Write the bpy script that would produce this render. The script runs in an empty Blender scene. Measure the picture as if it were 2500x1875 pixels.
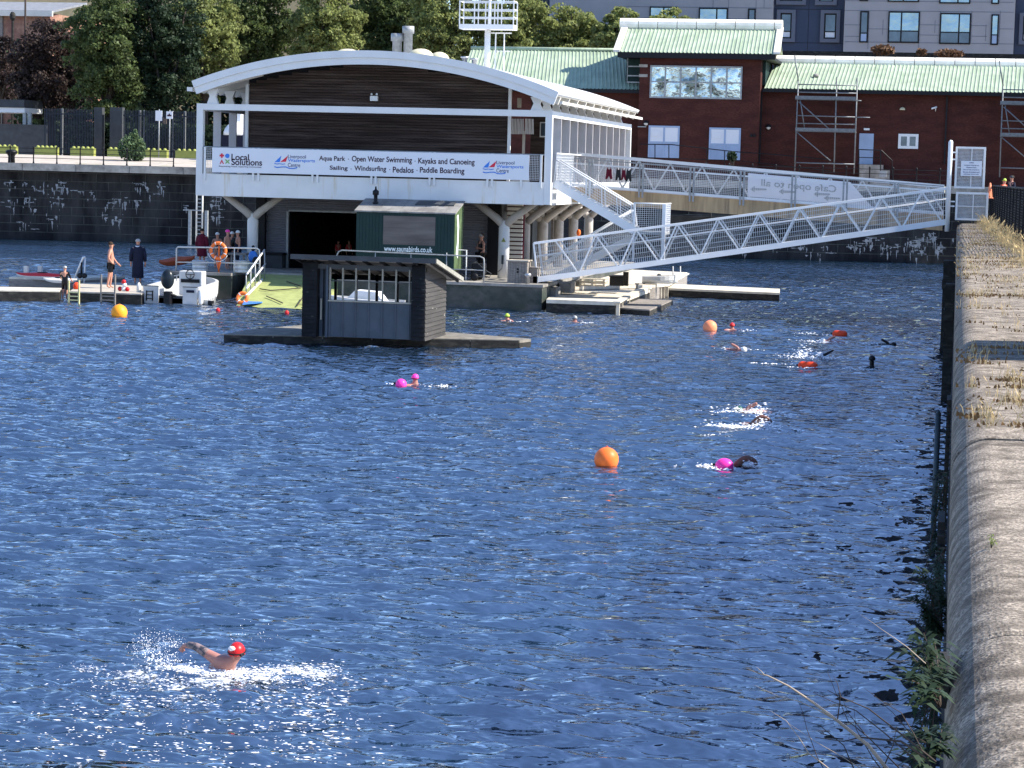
import bpy, math, random
import numpy as np
from mathutils import Vector, Matrix
random.seed(7); np.random.seed(7)
S = bpy.context.scene; COL = S.collection
R_ = math.radians
# ------------------------------------------------------------------ camera
FPX = 5561.0; YAW = R_(10.9); PITCH = math.atan(522/FPX); ROLL = 0.025; CH = 6.0
_ca, _sa, _cp, _sp = math.cos(YAW), math.sin(YAW), math.cos(PITCH), math.sin(PITCH)
FW = Vector((-_sa*_cp, _ca*_cp, -_sp)); r0 = Vector((_ca, _sa, 0)); u0 = r0.cross(FW)
RT = r0*math.cos(ROLL) + u0*math.sin(ROLL); UP = u0*math.cos(ROLL) - r0*math.sin(ROLL)
cam = bpy.data.cameras.new('camera'); cam.sensor_width = 36; cam.lens = FPX/2500*36
cam.clip_start = 0.3; cam.clip_end = 3000
cam_ob = bpy.data.objects.new('camera', cam); COL.objects.link(cam_ob)
cam_ob.matrix_world = Matrix(((RT.x, UP.x, -FW.x, 0), (RT.y, UP.y, -FW.y, 0), (RT.z, UP.z, -FW.z, CH), (0, 0, 0, 1)))
S.camera = cam_ob
# ------------------------------------------------------------------ light
SUN_EL = R_(42); SUN_AZ = R_(84)          # azimuth clockwise from +Y
W = bpy.data.worlds.new('World'); S.world = W; W.use_nodes = True
wn = W.node_tree.nodes; wl = W.node_tree.links
sky = wn.new('ShaderNodeTexSky'); sky.sky_type = 'NISHITA'; sky.sun_disc = False
sky.sun_elevation = SUN_EL; sky.sun_rotation = SUN_AZ; sky.air_density = 1.0; sky.dust_density = 0.15; sky.ozone_density = 4.0
tint = wn.new('ShaderNodeMix'); tint.data_type = 'RGBA'; tint.blend_type = 'MULTIPLY'; tint.inputs['Factor'].default_value = 1; tint.inputs['B'].default_value = (.95, .98, 1.10, 1)
wl.new(sky.outputs[0], tint.inputs['A'])
bg = wn['Background']; wl.new(tint.outputs['Result'], bg.inputs[0]); bg.inputs[1].default_value = 0.13
sl = bpy.data.lights.new('sun', 'SUN'); sl.energy = 5.0; sl.angle = R_(0.5); sl.color = (1, 0.94, 0.84)
so = bpy.data.objects.new('sun', sl); COL.objects.link(so)
sd = Vector((math.sin(SUN_AZ)*math.cos(SUN_EL), math.cos(SUN_AZ)*math.cos(SUN_EL), math.sin(SUN_EL)))
so.rotation_euler = sd.to_track_quat('Z', 'Y').to_euler()
S.view_settings.view_transform = 'Standard'; S.view_settings.look = 'None'
S.view_settings.gamma = 1; S.view_settings.exposure = 1.12
S.render.engine = 'CYCLES'
S.cycles.max_bounces = 8

# ------------------------------------------------------------------ measuring helpers (photo pixel -> world point)
def ray(x, y): return FW*FPX + RT*(x-1250) - UP*(y-937.5)
def G(x, y, z=0.0):
    d = ray(x, y); t = (z-CH)/d.z; return Vector((d.x*t, d.y*t, z))
def P(x, y, Y):
    d = ray(x, y); t = Y/d.y; return Vector((d.x*t, Y, CH+d.z*t))
def PX(x, y, X):
    d = ray(x, y); t = X/d.x; return Vector((X, d.y*t, CH+d.z*t))
def rect(x0, y0, x1, y1, Y):
    a = P(x0, (y0+y1)/2, Y).x; b = P(x1, (y0+y1)/2, Y).x
    c = P((x0+x1)/2, y1, Y).z; d = P((x0+x1)/2, y0, Y).z
    return a, b, c, d                      # X0 X1 Z0 Z1

# ------------------------------------------------------------------ materials
def mat(name, col, rough=0.7, var=0.12, scale=2.0, bump=0.0, metal=0.0, stretch=(1, 1, 1), col2=None, mix=(0.45, 0.6), scale2=0.6, stretch2=None, transl=0, alpha=1, spec=0.22, bdist=0.02, detail=5):
    m = bpy.data.materials.new(name); m.use_nodes = True
    nt = m.node_tree; n = nt.nodes; l = nt.links; b = n['Principled BSDF']
    b.inputs['Roughness'].default_value = rough; b.inputs['Metallic'].default_value = metal
    b.inputs['Specular IOR Level'].default_value = spec
    tc = n.new('ShaderNodeTexCoord'); mp = n.new('ShaderNodeMapping'); mp.inputs['Scale'].default_value = stretch
    l.new(tc.outputs['Object'], mp.inputs[0])
    nz = n.new('ShaderNodeTexNoise'); nz.inputs['Scale'].default_value = scale; nz.inputs['Detail'].default_value = detail
    l.new(mp.outputs[0], nz.inputs['Vector'])
    cr = n.new('ShaderNodeValToRGB'); cr.color_ramp.elements[0].position = 0.3; cr.color_ramp.elements[1].position = 0.7
    cr.color_ramp.elements[0].color = tuple(max(0, c*(1-var)) for c in col)+(1,)
    cr.color_ramp.elements[1].color = tuple(min(1, c*(1+var)) for c in col)+(1,)
    l.new(nz.outputs['Fac'], cr.inputs[0]); out = cr.outputs[0]
    if col2:
        mp2 = n.new('ShaderNodeMapping'); mp2.inputs['Scale'].default_value = stretch2 or stretch
        mp2.inputs['Location'].default_value = (3.1, 7.7, 1.3)
        l.new(tc.outputs['Object'], mp2.inputs[0])
        n2 = n.new('ShaderNodeTexNoise'); n2.inputs['Scale'].default_value = scale2; n2.inputs['Detail'].default_value = 8
        n2.inputs['Roughness'].default_value = 0.65
        l.new(mp2.outputs[0], n2.inputs['Vector'])
        c2 = n.new('ShaderNodeValToRGB'); c2.color_ramp.elements[0].position = mix[0]; c2.color_ramp.elements[1].position = mix[1]
        c2.color_ramp.elements[0].color = (0, 0, 0, 1); c2.color_ramp.elements[1].color = (1, 1, 1, 1)
        l.new(n2.outputs['Fac'], c2.inputs[0])
        mx = n.new('ShaderNodeMix'); mx.data_type = 'RGBA'
        l.new(c2.outputs[0], mx.inputs['Factor']); l.new(out, mx.inputs['A']); mx.inputs['B'].default_value = tuple(col2)+(1,)
        out = mx.outputs['Result']
    l.new(out, b.inputs['Base Color'])
    if bump:
        bp = n.new('ShaderNodeBump'); bp.inputs['Strength'].default_value = bump; bp.inputs['Distance'].default_value = bdist
        l.new(nz.outputs['Fac'], bp.inputs['Height']); l.new(bp.outputs[0], b.inputs['Normal'])
    if transl:
        t = n.new('ShaderNodeBsdfTranslucent'); l.new(out, t.inputs[0])
        ms = n.new('ShaderNodeMixShader'); ms.inputs[0].default_value = transl
        l.new(b.outputs[0], ms.inputs[1]); l.new(t.outputs[0], ms.inputs[2])
        l.new(ms.outputs[0], n['Material Output'].inputs[0])
    if alpha < 1: b.inputs['Alpha'].default_value = alpha
    return m
M = {}
M['white'] = mat('white_paint', (.64, .64, .63), .45, .04, 1.2, col2=(.50, .40, .27), mix=(.66, .8), scale2=1.6, stretch2=(1.6, 1.6, .16))
M['whitec'] = mat('white_clean', (.70, .70, .69), .4, .04, 2)
M['sheet'] = mat('banner_vinyl', (.66, .67, .70), .5, .02, 1)
M['cream'] = mat('cream_paint', (.62, .59, .53), .55, .08, 1.5)
M['clad'] = mat('dark_cladding', (.035, .022, .018), .75, .5, 1.6, stretch=(.35, .35, 9), col2=(.10, .075, .065), mix=(.46, .72), scale2=1.1, stretch2=(.3, .3, 5))
M['shutter'] = mat('shutter_grey', (.16, .16, .18), .6, .12, 1.5)
M['dark'] = mat('dark_void', (.006, .006, .008), .8, .2, 2)
M['dgrey'] = mat('dark_grey_steel', (.05, .055, .06), .6, .2, 2)
M['black'] = mat('black_paint', (.008, .008, .010), .5, .2, 3)
M['steel'] = mat('galvanised_steel', (.42, .43, .44), .38, .15, 6, metal=.75)
M['galv'] = mat('dull_galvanised', (.30, .31, .31), .55, .2, 6, metal=.3)
M['alu'] = mat('keg_steel', (.62, .62, .60), .3, .15, 5, metal=.15, spec=.5)
M['brick'] = mat('red_brick', (.074, .026, .021), .9, .3, 5, stretch=(1, 1, 3), bump=.3, spec=.1, col2=(.045, .017, .015), mix=(.42, .66), scale2=.5)
M['brickpale'] = mat('pale_brick', (.30, .17, .12), .9, .25, 3, col2=(.2, .1, .08), scale2=.6)
M['groof'] = mat('green_sheet_roof', (.335, .40, .29), .5, .14, .9, col2=(.20, .27, .17), mix=(.50, .75), scale2=1.3, stretch2=(2.2, .2, .2))
M['ridge'] = mat('ridge_cap_white', (.82, .78, .68), .6, .12, 1.2, col2=(.45, .38, .28), mix=(.6, .75), scale2=2.0)
M['slate'] = mat('slate_roof', (.20, .21, .23), .6, .2, 2)
M['sand'] = mat('sandstone_wall', (.50, .40, .22), .8, .15, 1)
M['wallfar'] = mat('tarred_dock_wall', (.013, .013, .015), .9, .4, .8, spec=.1, bump=.4, bdist=.05, stretch=(1, 1, .7), col2=(.055, .055, .055), mix=(.42, .75), scale2=.35, stretch2=(1.4, 1.4, .35))
M['cope'] = mat('granite_coping', (.29, .245, .195), .95, .8, 60, bump=1, bdist=.012, stretch=(1, 1, 1), col2=(.115, .095, .075), mix=(.40, .62), scale2=5, stretch2=(1, 1, 1), detail=9, spec=.1)
M['concrete'] = mat('concrete', (.30, .28, .25), .9, .2, 2.5, bump=.3, col2=(.15, .14, .125), mix=(.45, .65), scale2=.8)
M['conwet'] = mat('wet_dock_concrete', (.075, .075, .068), .7, .35, 1.4, bump=.4, col2=(.03, .04, .032), mix=(.4, .6), scale2=.8, stretch2=(1, 1, 1.5))
M['algae'] = mat('algae_slipway', (.29, .32, .12), .8, .15, 3, bump=.5, col2=(.13, .15, .06), mix=(.58, .72), scale2=.9, stretch2=(.6, 1.6, 1))
M['wood'] = mat('weathered_deck', (.40, .36, .30), .85, .2, 3, bump=.4, stretch=(1, 8, 1), col2=(.22, .19, .15), mix=(.5, .7), scale2=1.2)
M['woodpale'] = mat('pale_deck', (.55, .50, .41), .85, .15, 3, bump=.3, col2=(.36, .31, .24), mix=(.5, .72), scale2=1.2)
M['woodmid'] = mat('grey_timber', (.20, .18, .16), .85, .25, 4, bump=.3, stretch=(1, 1, 5))
M['wooddark'] = mat('tarred_timber', (.020, .019, .017), .8, .4, 4, bump=.5, col2=(.06, .055, .045), mix=(.5, .68), scale2=2.5, stretch2=(1, 1, 3))
M['hutdark'] = mat('black_weatherboard', (.008, .009, .011), .8, .4, 3, bump=.4, col2=(.10, .10, .09), mix=(.60, .70), scale2=1.8, stretch2=(1.4, 1.4, 5))
M['hutgrey'] = mat('worn_shaded_weatherboard', (.050, .047, .044), .85, .3, 1.5, bump=.3, stretch=(.3, .3, 8), col2=(.50, .48, .42), mix=(.66, .72), scale2=3, stretch2=(1, 1, 4))  # pale flecks are wear; base darkened to stand in for the roof's shadow
M['hutblue'] = mat('blue_grey_panel', (.055, .070, .090), .6, .15, 2, col2=(.05, .07, .09), mix=(.5, .6), scale2=2)
M['hutframe'] = mat('hut_window_frame', (.27, .26, .22), .7, .2, 4)
M['green'] = mat('dark_green_boards', (.010, .030, .028), .6, .15, 2)
M['felt'] = mat('grey_roof_sheet', (.24, .23, .215), .7, .12, 2, col2=(.16, .15, .14), scale2=1.2)
M['tan'] = mat('tan_timber_girder', (.42, .30, .17), .75, .2, 3, stretch=(1.5, 1.5, .2), col2=(.22, .16, .10), mix=(.5, .68), scale2=2.5, stretch2=(1.6, 1, .1))
M['ply'] = mat('boarded_window', (.115, .10, .092), .7, .3, 1.2, stretch=(.4, 1, 3.5))
M['orange'] = mat('orange_plastic', (.80, .17, .035), .45, .06, 3)
M['salmon'] = mat('faded_orange_plastic', (.85, .27, .13), .5, .06, 3)
M['amber'] = mat('amber_plastic', (.80, .30, .02), .45, .06, 3)
M['redo'] = mat('red_orange_float', (.80, .07, .02), .35, .06, 3)
M['red'] = mat('red_plastic', (.60, .03, .03), .45, .08, 3)
M['maroon'] = mat('maroon_cloth', (.10, .008, .02), .9, .2, 6)
M['pink'] = mat('pink_float', (.90, .05, .36), .35, .05, 3)
M['lime'] = mat('lime_cap', (.40, .55, .06), .4, .05, 3)
M['teal'] = mat('teal_cap', (.03, .10, .08), .4, .05, 3)
M['navy'] = mat('navy_cloth', (.012, .014, .03), .85, .2, 6)
M['neo'] = mat('black_neoprene', (.008, .008, .010), .4, .2, 6)
M['skin'] = mat('skin', (.50, .24, .16), .5, .08, 6)
M['skinl'] = mat('wet_skin', (.36, .17, .135), .3, .10, 7)
M['tattoo'] = mat('tattooed_skin', (.22, .16, .15), .4, .2, 9, col2=(.05, .05, .06), mix=(.45, .55), scale2=14)
M['hair'] = mat('dark_hair', (.03, .018, .01), .8, .2, 8)
M['hairg'] = mat('grey_hair', (.35, .32, .29), .8, .2, 8)
M['blue'] = mat('blue_plastic', (.04, .16, .48), .5, .1, 4)
M['bluelogo'] = mat('logo_blue', (.05, .20, .62), .5, 0, 1)
M['redlogo'] = mat('logo_red', (.62, .03, .06), .5, 0, 1)
M['greenlogo'] = mat('logo_green', (.22, .38, .12), .5, 0, 1)
M['ink'] = mat('dark_lettering', (.035, .012, .03), .5, 0, 1)
M['inkblue'] = mat('navy_lettering', (.02, .03, .12), .5, 0, 1)
M['letw'] = mat('white_lettering', (.75, .8, .78), .5, 0, 1)
M['yellow'] = mat('yellow_plastic', (.26, .28, .07), .5, .15, 2)
M['lemon'] = mat('pale_dome', (.60, .54, .36), .4, .05, 2)
M['hivis'] = mat('hi_vis', (.85, .10, .03), .6, .1, 4)
M['glass'] = mat('window_glass', (.25, .33, .40), .08, .15, .7, metal=.75, bump=.12, bdist=.3)
M['glassb'] = mat('blinded_glass', (.30, .38, .52), .25, .10, 1)
M['glassd'] = mat('dark_glass', (.10, .13, .17), .10, .2, 1, metal=.4)
M['wavyglass'] = mat('rippled_glass', (.52, .60, .62), .05, .45, 1.1, metal=.75, bump=.6, bdist=.2, col2=(.14, .16, .15), mix=(.55, .61), scale2=.6)  # dark blotches in the colour imitate a broken reflection
M['apd'] = mat('dark_facade_panel', (.040, .052, .088), .6, .08, .6)
M['apl'] = mat('light_facade_panel', (.30, .29, .30), .6, .06, .6)
M['apm'] = mat('mid_facade_panel', (.11, .12, .155), .6, .06, .6)
M['leafA'] = mat('leaf_bright', (.23, .26, .09), .55, .6, 1.6, transl=.5)
M['leafB'] = mat('leaf_mid', (.085, .115, .040), .55, .65, 1.6, transl=.45)
M['leafC'] = mat('leaf_dark', (.024, .042, .020), .6, .6, 1.6, transl=.3)
M['leafP'] = mat('leaf_copper', (.045, .030, .026), .6, .5, .7, transl=.3)
M['leafG'] = mat('leaf_grey_green', (.10, .15, .07), .6, .3, 2, transl=.3)
M['leafY'] = mat('leaf_lime', (.22, .30, .04), .6, .3, 2, transl=.4)
M['leafR'] = mat('leaf_rust', (.16, .09, .05), .7, .3, 2, transl=.2)
M['bark'] = mat('bark', (.045, .036, .03), .9, .3, 4, bump=.5)
M['twig'] = mat('pale_twig', (.34, .27, .20), .8, .3, 6)
M['twigd'] = mat('dark_twig', (.06, .045, .035), .8, .3, 6)
M['straw'] = mat('dry_grass', (.52, .39, .20), .8, .3, 3, transl=.3)
M['strawr'] = mat('brown_moss', (.20, .11, .045), .9, .3, 3)
M['pave'] = mat('pale_paving', (.40, .35, .30), .9, .15, 1.5, col2=(.22, .22, .12), mix=(.55, .7), scale2=.5)
M['foam'] = mat('white_water_glint', (.92, .93, .95), .25, .02, 8)  # white shared by real spray and the painted sun glints
M['oldpaint'] = mat('flaking_paint', (.22, .225, .23), .8, .3, 3)
M['redcap'] = mat('red_cap', (.50, .018, .022), .35, .08, 3)
M['yellowp'] = mat('pale_yellow_paint', (.55, .50, .25), .5, .15, 3)
M['hullo'] = mat('rust_orange_hull', (.30, .07, .03), .5, .2, 2)
M['pale'] = mat('dark_blue_steel', (.018, .024, .036), .6, .2, 2)
M['deckgrey'] = mat('raft_deck', (.17, .155, .13), .9, .3, 3, bump=.4, col2=(.30, .28, .22), mix=(.55, .7), scale2=1.5)
M['cowl'] = mat('engine_cowl', (.012, .018, .024), .3, .1, 2)
M['scaf'] = mat('scaffold_tube', (.15, .16, .17), .5, .2, 6, metal=.3)
M['whiter'] = mat('streaked_white_paint', (.62, .62, .61), .45, .05, 1.2, col2=(.52, .42, .26), mix=(.56, .72), scale2=2.4, stretch2=(1.5, 1.5, .10))
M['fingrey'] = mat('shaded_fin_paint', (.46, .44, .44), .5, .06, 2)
M['hull'] = mat('worn_white_hull', (.48, .48, .47), .45, .12, 2.5, col2=(.30, .28, .24), mix=(.6, .75), scale2=2)
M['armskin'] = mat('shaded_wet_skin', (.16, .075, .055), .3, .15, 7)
M['colshade'] = mat('shaded_column_paint', (.42, .385, .35), .6, .1, 2, col2=(.28, .25, .22), mix=(.55, .7), scale2=1.5)  # columns and arms under the deck: their shade is put into this colour
M['rope'] = mat('rope', (.5, .45, .35), .8, .1, 8)
M['pipeblue'] = mat('painted_pipe', (.045, .065, .08), .5, .15, 3)
def water_mat():
    m = bpy.data.materials.new('dock_water'); m.use_nodes = True
    nt = m.node_tree; n = nt.nodes; l = nt.links; b = n['Principled BSDF']
    b.inputs['Base Color'].default_value = (.004, .013, .026, 1); b.inputs['Roughness'].default_value = .07
    b.inputs['IOR'].default_value = 1.333
    geo = n.new('ShaderNodeNewGeometry')
    prev = None
    gn = n.new('ShaderNodeTexNoise'); gn.inputs['Scale'].default_value = .07; gn.inputs['Detail'].default_value = 3; gm = n.new('ShaderNodeMapping'); gm.inputs['Scale'].default_value = (.7, 1.5, 1); l.new(geo.outputs['Position'], gm.inputs[0]); l.new(gm.outputs[0], gn.inputs['Vector'])
    gr = n.new('ShaderNodeMapRange'); gr.inputs['From Min'].default_value = .35; gr.inputs['From Max'].default_value = .65; gr.inputs['To Min'].default_value = .55; gr.inputs['To Max'].default_value = 1.6; l.new(gn.outputs['Fac'], gr.inputs['Value'])
    for (sc, st, dist, stretch) in ((4.0, 1, .17, (.38, 1, 1)), (9, 1, .055, (.4, 1, 1))):
        mp = n.new('ShaderNodeMapping'); mp.inputs['Scale'].default_value = stretch; mp.inputs['Rotation'].default_value = (0, 0, .16)
        l.new(geo.outputs['Position'], mp.inputs[0])
        z = n.new('ShaderNodeTexNoise'); z.inputs['Scale'].default_value = sc; z.inputs['Detail'].default_value = 1.5
        z.inputs['Roughness'].default_value = .5
        if 'Distortion' in z.inputs: z.inputs['Distortion'].default_value = .35
        l.new(mp.outputs[0], z.inputs['Vector'])
        bp = n.new('ShaderNodeBump'); bp.inputs['Strength'].default_value = st; mu = n.new('ShaderNodeMath'); mu.operation = 'MULTIPLY'; mu.inputs[1].default_value = dist; l.new(gr.outputs[0], mu.inputs[0]); l.new(mu.outputs[0], bp.inputs['Distance'])
        l.new(z.outputs['Fac'], bp.inputs['Height'])
        if prev: l.new(prev.outputs[0], bp.inputs['Normal'])
        prev = bp
    l.new(prev.outputs[0], b.inputs['Normal'])
    gl = n.new('ShaderNodeBsdfGlossy'); gl.inputs['Color'].default_value = (1, 1, 1, 1); gl.inputs['Roughness'].default_value = .025; l.new(prev.outputs[0], gl.inputs['Normal'])
    fr = n.new('ShaderNodeFresnel'); fr.inputs['IOR'].default_value = 5.0; l.new(prev.outputs[0], fr.inputs['Normal'])
    b.inputs['Specular IOR Level'].default_value = 0
    ms = n.new('ShaderNodeMixShader'); l.new(fr.outputs[0], ms.inputs[0]); l.new(b.outputs[0], ms.inputs[1]); l.new(gl.outputs[0], ms.inputs[2]); l.new(ms.outputs[0], n['Material Output'].inputs[0])
    return m
M['water'] = water_mat()

# ------------------------------------------------------------------ mesh builder
def setp(o, label=None, cat=None, group=None, kind=None):
    if label: o['label'] = label
    if cat: o['category'] = cat
    if group: o['group'] = group
    if kind: o['kind'] = kind
    return o
def thing(name, label, cat, loc=(0, 0, 0), group=None, kind=None):
    o = bpy.data.objects.new(name, None); COL.objects.link(o); o.location = loc; o.empty_display_size = .2
    return setp(o, label, cat, group, kind)
class MB:
    def __init__(s): s.v = []; s.f = []
    def add(s, vs, fs):
        k = len(s.v); s.v += [tuple(v) for v in vs]; s.f += [tuple(i+k for i in f) for f in fs]; return s
    def box(s, x0, x1, y0, y1, z0, z1):
        if x0 > x1: x0, x1 = x1, x0
        if y0 > y1: y0, y1 = y1, y0
        if z0 > z1: z0, z1 = z1, z0
        return s.add([(x0, y0, z0), (x1, y0, z0), (x1, y1, z0), (x0, y1, z0), (x0, y0, z1), (x1, y0, z1), (x1, y1, z1), (x0, y1, z1)],
                     [(3, 2, 1, 0), (4, 5, 6, 7), (0, 1, 5, 4), (1, 2, 6, 5), (2, 3, 7, 6), (3, 0, 4, 7)])
    def beam(s, p, q, w, h, up=(0, 0, 1)):
        p = Vector(p); q = Vector(q); d = (q-p).normalized(); up = Vector(up)
        sd_ = d.cross(up)
        if sd_.length < 1e-4: sd_ = d.cross(Vector((0, 1, 0)))
        sd_.normalize(); u = sd_.cross(d); a = sd_*w/2; b = u*h/2
        return s.add([p-a-b, p+a-b, p+a+b, p-a+b, q-a-b, q+a-b, q+a+b, q-a+b],
                     [(0, 1, 2, 3), (7, 6, 5, 4), (4, 5, 1, 0), (5, 6, 2, 1), (6, 7, 3, 2), (7, 4, 0, 3)])
    def tube(s, pts, r, n=8, cap=True):
        pts = [Vector(p) for p in pts]; rr = r if isinstance(r, (list, tuple)) else [r]*len(pts); k = len(s.v); prev = None
        for i, p in enumerate(pts):
            d = (pts[min(i+1, len(pts)-1)]-pts[max(i-1, 0)])
            if d.length < 1e-7: d = Vector((0, 0, 1))
            d.normalize()
            a = d.orthogonal().normalized() if prev is None else (prev - d*prev.dot(d)).normalized()
            prev = a; b = d.cross(a)
            for j in range(n):
                t = 2*math.pi*j/n; s.v.append(tuple(p + (a*math.cos(t)+b*math.sin(t))*rr[i]))
        for i in range(len(pts)-1):
            for j in range(n):
                j2 = (j+1) % n; s.f.append((k+i*n+j, k+i*n+j2, k+(i+1)*n+j2, k+(i+1)*n+j))
        if cap:
            s.f.append(tuple(k+j for j in reversed(range(n)))); s.f.append(tuple(k+(len(pts)-1)*n+j for j in range(n)))
        return s
    def lathe(s, c, prof, n=16, axis='z', sx=1, sy=1):
        k = len(s.v)
        for (r, h) in prof:
            for j in range(n):
                t = 2*math.pi*j/n; a = r*math.cos(t)*sx; b = r*math.sin(t)*sy
                p = (a, b, h) if axis == 'z' else ((h, a, b) if axis == 'x' else (a, h, b))
                s.v.append((c[0]+p[0], c[1]+p[1], c[2]+p[2]))
        for i in range(len(prof)-1):
            for j in range(n):
                j2 = (j+1) % n; s.f.append((k+i*n+j, k+i*n+j2, k+(i+1)*n+j2, k+(i+1)*n+j))
        s.f.append(tuple(k+j for j in reversed(range(n)))); s.f.append(tuple(k+(len(prof)-1)*n+j for j in range(n)))
        return s
    def ball(s, c, rx, ry=None, rz=None, n=16, m=10, zmin=-1):
        ry = ry or rx; rz = rz or rx
        pr = []
        for i in range(m+1):
            t = -math.pi/2 + math.pi*i/m; pr.append((max(1e-4, math.cos(t)), max(zmin, math.sin(t))))
        k = len(s.v)
        for (r, h) in pr:
            for j in range(n):
                t = 2*math.pi*j/n; s.v.append((c[0]+r*math.cos(t)*rx, c[1]+r*math.sin(t)*ry, c[2]+h*rz))
        for i in range(m):
            for j in range(n):
                j2 = (j+1) % n; s.f.append((k+i*n+j, k+i*n+j2, k+(i+1)*n+j2, k+(i+1)*n+j))
        return s
    def prism(s, poly, ext):
        e = Vector(ext); n = len(poly); k = len(s.v)
        for p in poly: s.v.append(tuple(Vector(p)))
        for p in poly: s.v.append(tuple(Vector(p)+e))
        s.f.append(tuple(k+i for i in range(n))); s.f.append(tuple(k+n+i for i in reversed(range(n))))
        for i in range(n):
            j = (i+1) % n; s.f.append((k+j, k+i, k+n+i, k+n+j))
        return s
    def build(s, name, m, parent=None, smooth=False, label=None, cat=None, group=None, kind=None, bevel=0, org=None):
        me = bpy.data.meshes.new(name)
        off = Vector(org) if org is not None else Vector((0, 0, 0))
        if parent is not None:
            q = parent
            while q is not None: off = off + q.location; q = q.parent
        me.from_pydata([tuple(Vector(v)-off) for v in s.v], [], s.f); me.materials.append(M[m] if isinstance(m, str) else m)
        import bmesh
        bm = bmesh.new(); bm.from_mesh(me); bmesh.ops.recalc_face_normals(bm, faces=bm.faces); bm.to_mesh(me); bm.free()
        if smooth:
            for p in me.polygons: p.use_smooth = True
        o = bpy.data.objects.new(name, me); COL.objects.link(o)
        if org is not None: o.location = org
        if parent is not None: o.parent = parent
        if bevel:
            md = o.modifiers.new('bevel', 'BEVEL'); md.width = bevel; md.segments = 2; md.limit_method = 'ANGLE'
        return setp(o, label, cat, group, kind)
def solo(name, mb, m, label, cat, org, smooth=False, group=None, bevel=0, kind=None):
    return mb.build(name, m, None, smooth, label, cat, group, kind, bevel, org=Vector(org))
def copy_tree(o, parent=None):
    c = o.copy(); COL.objects.link(c); c.parent = parent
    for ch in list(o.children): copy_tree(ch, c)
    return c
def numesh(name, verts, faces4, m, parent=None, loc=None, smooth=False):
    me = bpy.data.meshes.new(name); nv = len(verts); nf = len(faces4)
    me.vertices.add(nv); me.vertices.foreach_set('co', np.asarray(verts, dtype=np.float32).ravel())
    me.loops.add(nf*4); me.loops.foreach_set('vertex_index', np.asarray(faces4, dtype=np.int32).ravel())
    me.polygons.add(nf); me.polygons.foreach_set('loop_start', np.arange(0, nf*4, 4, dtype=np.int32))
    me.polygons.foreach_set('loop_total', np.full(nf, 4, dtype=np.int32))
    if smooth: me.polygons.foreach_set('use_smooth', np.ones(nf, dtype=bool))
    me.update(calc_edges=True); me.materials.append(M[m] if isinstance(m, str) else m)
    o = bpy.data.objects.new(name, me); COL.objects.link(o)
    if parent is not None: o.parent = parent
    if loc is not None: o.location = loc
    return o
def text(body, m, parent, x, y, z, width, height=None, extr=.004, bold=.012, face='-y', mirror=False, name='lettering', align='LEFT'):
    cu = bpy.data.curves.new('t', 'FONT'); cu.body = body; cu.size = 1; cu.extrude = 0.0; cu.offset = bold; cu.align_x = align
    t = bpy.data.objects.new('t', cu); COL.objects.link(t)
    dg = bpy.context.evaluated_depsgraph_get(); me = bpy.data.meshes.new_from_object(t.evaluated_get(dg))
    bpy.data.objects.remove(t); xs = [v.co.x for v in me.vertices]; ys = [v.co.y for v in me.vertices]
    w = max(xs)-min(xs); sx = width/w; sy = (height/(max(ys)-min(ys))) if height else sx
    x0 = min(xs); y0 = min(ys)
    off = Vector((0, 0, 0)); q = parent
    while q is not None: off = off+q.location; q = q.parent
    for v in me.vertices:
        a = (v.co.x-x0)*sx; b = (v.co.y-y0)*sy
        if mirror: a = width-a
        if face == '-y': v.co = Vector((x+a, y, z+b))-off
        elif face == '+x': v.co = Vector((x, y+a, z+b))-off
    me.materials.clear(); me.materials.append(M[m])
    o = bpy.data.objects.new(name, me); COL.objects.link(o); o.parent = parent
    return o
def skinned(name, chain, m, parent, sub=2):
    """chain: (points, edges, radii) -> continuous skin surface (world coords)"""
    pts, edges, rad = chain
    off = Vector((0, 0, 0)); q = parent
    while q is not None: off = off+q.location; q = q.parent
    me = bpy.data.meshes.new('sk'); me.from_pydata([tuple(Vector(p)-off) for p in pts], edges, [])
    o = bpy.data.objects.new('sk', me); COL.objects.link(o)
    o.modifiers.new('s', 'SKIN')
    me.skin_vertices[0].data[0].use_root = True
    for i, r in enumerate(rad):
        me.skin_vertices[0].data[i].radius = (r, r) if not isinstance(r, tuple) else r
    sb = o.modifiers.new('ss', 'SUBSURF'); sb.levels = sub; sb.render_levels = sub
    dg = bpy.context.evaluated_depsgraph_get(); em = bpy.data.meshes.new_from_object(o.evaluated_get(dg))
    bpy.data.objects.remove(o); em.name = name; em.materials.clear(); em.materials.append(M[m])
    for p in em.polygons: p.use_smooth = True
    ob = bpy.data.objects.new(name, em); COL.objects.link(ob); ob.parent = parent
    return ob
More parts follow.
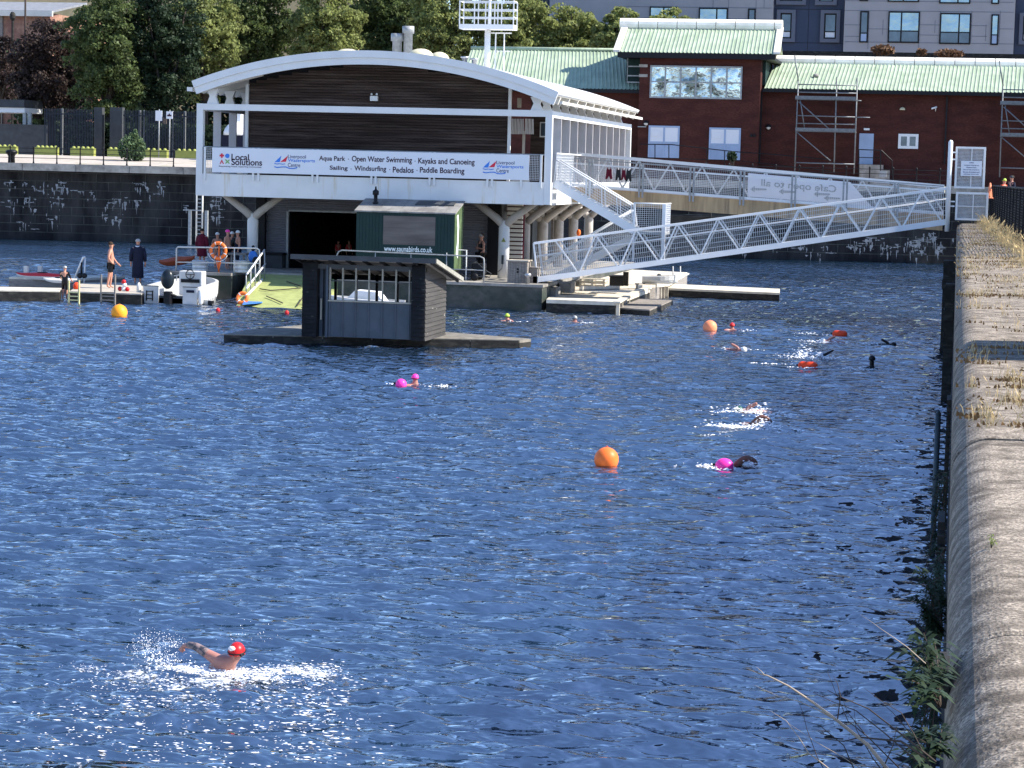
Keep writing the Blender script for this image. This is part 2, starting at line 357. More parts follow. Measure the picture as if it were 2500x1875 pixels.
# ================================================================== SETTING
# ---- water: one sheet with real waves
def make_water():
    xs = np.concatenate([np.arange(-110, -52, 2.0), np.arange(-52, 2.6, .095)])
    ys = [-6.0, 4.0, 12.0, 19.0]; y = 21.0
    while y < 172: ys.append(y); y += .034*(y/25.0)**1.15
    ys += [176, 190]; ys = np.array(ys)
    X, Y = np.meshgrid(xs, ys); Z = np.zeros_like(X); rng = np.random.RandomState(3)
    for i in range(96):
        lam = .20*(6.0**rng.rand()); k = 2*math.pi/lam; th = math.radians(90+7+rng.randn()*20)
        amp = .0080*lam*(.5+rng.rand())*(1 if lam < 1.2 else .8)
        att = np.clip((lam/(.034*(np.maximum(Y, 21)/25)**1.15)-2.5)/2.5, 0, 1)
        Z += amp*att*np.sin(k*(X*math.cos(th)+Y*math.sin(th))+rng.rand()*6.28)
    gust = .92+.3*np.sin(X*.21+Y*.07+1.0)*np.sin(Y*.11-X*.05)
    Z *= gust
    # wake round the near swimmer and the others
    for (cx, cy, r, a) in WAKES:
        d = np.hypot((X-cx), (Y-cy)); Z += a*np.exp(-(d/r)**2)*(np.sin(d*14+.8*np.sin(X*5.3)+.6*np.sin(Y*7.1))+.6*np.sin(X*17+Y*9)*np.sin(Y*15-X*6))
    Z[Y < 20] = 0; Z[X < -54] = 0
    nx, ny = len(xs), len(ys)
    I = (np.arange(ny-1)[:, None]*nx+np.arange(nx-1)[None, :]).ravel()
    F = np.stack([I, I+1, I+nx+1, I+nx], 1)
    V = np.stack([X.ravel(), Y.ravel(), Z.ravel()], 1)
    o = numesh('water', V, F, 'water', smooth=True); setp(o, 'wind-rippled blue dock water', 'water', kind='structure')
SW = G(560, 1645)
WAKES = [(SW.x, SW.y-.9, 2.1, .017), (SW.x-1.0, SW.y-2.2, 2.0, .012), (SW.x+1.2, SW.y-1.6, 1.6, .012)]
for (a, b, r) in ((1013, 940, .8), (2010, 870, 1.3), (1860, 1035, 1.4), (1815, 1006, 1.2), (1768, 1135, .8), (2045, 835, 1.2), (2172, 842, 1.0), (1800, 853, .8)):
    q = G(a, b); WAKES.append((q.x, q.y, r, .014))
make_water()
# ---- far quay: dock wall + ground behind
def wallY(x): return 169.6+.155*x if x > -75 else 158
FZ = 5.60
mb = MB()
mb.add([(-400, 158.4, FZ), (-75, 158.4, FZ), (3, 170.1, FZ), (12, 171, FZ), (400, 171, FZ), (400, 1200, FZ), (-400, 1200, FZ)], [(0, 1, 2, 3, 4, 5, 6)])
mb.build('ground', 'pave', None, label='pale paved quayside running behind the dock', kind='structure')
GZ = 6.28
mb = MB(); L_ = []
for x in (-400, -140, -75, -38): L_.append((x, (wallY(x) if x > -75 else 159)-1.3))
V = [(x, y, FZ+.035) for x, y in L_]+[(x, 174, GZ) for x, y in L_]+[(x, 400, GZ) for x, y in L_]
mb.add(V, [(i, i+1, i+5, i+4) for i in range(3)]+[(i+4, i+5, i+9, i+8) for i in range(3)]).add([(-38, L_[3][1], FZ+.035), (-38, 174, GZ), (-38, 400, GZ), (-38, 400, FZ), (-38, L_[3][1], FZ)], [(0, 1, 2, 3, 4)])
mb.build('quayside', 'pave', None, label='pale paving sloping gently up from the far dock edge', kind='structure')
mb = MB()
e = [(-140, 157.9), (-75, 157.9), (3, 169.6)]
for i in range(2):
    (a, b), (c, d) = e[i], e[i+1]
    mb.add([(a, b, -2), (c, d, -2), (c, d, FZ-.5), (a, b, FZ-.5), (a, b+2, -2), (c, d+2, -2), (c, d+2, FZ-.5), (a, b+2, FZ-.5)], [(0, 1, 2, 3), (3, 2, 6, 7), (4, 5, 6, 7)])
T_ = thing('dock_wall', 'tall black dock wall with peeling white paint across the water', 'wall', (-75, 158, 0))
mb.build('wall_face', 'wallfar', T_)
mb = MB()
x = -75
while x < 2.5:
    x2 = min(x+3.9, 3); mb.prism([(x+.02, wallY(x)-1.72+.0, FZ-.5), (x2-.02, wallY(x2)-1.72, FZ-.5), (x2-.02, wallY(x2)+.4, FZ-.5), (x+.02, wallY(x)+.4, FZ-.5)], (0, 0, .53)); x = x2
mb.build('coping', 'concrete', T_)
mb = MB(); z = .55; row = 0
while z < FZ-.6:
    for i in range(2):
        (a, b_), (c, d_) = e[i], e[i+1]; mb.add([(a, b_-.004, z), (c, d_-.004, z), (c, d_-.004, z+.035), (a, b_-.004, z+.035)], [(0, 1, 2, 3)])
    x = -75+(row % 2)*.9
    while x < 2: y_ = 157.9+(x+75)*.15; mb.add([(x, y_-.004, z+.037), (x+.035, y_-.004, z+.037), (x+.035, y_-.004, z+.63), (x, y_-.004, z+.63)], [(0, 1, 2, 3)]); x += 1.8
    z += .63; row += 1
mb.build('masonry_joints', 'conwet', T_)
# white paint remnants: thin peeling flakes with drips standing on the wall face
rng = random.Random(11)
def flakes(cx, z, w, n, ydist):
    out = MB()
    def rag(x0, ww, zt, h):
        y = wallY(x0)-1.725-rng.random()*.006; m = 6; L = []; R = []
        for i in range(m+1):
            t = i/m; k = (1-t)**.6*(.5+.7*rng.random()); c_ = rng.uniform(-.02, .02)
            L.append((x0-ww*k+c_, y, zt-h*t+rng.uniform(-.02, .02))); R.append((x0+ww*k*rng.random()+c_, y, zt-h*t+rng.uniform(-.02, .02)))
        k = len(out.v); out.add(L+R, [(i, i+1, m+2+i, m+1+i) for i in range(m)])
    for i in range(n*2):
        rag(cx+rng.gauss(0, w*.3), rng.uniform(.02, .09) if rng.random() < .8 else rng.uniform(.1, .2), z+rng.gauss(-.1, .25), rng.uniform(.06, .45)*(1 if rng.random() < .75 else 1.6))
    for i in range(max(1, n//2)):
        x0 = cx+rng.gauss(0, w*.3); y = wallY(x0)-1.735; zz = z+rng.gauss(0, .2); L = []; Rr = []; ww = rng.uniform(.2, .8)
        for j in range(6): L.append((x0-ww/2+ww*j/5, y, zz+rng.uniform(-.012, .015))); Rr.append((x0-ww/2+ww*j/5, y, zz-rng.uniform(.01, .08)))
        out.add(L+Rr, [(j, j+1, 7+j, 6+j) for j in range(5)])
    return out
fl = MB()
for (px, py, w, n) in ((20, 455, 1.0, 3), (60, 455, .6, 2), (85, 465, 1.2, 4), (65, 492, .9, 5), (25, 500, 1, 4), (145, 465, 1.6, 9), (135, 500, 1.2, 6), (75, 515, .7, 3), (55, 551, 1.6, 4), (115, 546, 1.1, 3), (220, 486, .8, 3), (290, 503, 1.7, 9), (285, 540, .7, 4), (335, 500, .7, 4), (350, 463, 1.6, 7), (385, 468, .8, 4), (450, 510, .5, 2), (195, 475, .3, 1), (250, 530, .5, 2), (530, 500, .8, 6), (528, 530, .8, 6), (1960, 605, 1.6, 4), (2015, 615, 1.0, 4), (2085, 605, 2, 5), (2120, 600, .8, 6), (2090, 612, 1, 4), (2160, 606, 1, 4), (2180, 615, 1.5, 6), (2230, 600, 1.6, 8), (2262, 596, 1.6, 9), (2270, 585, 1.4, 8), (2240, 620, 1.2, 5), (2285, 612, 1, 7), (1500, 600, 2, 5), (1620, 612, 2, 4), (1800, 618, 1.4, 4), (1880, 606, 1.2, 4)):
    q = P(px, py, 163); q = P(px, py, wallY(q.x)-1.7); f = flakes(q.x, q.z+.3, w, n, 0); fl.add(f.v, f.f)
fl.build('paint_flakes', 'oldpaint', T_)

# ---- right hand quay wall: bullnosed granite coping running straight away from the camera
CZ = 4.2; QE = .04
T_ = thing('quay_wall', 'sunlit granite quay wall with rounded coping on the right edge', 'wall', (QE, 60, 0))
mb = MB()
mb.box(QE+.03, 1.75, -3, 100.5, -2, CZ-.45); mb.build('wall_face', 'wallfar', T_)
y = 2.2; r = .27; W_ = 1.62; rr = random.Random(5)
while y < 100:
    L = rr.uniform(1.7, 2.9); y2 = min(y+L, 100.2); dz = rr.uniform(-.012, .012); m2 = MB()
    prof = [(W_, -.45), (0.012, -.45), (0.0, -.43), (0, -r)]
    for i in range(1, 17):
        t = math.pi/2*i/16; prof.append((r-r*math.cos(t), -r+r*math.sin(t)))
    prof += [(W_*.5, .004), (W_-.02, 0), (W_, -.02)]
    k0 = rr.uniform(.004, .03)
    sec = [(QE+a, y+k0*.4, CZ+dz+b-(.012 if b > -.1 else 0)) for a, b in prof]; sec1 = [(QE+a, y+.02+k0, CZ+dz+b) for a, b in prof]
    sec2 = [(QE+a, y2-.02, CZ+dz+b) for a, b in prof]; sec3 = [(QE+a, y2, CZ+dz+b-(.012 if b > -.1 else 0)) for a, b in prof]
    n = len(prof); m2.add(sec+sec1+sec2+sec3, [(q*n+i, q*n+(i+1) % n, (q+1)*n+(i+1) % n, (q+1)*n+i) for q in range(3) for i in range(n)]+[tuple(range(n)), tuple(range(4*n-1, 3*n-1, -1))])
    o = m2.build('coping_stone', 'cope', T_)
    y = y2
# dark timber fenders on the wall face
for (a, b, cc, d) in ((2297, 715, 835, .22), (2300, 880, 950, .12)):
    q = G(a, cc, 0.3); q2 = PX(a, b, q.x)
    solo('fender', MB().box(q.x-.02, QE+.02, q.y-.3, q.y+.6, -.3, 3.2).box(q.x-.05, QE, q.y-.35, q.y+.65, 2.2, 2.5), 'wooddark', 'black timber fender bolted to the quay wall %s' % ('beyond the ladder' if b < 800 else 'between the ladder and the far fender'), 'fender', (q.x, q.y, 0), group='timber fenders on the quay wall')
q = P(2290, 1715, 9.0); q2 = P(2290, 1625, 9.0)
solo('fender', MB().box(q.x-.045, QE+.01, 8.9, 9.2, q.z, q2.z).box(q.x-.055, QE, 8.88, 9.22, q2.z, q2.z+.012), 'wooddark', 'square black fender block among the leaves at the foot of the picture', 'fender', (0, 9, q.z), group='timber fenders on the quay wall')
# ladder on the wall
LX = G(2276, 1355).x; LY = G(2276, 1355).y; lt = P(2281, 1002, LY).z; lb = P(2273, 1352, LY).z
T_ = thing('dock_ladder', 'blue-grey steel ladder standing off the shaded quay wall', 'ladder', (LX, LY, 0))
MB().tube([(LX, LY, lb), (LX, LY, lt-.05)], .045, 10).tube([(LX, LY, lt-.06), (LX, LY, lt)], [.05, .02], 10).build('rail', 'pipeblue', T_, True)
MB().tube([(LX+.26, LY+.12, lb), (LX+.26, LY+.12, lt-.3)], .02, 8).build('rail', 'pipeblue', T_, True)
zm = (lt+lb)/2-.12
MB().box(LX-.10, LX+.34, LY-.03, LY+.03, zm-.025, zm+.025).build('bracket', 'pipeblue', T_)
mb = MB(); z = lb
while z < lt-.3: mb.tube([(LX, LY, z), (LX+.26, LY+.12, z)], .012, 6); z += .09
mb.build('rungs', 'pipeblue', T_)
# rusty chain hanging down the wall (dark vertical line beside the coping)
for k, (x_, y_, lab) in enumerate(((-.02, 14, 'nearer'), (.0, 22, 'farther'))):
    mb = MB(); z = .2
    while z < CZ-.3:
        mb.box(x_-.012, x_+.03, y_+rng.uniform(-.06, .06), y_+.5, z, z+.05); z += .075
    solo('chain', mb, 'wooddark', '%s of the two rusty black chains hung down the quay wall' % lab, 'chain', (x_, y_, .2), group='chains on the quay wall')
# ---- dry grass and moss in the coping joints
def blades(name, m, spots, label, cat, hrange, wdt=.006, kind='stuff', lean=.5):
    V = []; Fc = []; rg = np.random.RandomState(len(name)*7+len(spots))
    for (x, y, z, n, sprd, sy) in spots:
        n = int(n*.8)
        for i in range(n):
            bx = x+rg.randn()*sprd; by = y+rg.randn()*sy; h = rg.uniform(*hrange)*(.4+.6*rg.rand())
            a = rg.rand()*6.28; lx = math.cos(a)*h*lean*rg.rand(); ly = math.sin(a)*h*lean*rg.rand(); w = wdt*(.6+.8*rg.rand())
            bx = min(max(bx, QE+.03), 3.0); k = len(V)
            V += [(bx-w, by, z), (bx+w, by, z), (bx+w*.7+lx*.5, by+ly*.4, z+h*.65), (bx-w*.7+lx*.5, by+ly*.4, z+h*.65), (bx+lx*1.3+w*.2, by+ly, z+h*(.8+.2*rg.rand())), (bx+lx*1.3-w*.2, by+ly, z+h)]
            Fc += [(k, k+1, k+2, k+3), (k+3, k+2, k+4, k+5)]
    o = numesh(name, np.array(V), np.array(Fc), m); setp(o, label, cat, kind=kind); return o
sp = []; ms = []; rg = random.Random(9)
for (px, py, n, s) in ((2400, 1020, 55, .07), (2420, 1040, 30, .05), (2480, 985, 55, .07), (2490, 1045, 40, .05), (2400, 862, 30, .12), (2480, 850, 30, .1), (2470, 930, 40, .08), (2490, 945, 30, .08), (2385, 722, 60, .12), (2470, 722, 70, .15), (2400, 755, 50, .2), (2365, 720, 30, .1), (2440, 690, 40, .2), (2380, 655, 30, .15), (2480, 640, 60, .15), (2350, 605, 30, .15), (2370, 640, 30, .3), (2400, 600, 30, .3), (2355, 575, 40, .2), (2370, 560, 40, .3), (2420, 590, 60, .25), (2440, 620, 80, .2), (2470, 655, 90, .2), (2450, 640, 90, .2), (2480, 690, 60, .2), (2400, 560, 70, .3), (2410, 545, 70, .3)):
    q = G(px, py, CZ); sp.append((q.x, q.y, CZ-.005, n, s, .10+q.y*.004))
    if py < 1050: ms.append((q.x, q.y, CZ-.004, n, s*1.3, .08))
for i in range(130):
    y_ = 18*(4.6**rg.random()); x_ = rg.uniform(.2, 1.55); sp.append((x_, y_, CZ-.005, rg.randint(4, 16), .05, .05)); ms.append((x_, y_, CZ-.004, rg.randint(6, 22), rg.uniform(.05, .22), .03))
for i in range(60):
    y_ = rg.uniform(40, 98); sp.append((rg.uniform(.2, 1.5), y_, CZ-.005, 22, .15, .2)); ms.append((rg.uniform(.2, 1.5), y_, CZ-.004, 26, .3, .1))
blades('dry_grass', 'straw', sp, 'straw coloured grass tufts sprouting from the coping joints', 'grass', (.04, .20), .0026)
blades('moss', 'strawr', ms, 'brown moss and dead stems along the coping joints', 'moss', (.015, .06), .012)
sp = []
for i in range(60):
    y = 44+i*.9; x = 1.95-.0125*(y-50)
    sp.append((x-rg.uniform(.05, .4), y, CZ-.02, 34, .14, .35))
blades('tall_dry_grass', 'straw', sp, 'tall pale dry grass growing along the landward side of the quay wall', 'grass', (.2, .62), .005)
shadow_box_x = 1.75
T_ = thing('shadow_box', 'unseen box added behind the quay wall to shade the coping', 'cabinet', (2.2, 25.2, CZ)); MB().box(1.75, 2.5, 23.9, 26.5, CZ-.06, CZ+1.9).build('body', 'dgrey', T_, bevel=.02); MB().box(1.7, 2.55, 23.85, 26.55, CZ+1.9, CZ+1.95).build('lid', 'galv', T_)  # box added out of view to throw a shadow band over the coping
mb = MB(); mb.box(1.66, 14, -3, 100.6, 2, CZ-.06); mb.build('pavement', 'pave', None, label='dusty ground behind the quay wall', kind='structure')

# ---- shrubs on the wall
def leafcloud(n, rad, size, seed, asp=.5, tilt=1.0):
    rg = np.random.RandomState(seed); d = rg.randn(n, 3); d /= np.linalg.norm(d, axis=1)[:, None]
    p = d*(rg.rand(n, 1)**.45)*np.array(rad); return p, rg
def leafverts(p, size, rg, asp=.55, out=None, outw=0.0):
    n = len(p); a = rg.randn(n, 3)
    if out is not None: a = a+out*outw
    a /= np.linalg.norm(a, axis=1)[:, None]; b = rg.randn(n, 3); b -= a*(a*b).sum(1)[:, None]; b /= np.linalg.norm(b, axis=1)[:, None]; c = np.cross(a, b)
    s = size*(.6+.8*rg.rand(n, 1)); V = np.stack([p-b*s*.5, p+c*s*asp*.5, p+b*s*.5, p-c*s*asp*.5], 1).reshape(-1, 3)
    return V, np.arange(n*4).reshape(-1, 4)
def stemleaf(root, tip, nl, size, rg):
    """arching leafy stem: returns tube points and leaf quads"""
    root = Vector(root); tip = Vector(tip); pts = []
    for i in range(7):
        t = i/6; p = root.lerp(tip, t); p.z += .10*math.sin(t*math.pi)*(tip-root).length; pts.append(p)
    V = []; F_ = []
    for i in range(nl):
        t = rg.uniform(.3, 1); j = min(5, int(t*6)); p = pts[j].lerp(pts[j+1], t*6-j)
        a = rg.uniform(0, 6.28); L = size*rg.uniform(.6, 1.1); d = Vector((math.cos(a), math.sin(a)*.8, rg.uniform(-.1, .5))).normalized()
        s = d.cross(Vector((0, 0, 1))).normalized()*L*.14; e1 = p+d*L*.5+Vector((0, 0, L*.08)); e2 = p+d*L+Vector((0, 0, -L*.25)); k = len(V)
        V += [p-s*.3, p+s*.3, e1+s, e1-s, e2+s*.1, e2-s*.1]; F_ += [(k, k+1, k+2, k+3), (k+3, k+2, k+4, k+5)]
    return pts, V, F_
def wallshrub(name, label, root, tips, nl, size, lm, seed, sr=.004):
    rg = random.Random(seed); T = thing(name, label, 'shrub', root); a = MB(); b = MB()
    for tp in tips:
        pts, V, F_ = stemleaf(root, tp, nl, size, rg); a.tube(pts, [sr*(1-.1*i) for i in range(7)], 5); b.add(V, F_)
    a.build('stem', 'twigd', T); b.build('foliage', lm, T)
rt = P(2330, 1760, 8.4)
wallshrub('buddleia', 'leafy buddleia with drooping long leaves growing from the quay wall at bottom right', (.02, 8.6, rt.z),
          [P(*t) for t in ((2190, 1660, 8.3), (2215, 1640, 8.5), (2240, 1560, 8.6), (2215, 1590, 8.8), (2255, 1545, 8.7), (2250, 1700, 8.2), (2225, 1730, 8.3), (2280, 1560, 8.9), (2270, 1650, 8.5), (2290, 1600, 9))], 20, .105, 'leafC', 3)
rt = P(2320, 1850, 7.6)
wallshrub('buddleia', 'small leafy buddleia at the very bottom of the quay wall', (.02, 7.6, rt.z), [P(*t) for t in ((2215, 1845, 7.5), (2235, 1800, 7.6), (2265, 1790, 7.7), (2300, 1780, 7.8), (2240, 1870, 7.5), (2290, 1830, 7.6))], 18, .08, 'leafC', 4)
rt = P(2325, 1520, 12)
wallshrub('weed', 'feathery dark green weed hanging off the wall above the buddleia', (.02, 12, rt.z-.1), [P(*t) for t in ((2245, 1390, 12), (2232, 1455, 12), (2260, 1490, 12), (2262, 1510, 12), (2285, 1430, 12.4), (2290, 1380, 13), (2275, 1530, 12), (2300, 1470, 12.3))], 120, .06, 'leafC', 5)
q = PX(2318, 640, .02)
wallshrub('wall_plant', 'bright green sapling leaning out of the quay wall near the gangway', (.02, q.y, q.z-.3), [P(a, b, q.y) for a, b in ((2294, 640), (2300, 660), (2305, 625), (2315, 622), (2330, 618), (2340, 625), (2298, 650), (2310, 670))], 26, .22, 'leafY', 6, .012)
q = G(2420, 1338, CZ)
wallshrub('seedling', 'tiny lime green seedling on top of the coping', (q.x, q.y, CZ-.005), [(q.x+dx, q.y+dy, CZ+dz) for dx, dy, dz in ((-.012, 0, .05), (.012, .01, .06), (.02, 0, .045), (0, .01, .07))], 7, .03, 'leafY', 8, .0015)
for k_, (yy, xw, lab) in enumerate(((10.2, 2272, 'between the buddleia and the feathery weed'), (13.5, 2285, 'above the feathery weed'), (17, 2288, 'farther along, below the ladder'))):
    rt = PX(2325, 0, .03) if 0 else None; zt_ = CZ-.35
    wallshrub('wall_weed', 'dark trailing weed on the shaded quay wall '+lab, (.02, yy, zt_), [(-.03-.10*rg.random(), yy+rg.uniform(-.7, .7), zt_-rg.uniform(.1, .9)) for _ in range(12)], 40, .06, 'leafC', 50+k_)
# bare dead branches in the corner
T_ = thing('dead_branch', 'bare pale branches reaching out over the water at bottom right', 'branch', (0, 7, 3.9)); br = MB(); bd = MB()
def brn(pts, r, dark=False, d0=7.2, d1=7.2):
    n = len(pts); q = [P(a, b, d0+(d1-d0)*i/(n-1)) for i, (a, b) in enumerate(pts)]; r *= .62
    (bd if dark else br).tube(q, [r*(1-.75*i/(n-1)) for i in range(n)], 6)
brn([(2180, 1895), (2120, 1820), (2045, 1760), (1985, 1715), (1925, 1675), (1875, 1650), (1850, 1643)], .011)
brn([(1868, 1650), (1858, 1638), (1846, 1628)], .003); brn([(1868, 1650), (1845, 1642), (1822, 1630)], .002)
brn([(2045, 1760), (2000, 1735), (1950, 1712), (1900, 1700), (1840, 1672)], .004)
brn([(2260, 1850), (2200, 1810), (2150, 1805), (2100, 1800), (2060, 1810), (1990, 1800)], .008, True)
brn([(2285, 1860), (2210, 1800), (2120, 1730), (2060, 1705), (2020, 1685)], .006, True)
brn([(2045, 1755), (2052, 1700), (2045, 1670), (2035, 1650)], .0035, True)
brn([(2010, 1875), (1995, 1848), (1970, 1780), (1960, 1740), (1945, 1700)], .003, True)
brn([(2040, 1890), (1990, 1850), (1975, 1840), (1950, 1800), (1920, 1760), (1880, 1735)], .0045)
brn([(1975, 1840), (1940, 1830), (1930, 1825)], .002); brn([(2100, 1875), (2060, 1850), (1990, 1810), (1920, 1762)], .003)
brn([(2270, 1870), (2230, 1790), (2200, 1740), (2150, 1710), (2110, 1680)], .004, True)
brn([(2260, 1620), (2215, 1580), (2180, 1555), (2150, 1535), (2130, 1520), (2100, 1500)], .003)
brn([(2110, 1790), (2070, 1740), (2055, 1700)], .003, True); brn([(2230, 1800), (2180, 1740), (2140, 1705)], .003, True)
brn([(2150, 1890), (2180, 1820), (2190, 1770)], .004, True); brn([(2240, 1860), (2160, 1790), (2090, 1735), (2030, 1712), (1985, 1690)], .0045, True); brn([(2200, 1880), (2120, 1800), (2070, 1760), (2040, 1690), (2020, 1640)], .004, True); brn([(2160, 1890), (2130, 1850), (2090, 1780), (2085, 1730)], .004, True); brn([(2090, 1890), (2060, 1820), (2000, 1770), (1960, 1760)], .004, True)
br.build('pale_twigs', 'twig', T_, True); bd.build('dark_twigs', 'twigd', T_, True)
# ================================================================== WATERSPORTS BUILDING
YF = 98.3; XL = P(479, 360, YF).x; XR = P(1346, 380, YF).x; ZD = 4.53; ZT = 8.63
YB = PX(1542, 306, XR).y
lt = P(467.6, 198, YF-.5); rt = P(1363.6, 225, YF-.5); pk = P(900, 123.5, YF-.5)
def circ(a, b, c):
    ax, az, bx, bz, cx, cz = a.x, a.z, b.x, b.z, c.x, c.z
    d = 2*(ax*(bz-cz)+bx*(cz-az)+cx*(az-bz))
    ux = ((ax*ax+az*az)*(bz-cz)+(bx*bx+bz*bz)*(cz-az)+(cx*cx+cz*cz)*(az-bz))/d
    uz = ((ax*ax+az*az)*(cx-bx)+(bx*bx+bz*bz)*(ax-cx)+(cx*cx+cz*cz)*(bx-ax))/d
    return ux, uz, math.hypot(ax-ux, az-uz)
ux, uz, RR = circ(lt, pk, rt)
def az_(x, dr=0): return uz+math.sqrt((RR-dr)**2-(x-ux)**2)
t0 = math.atan2(lt.z-uz, lt.x-ux); t1 = math.atan2(rt.z-uz, rt.x-ux)
def arcstrip(r1, r2, y0, y1, n=48, a0=None, a1=None):
    a0 = t0 if a0 is None else a0; a1 = t1 if a1 is None else a1; mb = MB(); k = []
    for i in range(n+1):
        t = a0+(a1-a0)*i/n; c, s = math.cos(t), math.sin(t)
        k += [(ux+r1*c, y0, uz+r1*s), (ux+r2*c, y0, uz+r2*s), (ux+r2*c, y1, uz+r2*s), (ux+r1*c, y1, uz+r1*s)]
    f = [(0, 1, 2, 3), (4*n+3, 4*n+2, 4*n+1, 4*n)]
    for i in range(n):
        for j in range(4): f.append((4*i+j, 4*i+(j+1) % 4, 4*i+4+(j+1) % 4, 4*i+4+j))
    return mb.add(k, f)
B = thing('watersports_building', 'white framed boathouse on columns with arched roof and dark boarded gable', 'building', ((XL+XR)/2, 108, 1.15))
arcstrip(RR, RR-.16, YF-.35, YB+.5).build('roof', 'whitec', B, True)
arcstrip(RR+.01, RR-.30, YF-.5, YF-.352).build('roof_fascia', 'white', B)
arcstrip(RR-.303, RR-.60, YF-.44, YF-.30).build('roof_fascia', 'white', B)
arcstrip(RR-.17, RR-.19, YF-.28, YB+.4).build('soffit', 'cream', B, True)
# cross ribs under the eaves at right and left
for side in (1, -1):
    for i in range(11):
        y = YF+.6+(YB-YF-1.0)*i/10; a, b = (t1, t1+.13) if side > 0 else (t0-.13, t0)
        arcstrip(RR-.20, RR-.55, y-.10, y+.10, 8, a, b).build('eaves_rib', 'cream', B)
MB().beam((rt.x+.12, YF-.45, rt.z-.45), (rt.x+.12, YB+.5, rt.z-.45), .13, .12).build('gutter', 'cream', B)
MB().beam((lt.x-.15, YF-.3, lt.z-.35), (lt.x-.15, YB+.5, lt.z-.35), .26, .18).build('gutter', 'white', B)
# main frame (posts, beams)
mb = MB(); mb.box(XL, XL+.30, YF, YF+.28, ZD, ZT); mb.build('corner_post', 'white', B)
mb = MB(); mb.box(XR-.30, XR, YF, YF+.28, ZD, ZT); mb.build('corner_post', 'white', B)
mb = MB(); mb.box(XL+.302, XR-.302, YF+.01, YF+.27, ZT-.28, ZT-.003); mb.build('frame_beam', 'white', B)
FT = P(900, 434, YF).z
mb = MB(); mb.box(XL+.302, XR-.302, YF-.02, YF+.22, ZD-.02, FT); mb.build('deck_fascia', 'whiter', B)
for px in (603, 1244):
    a = P(px-3.5, 300, YF+1.5).x; b = P(px+3.5, 300, YF+1.5).x
    MB().box(a, b, YF+1.42, YF+1.55, FT+.0, az_((a+b)/2, .62)).build('gable_post', 'white', B)
# deck slab
MB().box(XL+.1, XR-.1, YF+.222, YB, ZD, FT-.25).build('deck', 'concrete', B)
# side beams + fins
for (X0, sgn, nm) in ((XR, -1, 'r'), (XL, 1, 'l')):
    mb = MB(); mb.box(X0, X0+sgn*.22, YF+.285, YB-.25, ZT-.30, ZT-.02); mb.build('eaves_beam', 'whitec', B)
    mb = MB(); mb.box(X0, X0+sgn*.20, YF+.285, YB, ZD-.02, FT-.004); mb.build('side_fascia', 'white', B)
    pxs = (1370, 1391, 1410, 1430, 1447, 1464, 1481, 1497, 1512, 1526)
    for px in pxs:
        y = PX(px, 330, XR).y
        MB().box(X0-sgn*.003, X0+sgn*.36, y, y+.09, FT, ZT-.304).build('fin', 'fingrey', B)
    MB().box(X0, X0+sgn*.5, YB-.245, YB, ZD, ZT).build('corner_post', 'whitec', B)
    for i in range(11):          # hourglass brackets carrying the roof
        y = YF+.05+(YB-YF-.3)*i/10; zc = ZT; xc = X0+sgn*.72
        top = az_(xc, .6)+.03
        if top < zc+.1: top = zc+.45
        h = top-zc; w = .26
        MB().prism([(xc-w, y, zc), (xc-.14, y, zc+h*.5), (xc-w*1.05, y, top), (xc+w*1.0, y, top+.02), (xc+.14, y, zc+h*.5), (xc+w, y, zc)], (0, .2, 0)).build('roof_bracket', 'whitec' if i else 'white', B)
# gable cladding, board by board below the arch
GX0 = P(606, 300, YF+1.6).x; GX1 = P(1241, 300, YF+1.6).x; gy = YF+1.6; mb = MB(); z = FT+.02; i = 0
while z < RR+uz-.62:
    z2 = z+.125; zz = min(z2, RR+uz-.61)
    hw = math.sqrt(max(0, (RR-.55)**2-(zz-uz)**2)); xa = max(GX0, ux-hw); xb = min(GX1, ux+hw)
    if xb-xa > .4:
        for (sa, sb) in ((xa, xa+(xb-xa)*(.31+.13*((i*7) % 5)/5)),):
            mb.add([(sa, gy, z), (sb-.006, gy, z), (sb-.006, gy-.03, z+.105), (sa, gy-.03, z+.105), (sa, gy+.03, z2), (sb, gy+.03, z2)], [(0, 1, 2, 3), (3, 2, 5, 4)])
            mb.add([(sb, gy, z), (xb, gy, z), (xb, gy-.03, z+.105), (sb, gy-.03, z+.105), (sb, gy+.03, z2), (xb, gy+.03, z2)], [(0, 1, 2, 3), (3, 2, 5, 4)])
    z = z2; i += 1
mb.build('gable_cladding', 'clad', B)
mb = MB(); pts = [(GX0, gy+.04, FT), (GX1, gy+.04, FT)]
for i in range(25):
    x = GX1+(GX0-GX1)*i/24; pts.append((x, gy+.04, az_(x, .3)))
mb.prism(pts, (0, .1, 0)); mb.build('gable_wall', 'dark', B)
# side walls set back behind the fins, back wall
mb = MB(); mb.box(XR-1.45, XR-1.35, YF+7.2, YB-.3, FT-.2, az_(XR-1.4, .3)); mb.build('side_wall', 'clad', B)
mb = MB(); mb.box(GX1+.02, XR-1.0, YF+7, YF+7.15, FT-.2, az_(XR-1.45, .3)); z = FT
while z < ZT+.9: mb.box(GX1+.02, XR-1.0, YF+6.965, YF+7, z, z+.1); z += .13
mb.build('cross_wall', 'clad', B)
MB().box(GX0+.02, GX0+.14, gy+.2, YB-.4, FT-.2, ZT+.9).build('side_wall', 'clad', B)
a0, a1, c0, c1 = rect(1318, 298, 1334, 335, YF+6.9)
w = MB().box(a0, a1, YF+6.9, YF+6.96, c0, c1).build('window', 'whitec', B); MB().box(a0+.05, a1-.02, YF+6.88, YF+6.899, c0+.06, c1-.05).build('pane', 'glassd', w)
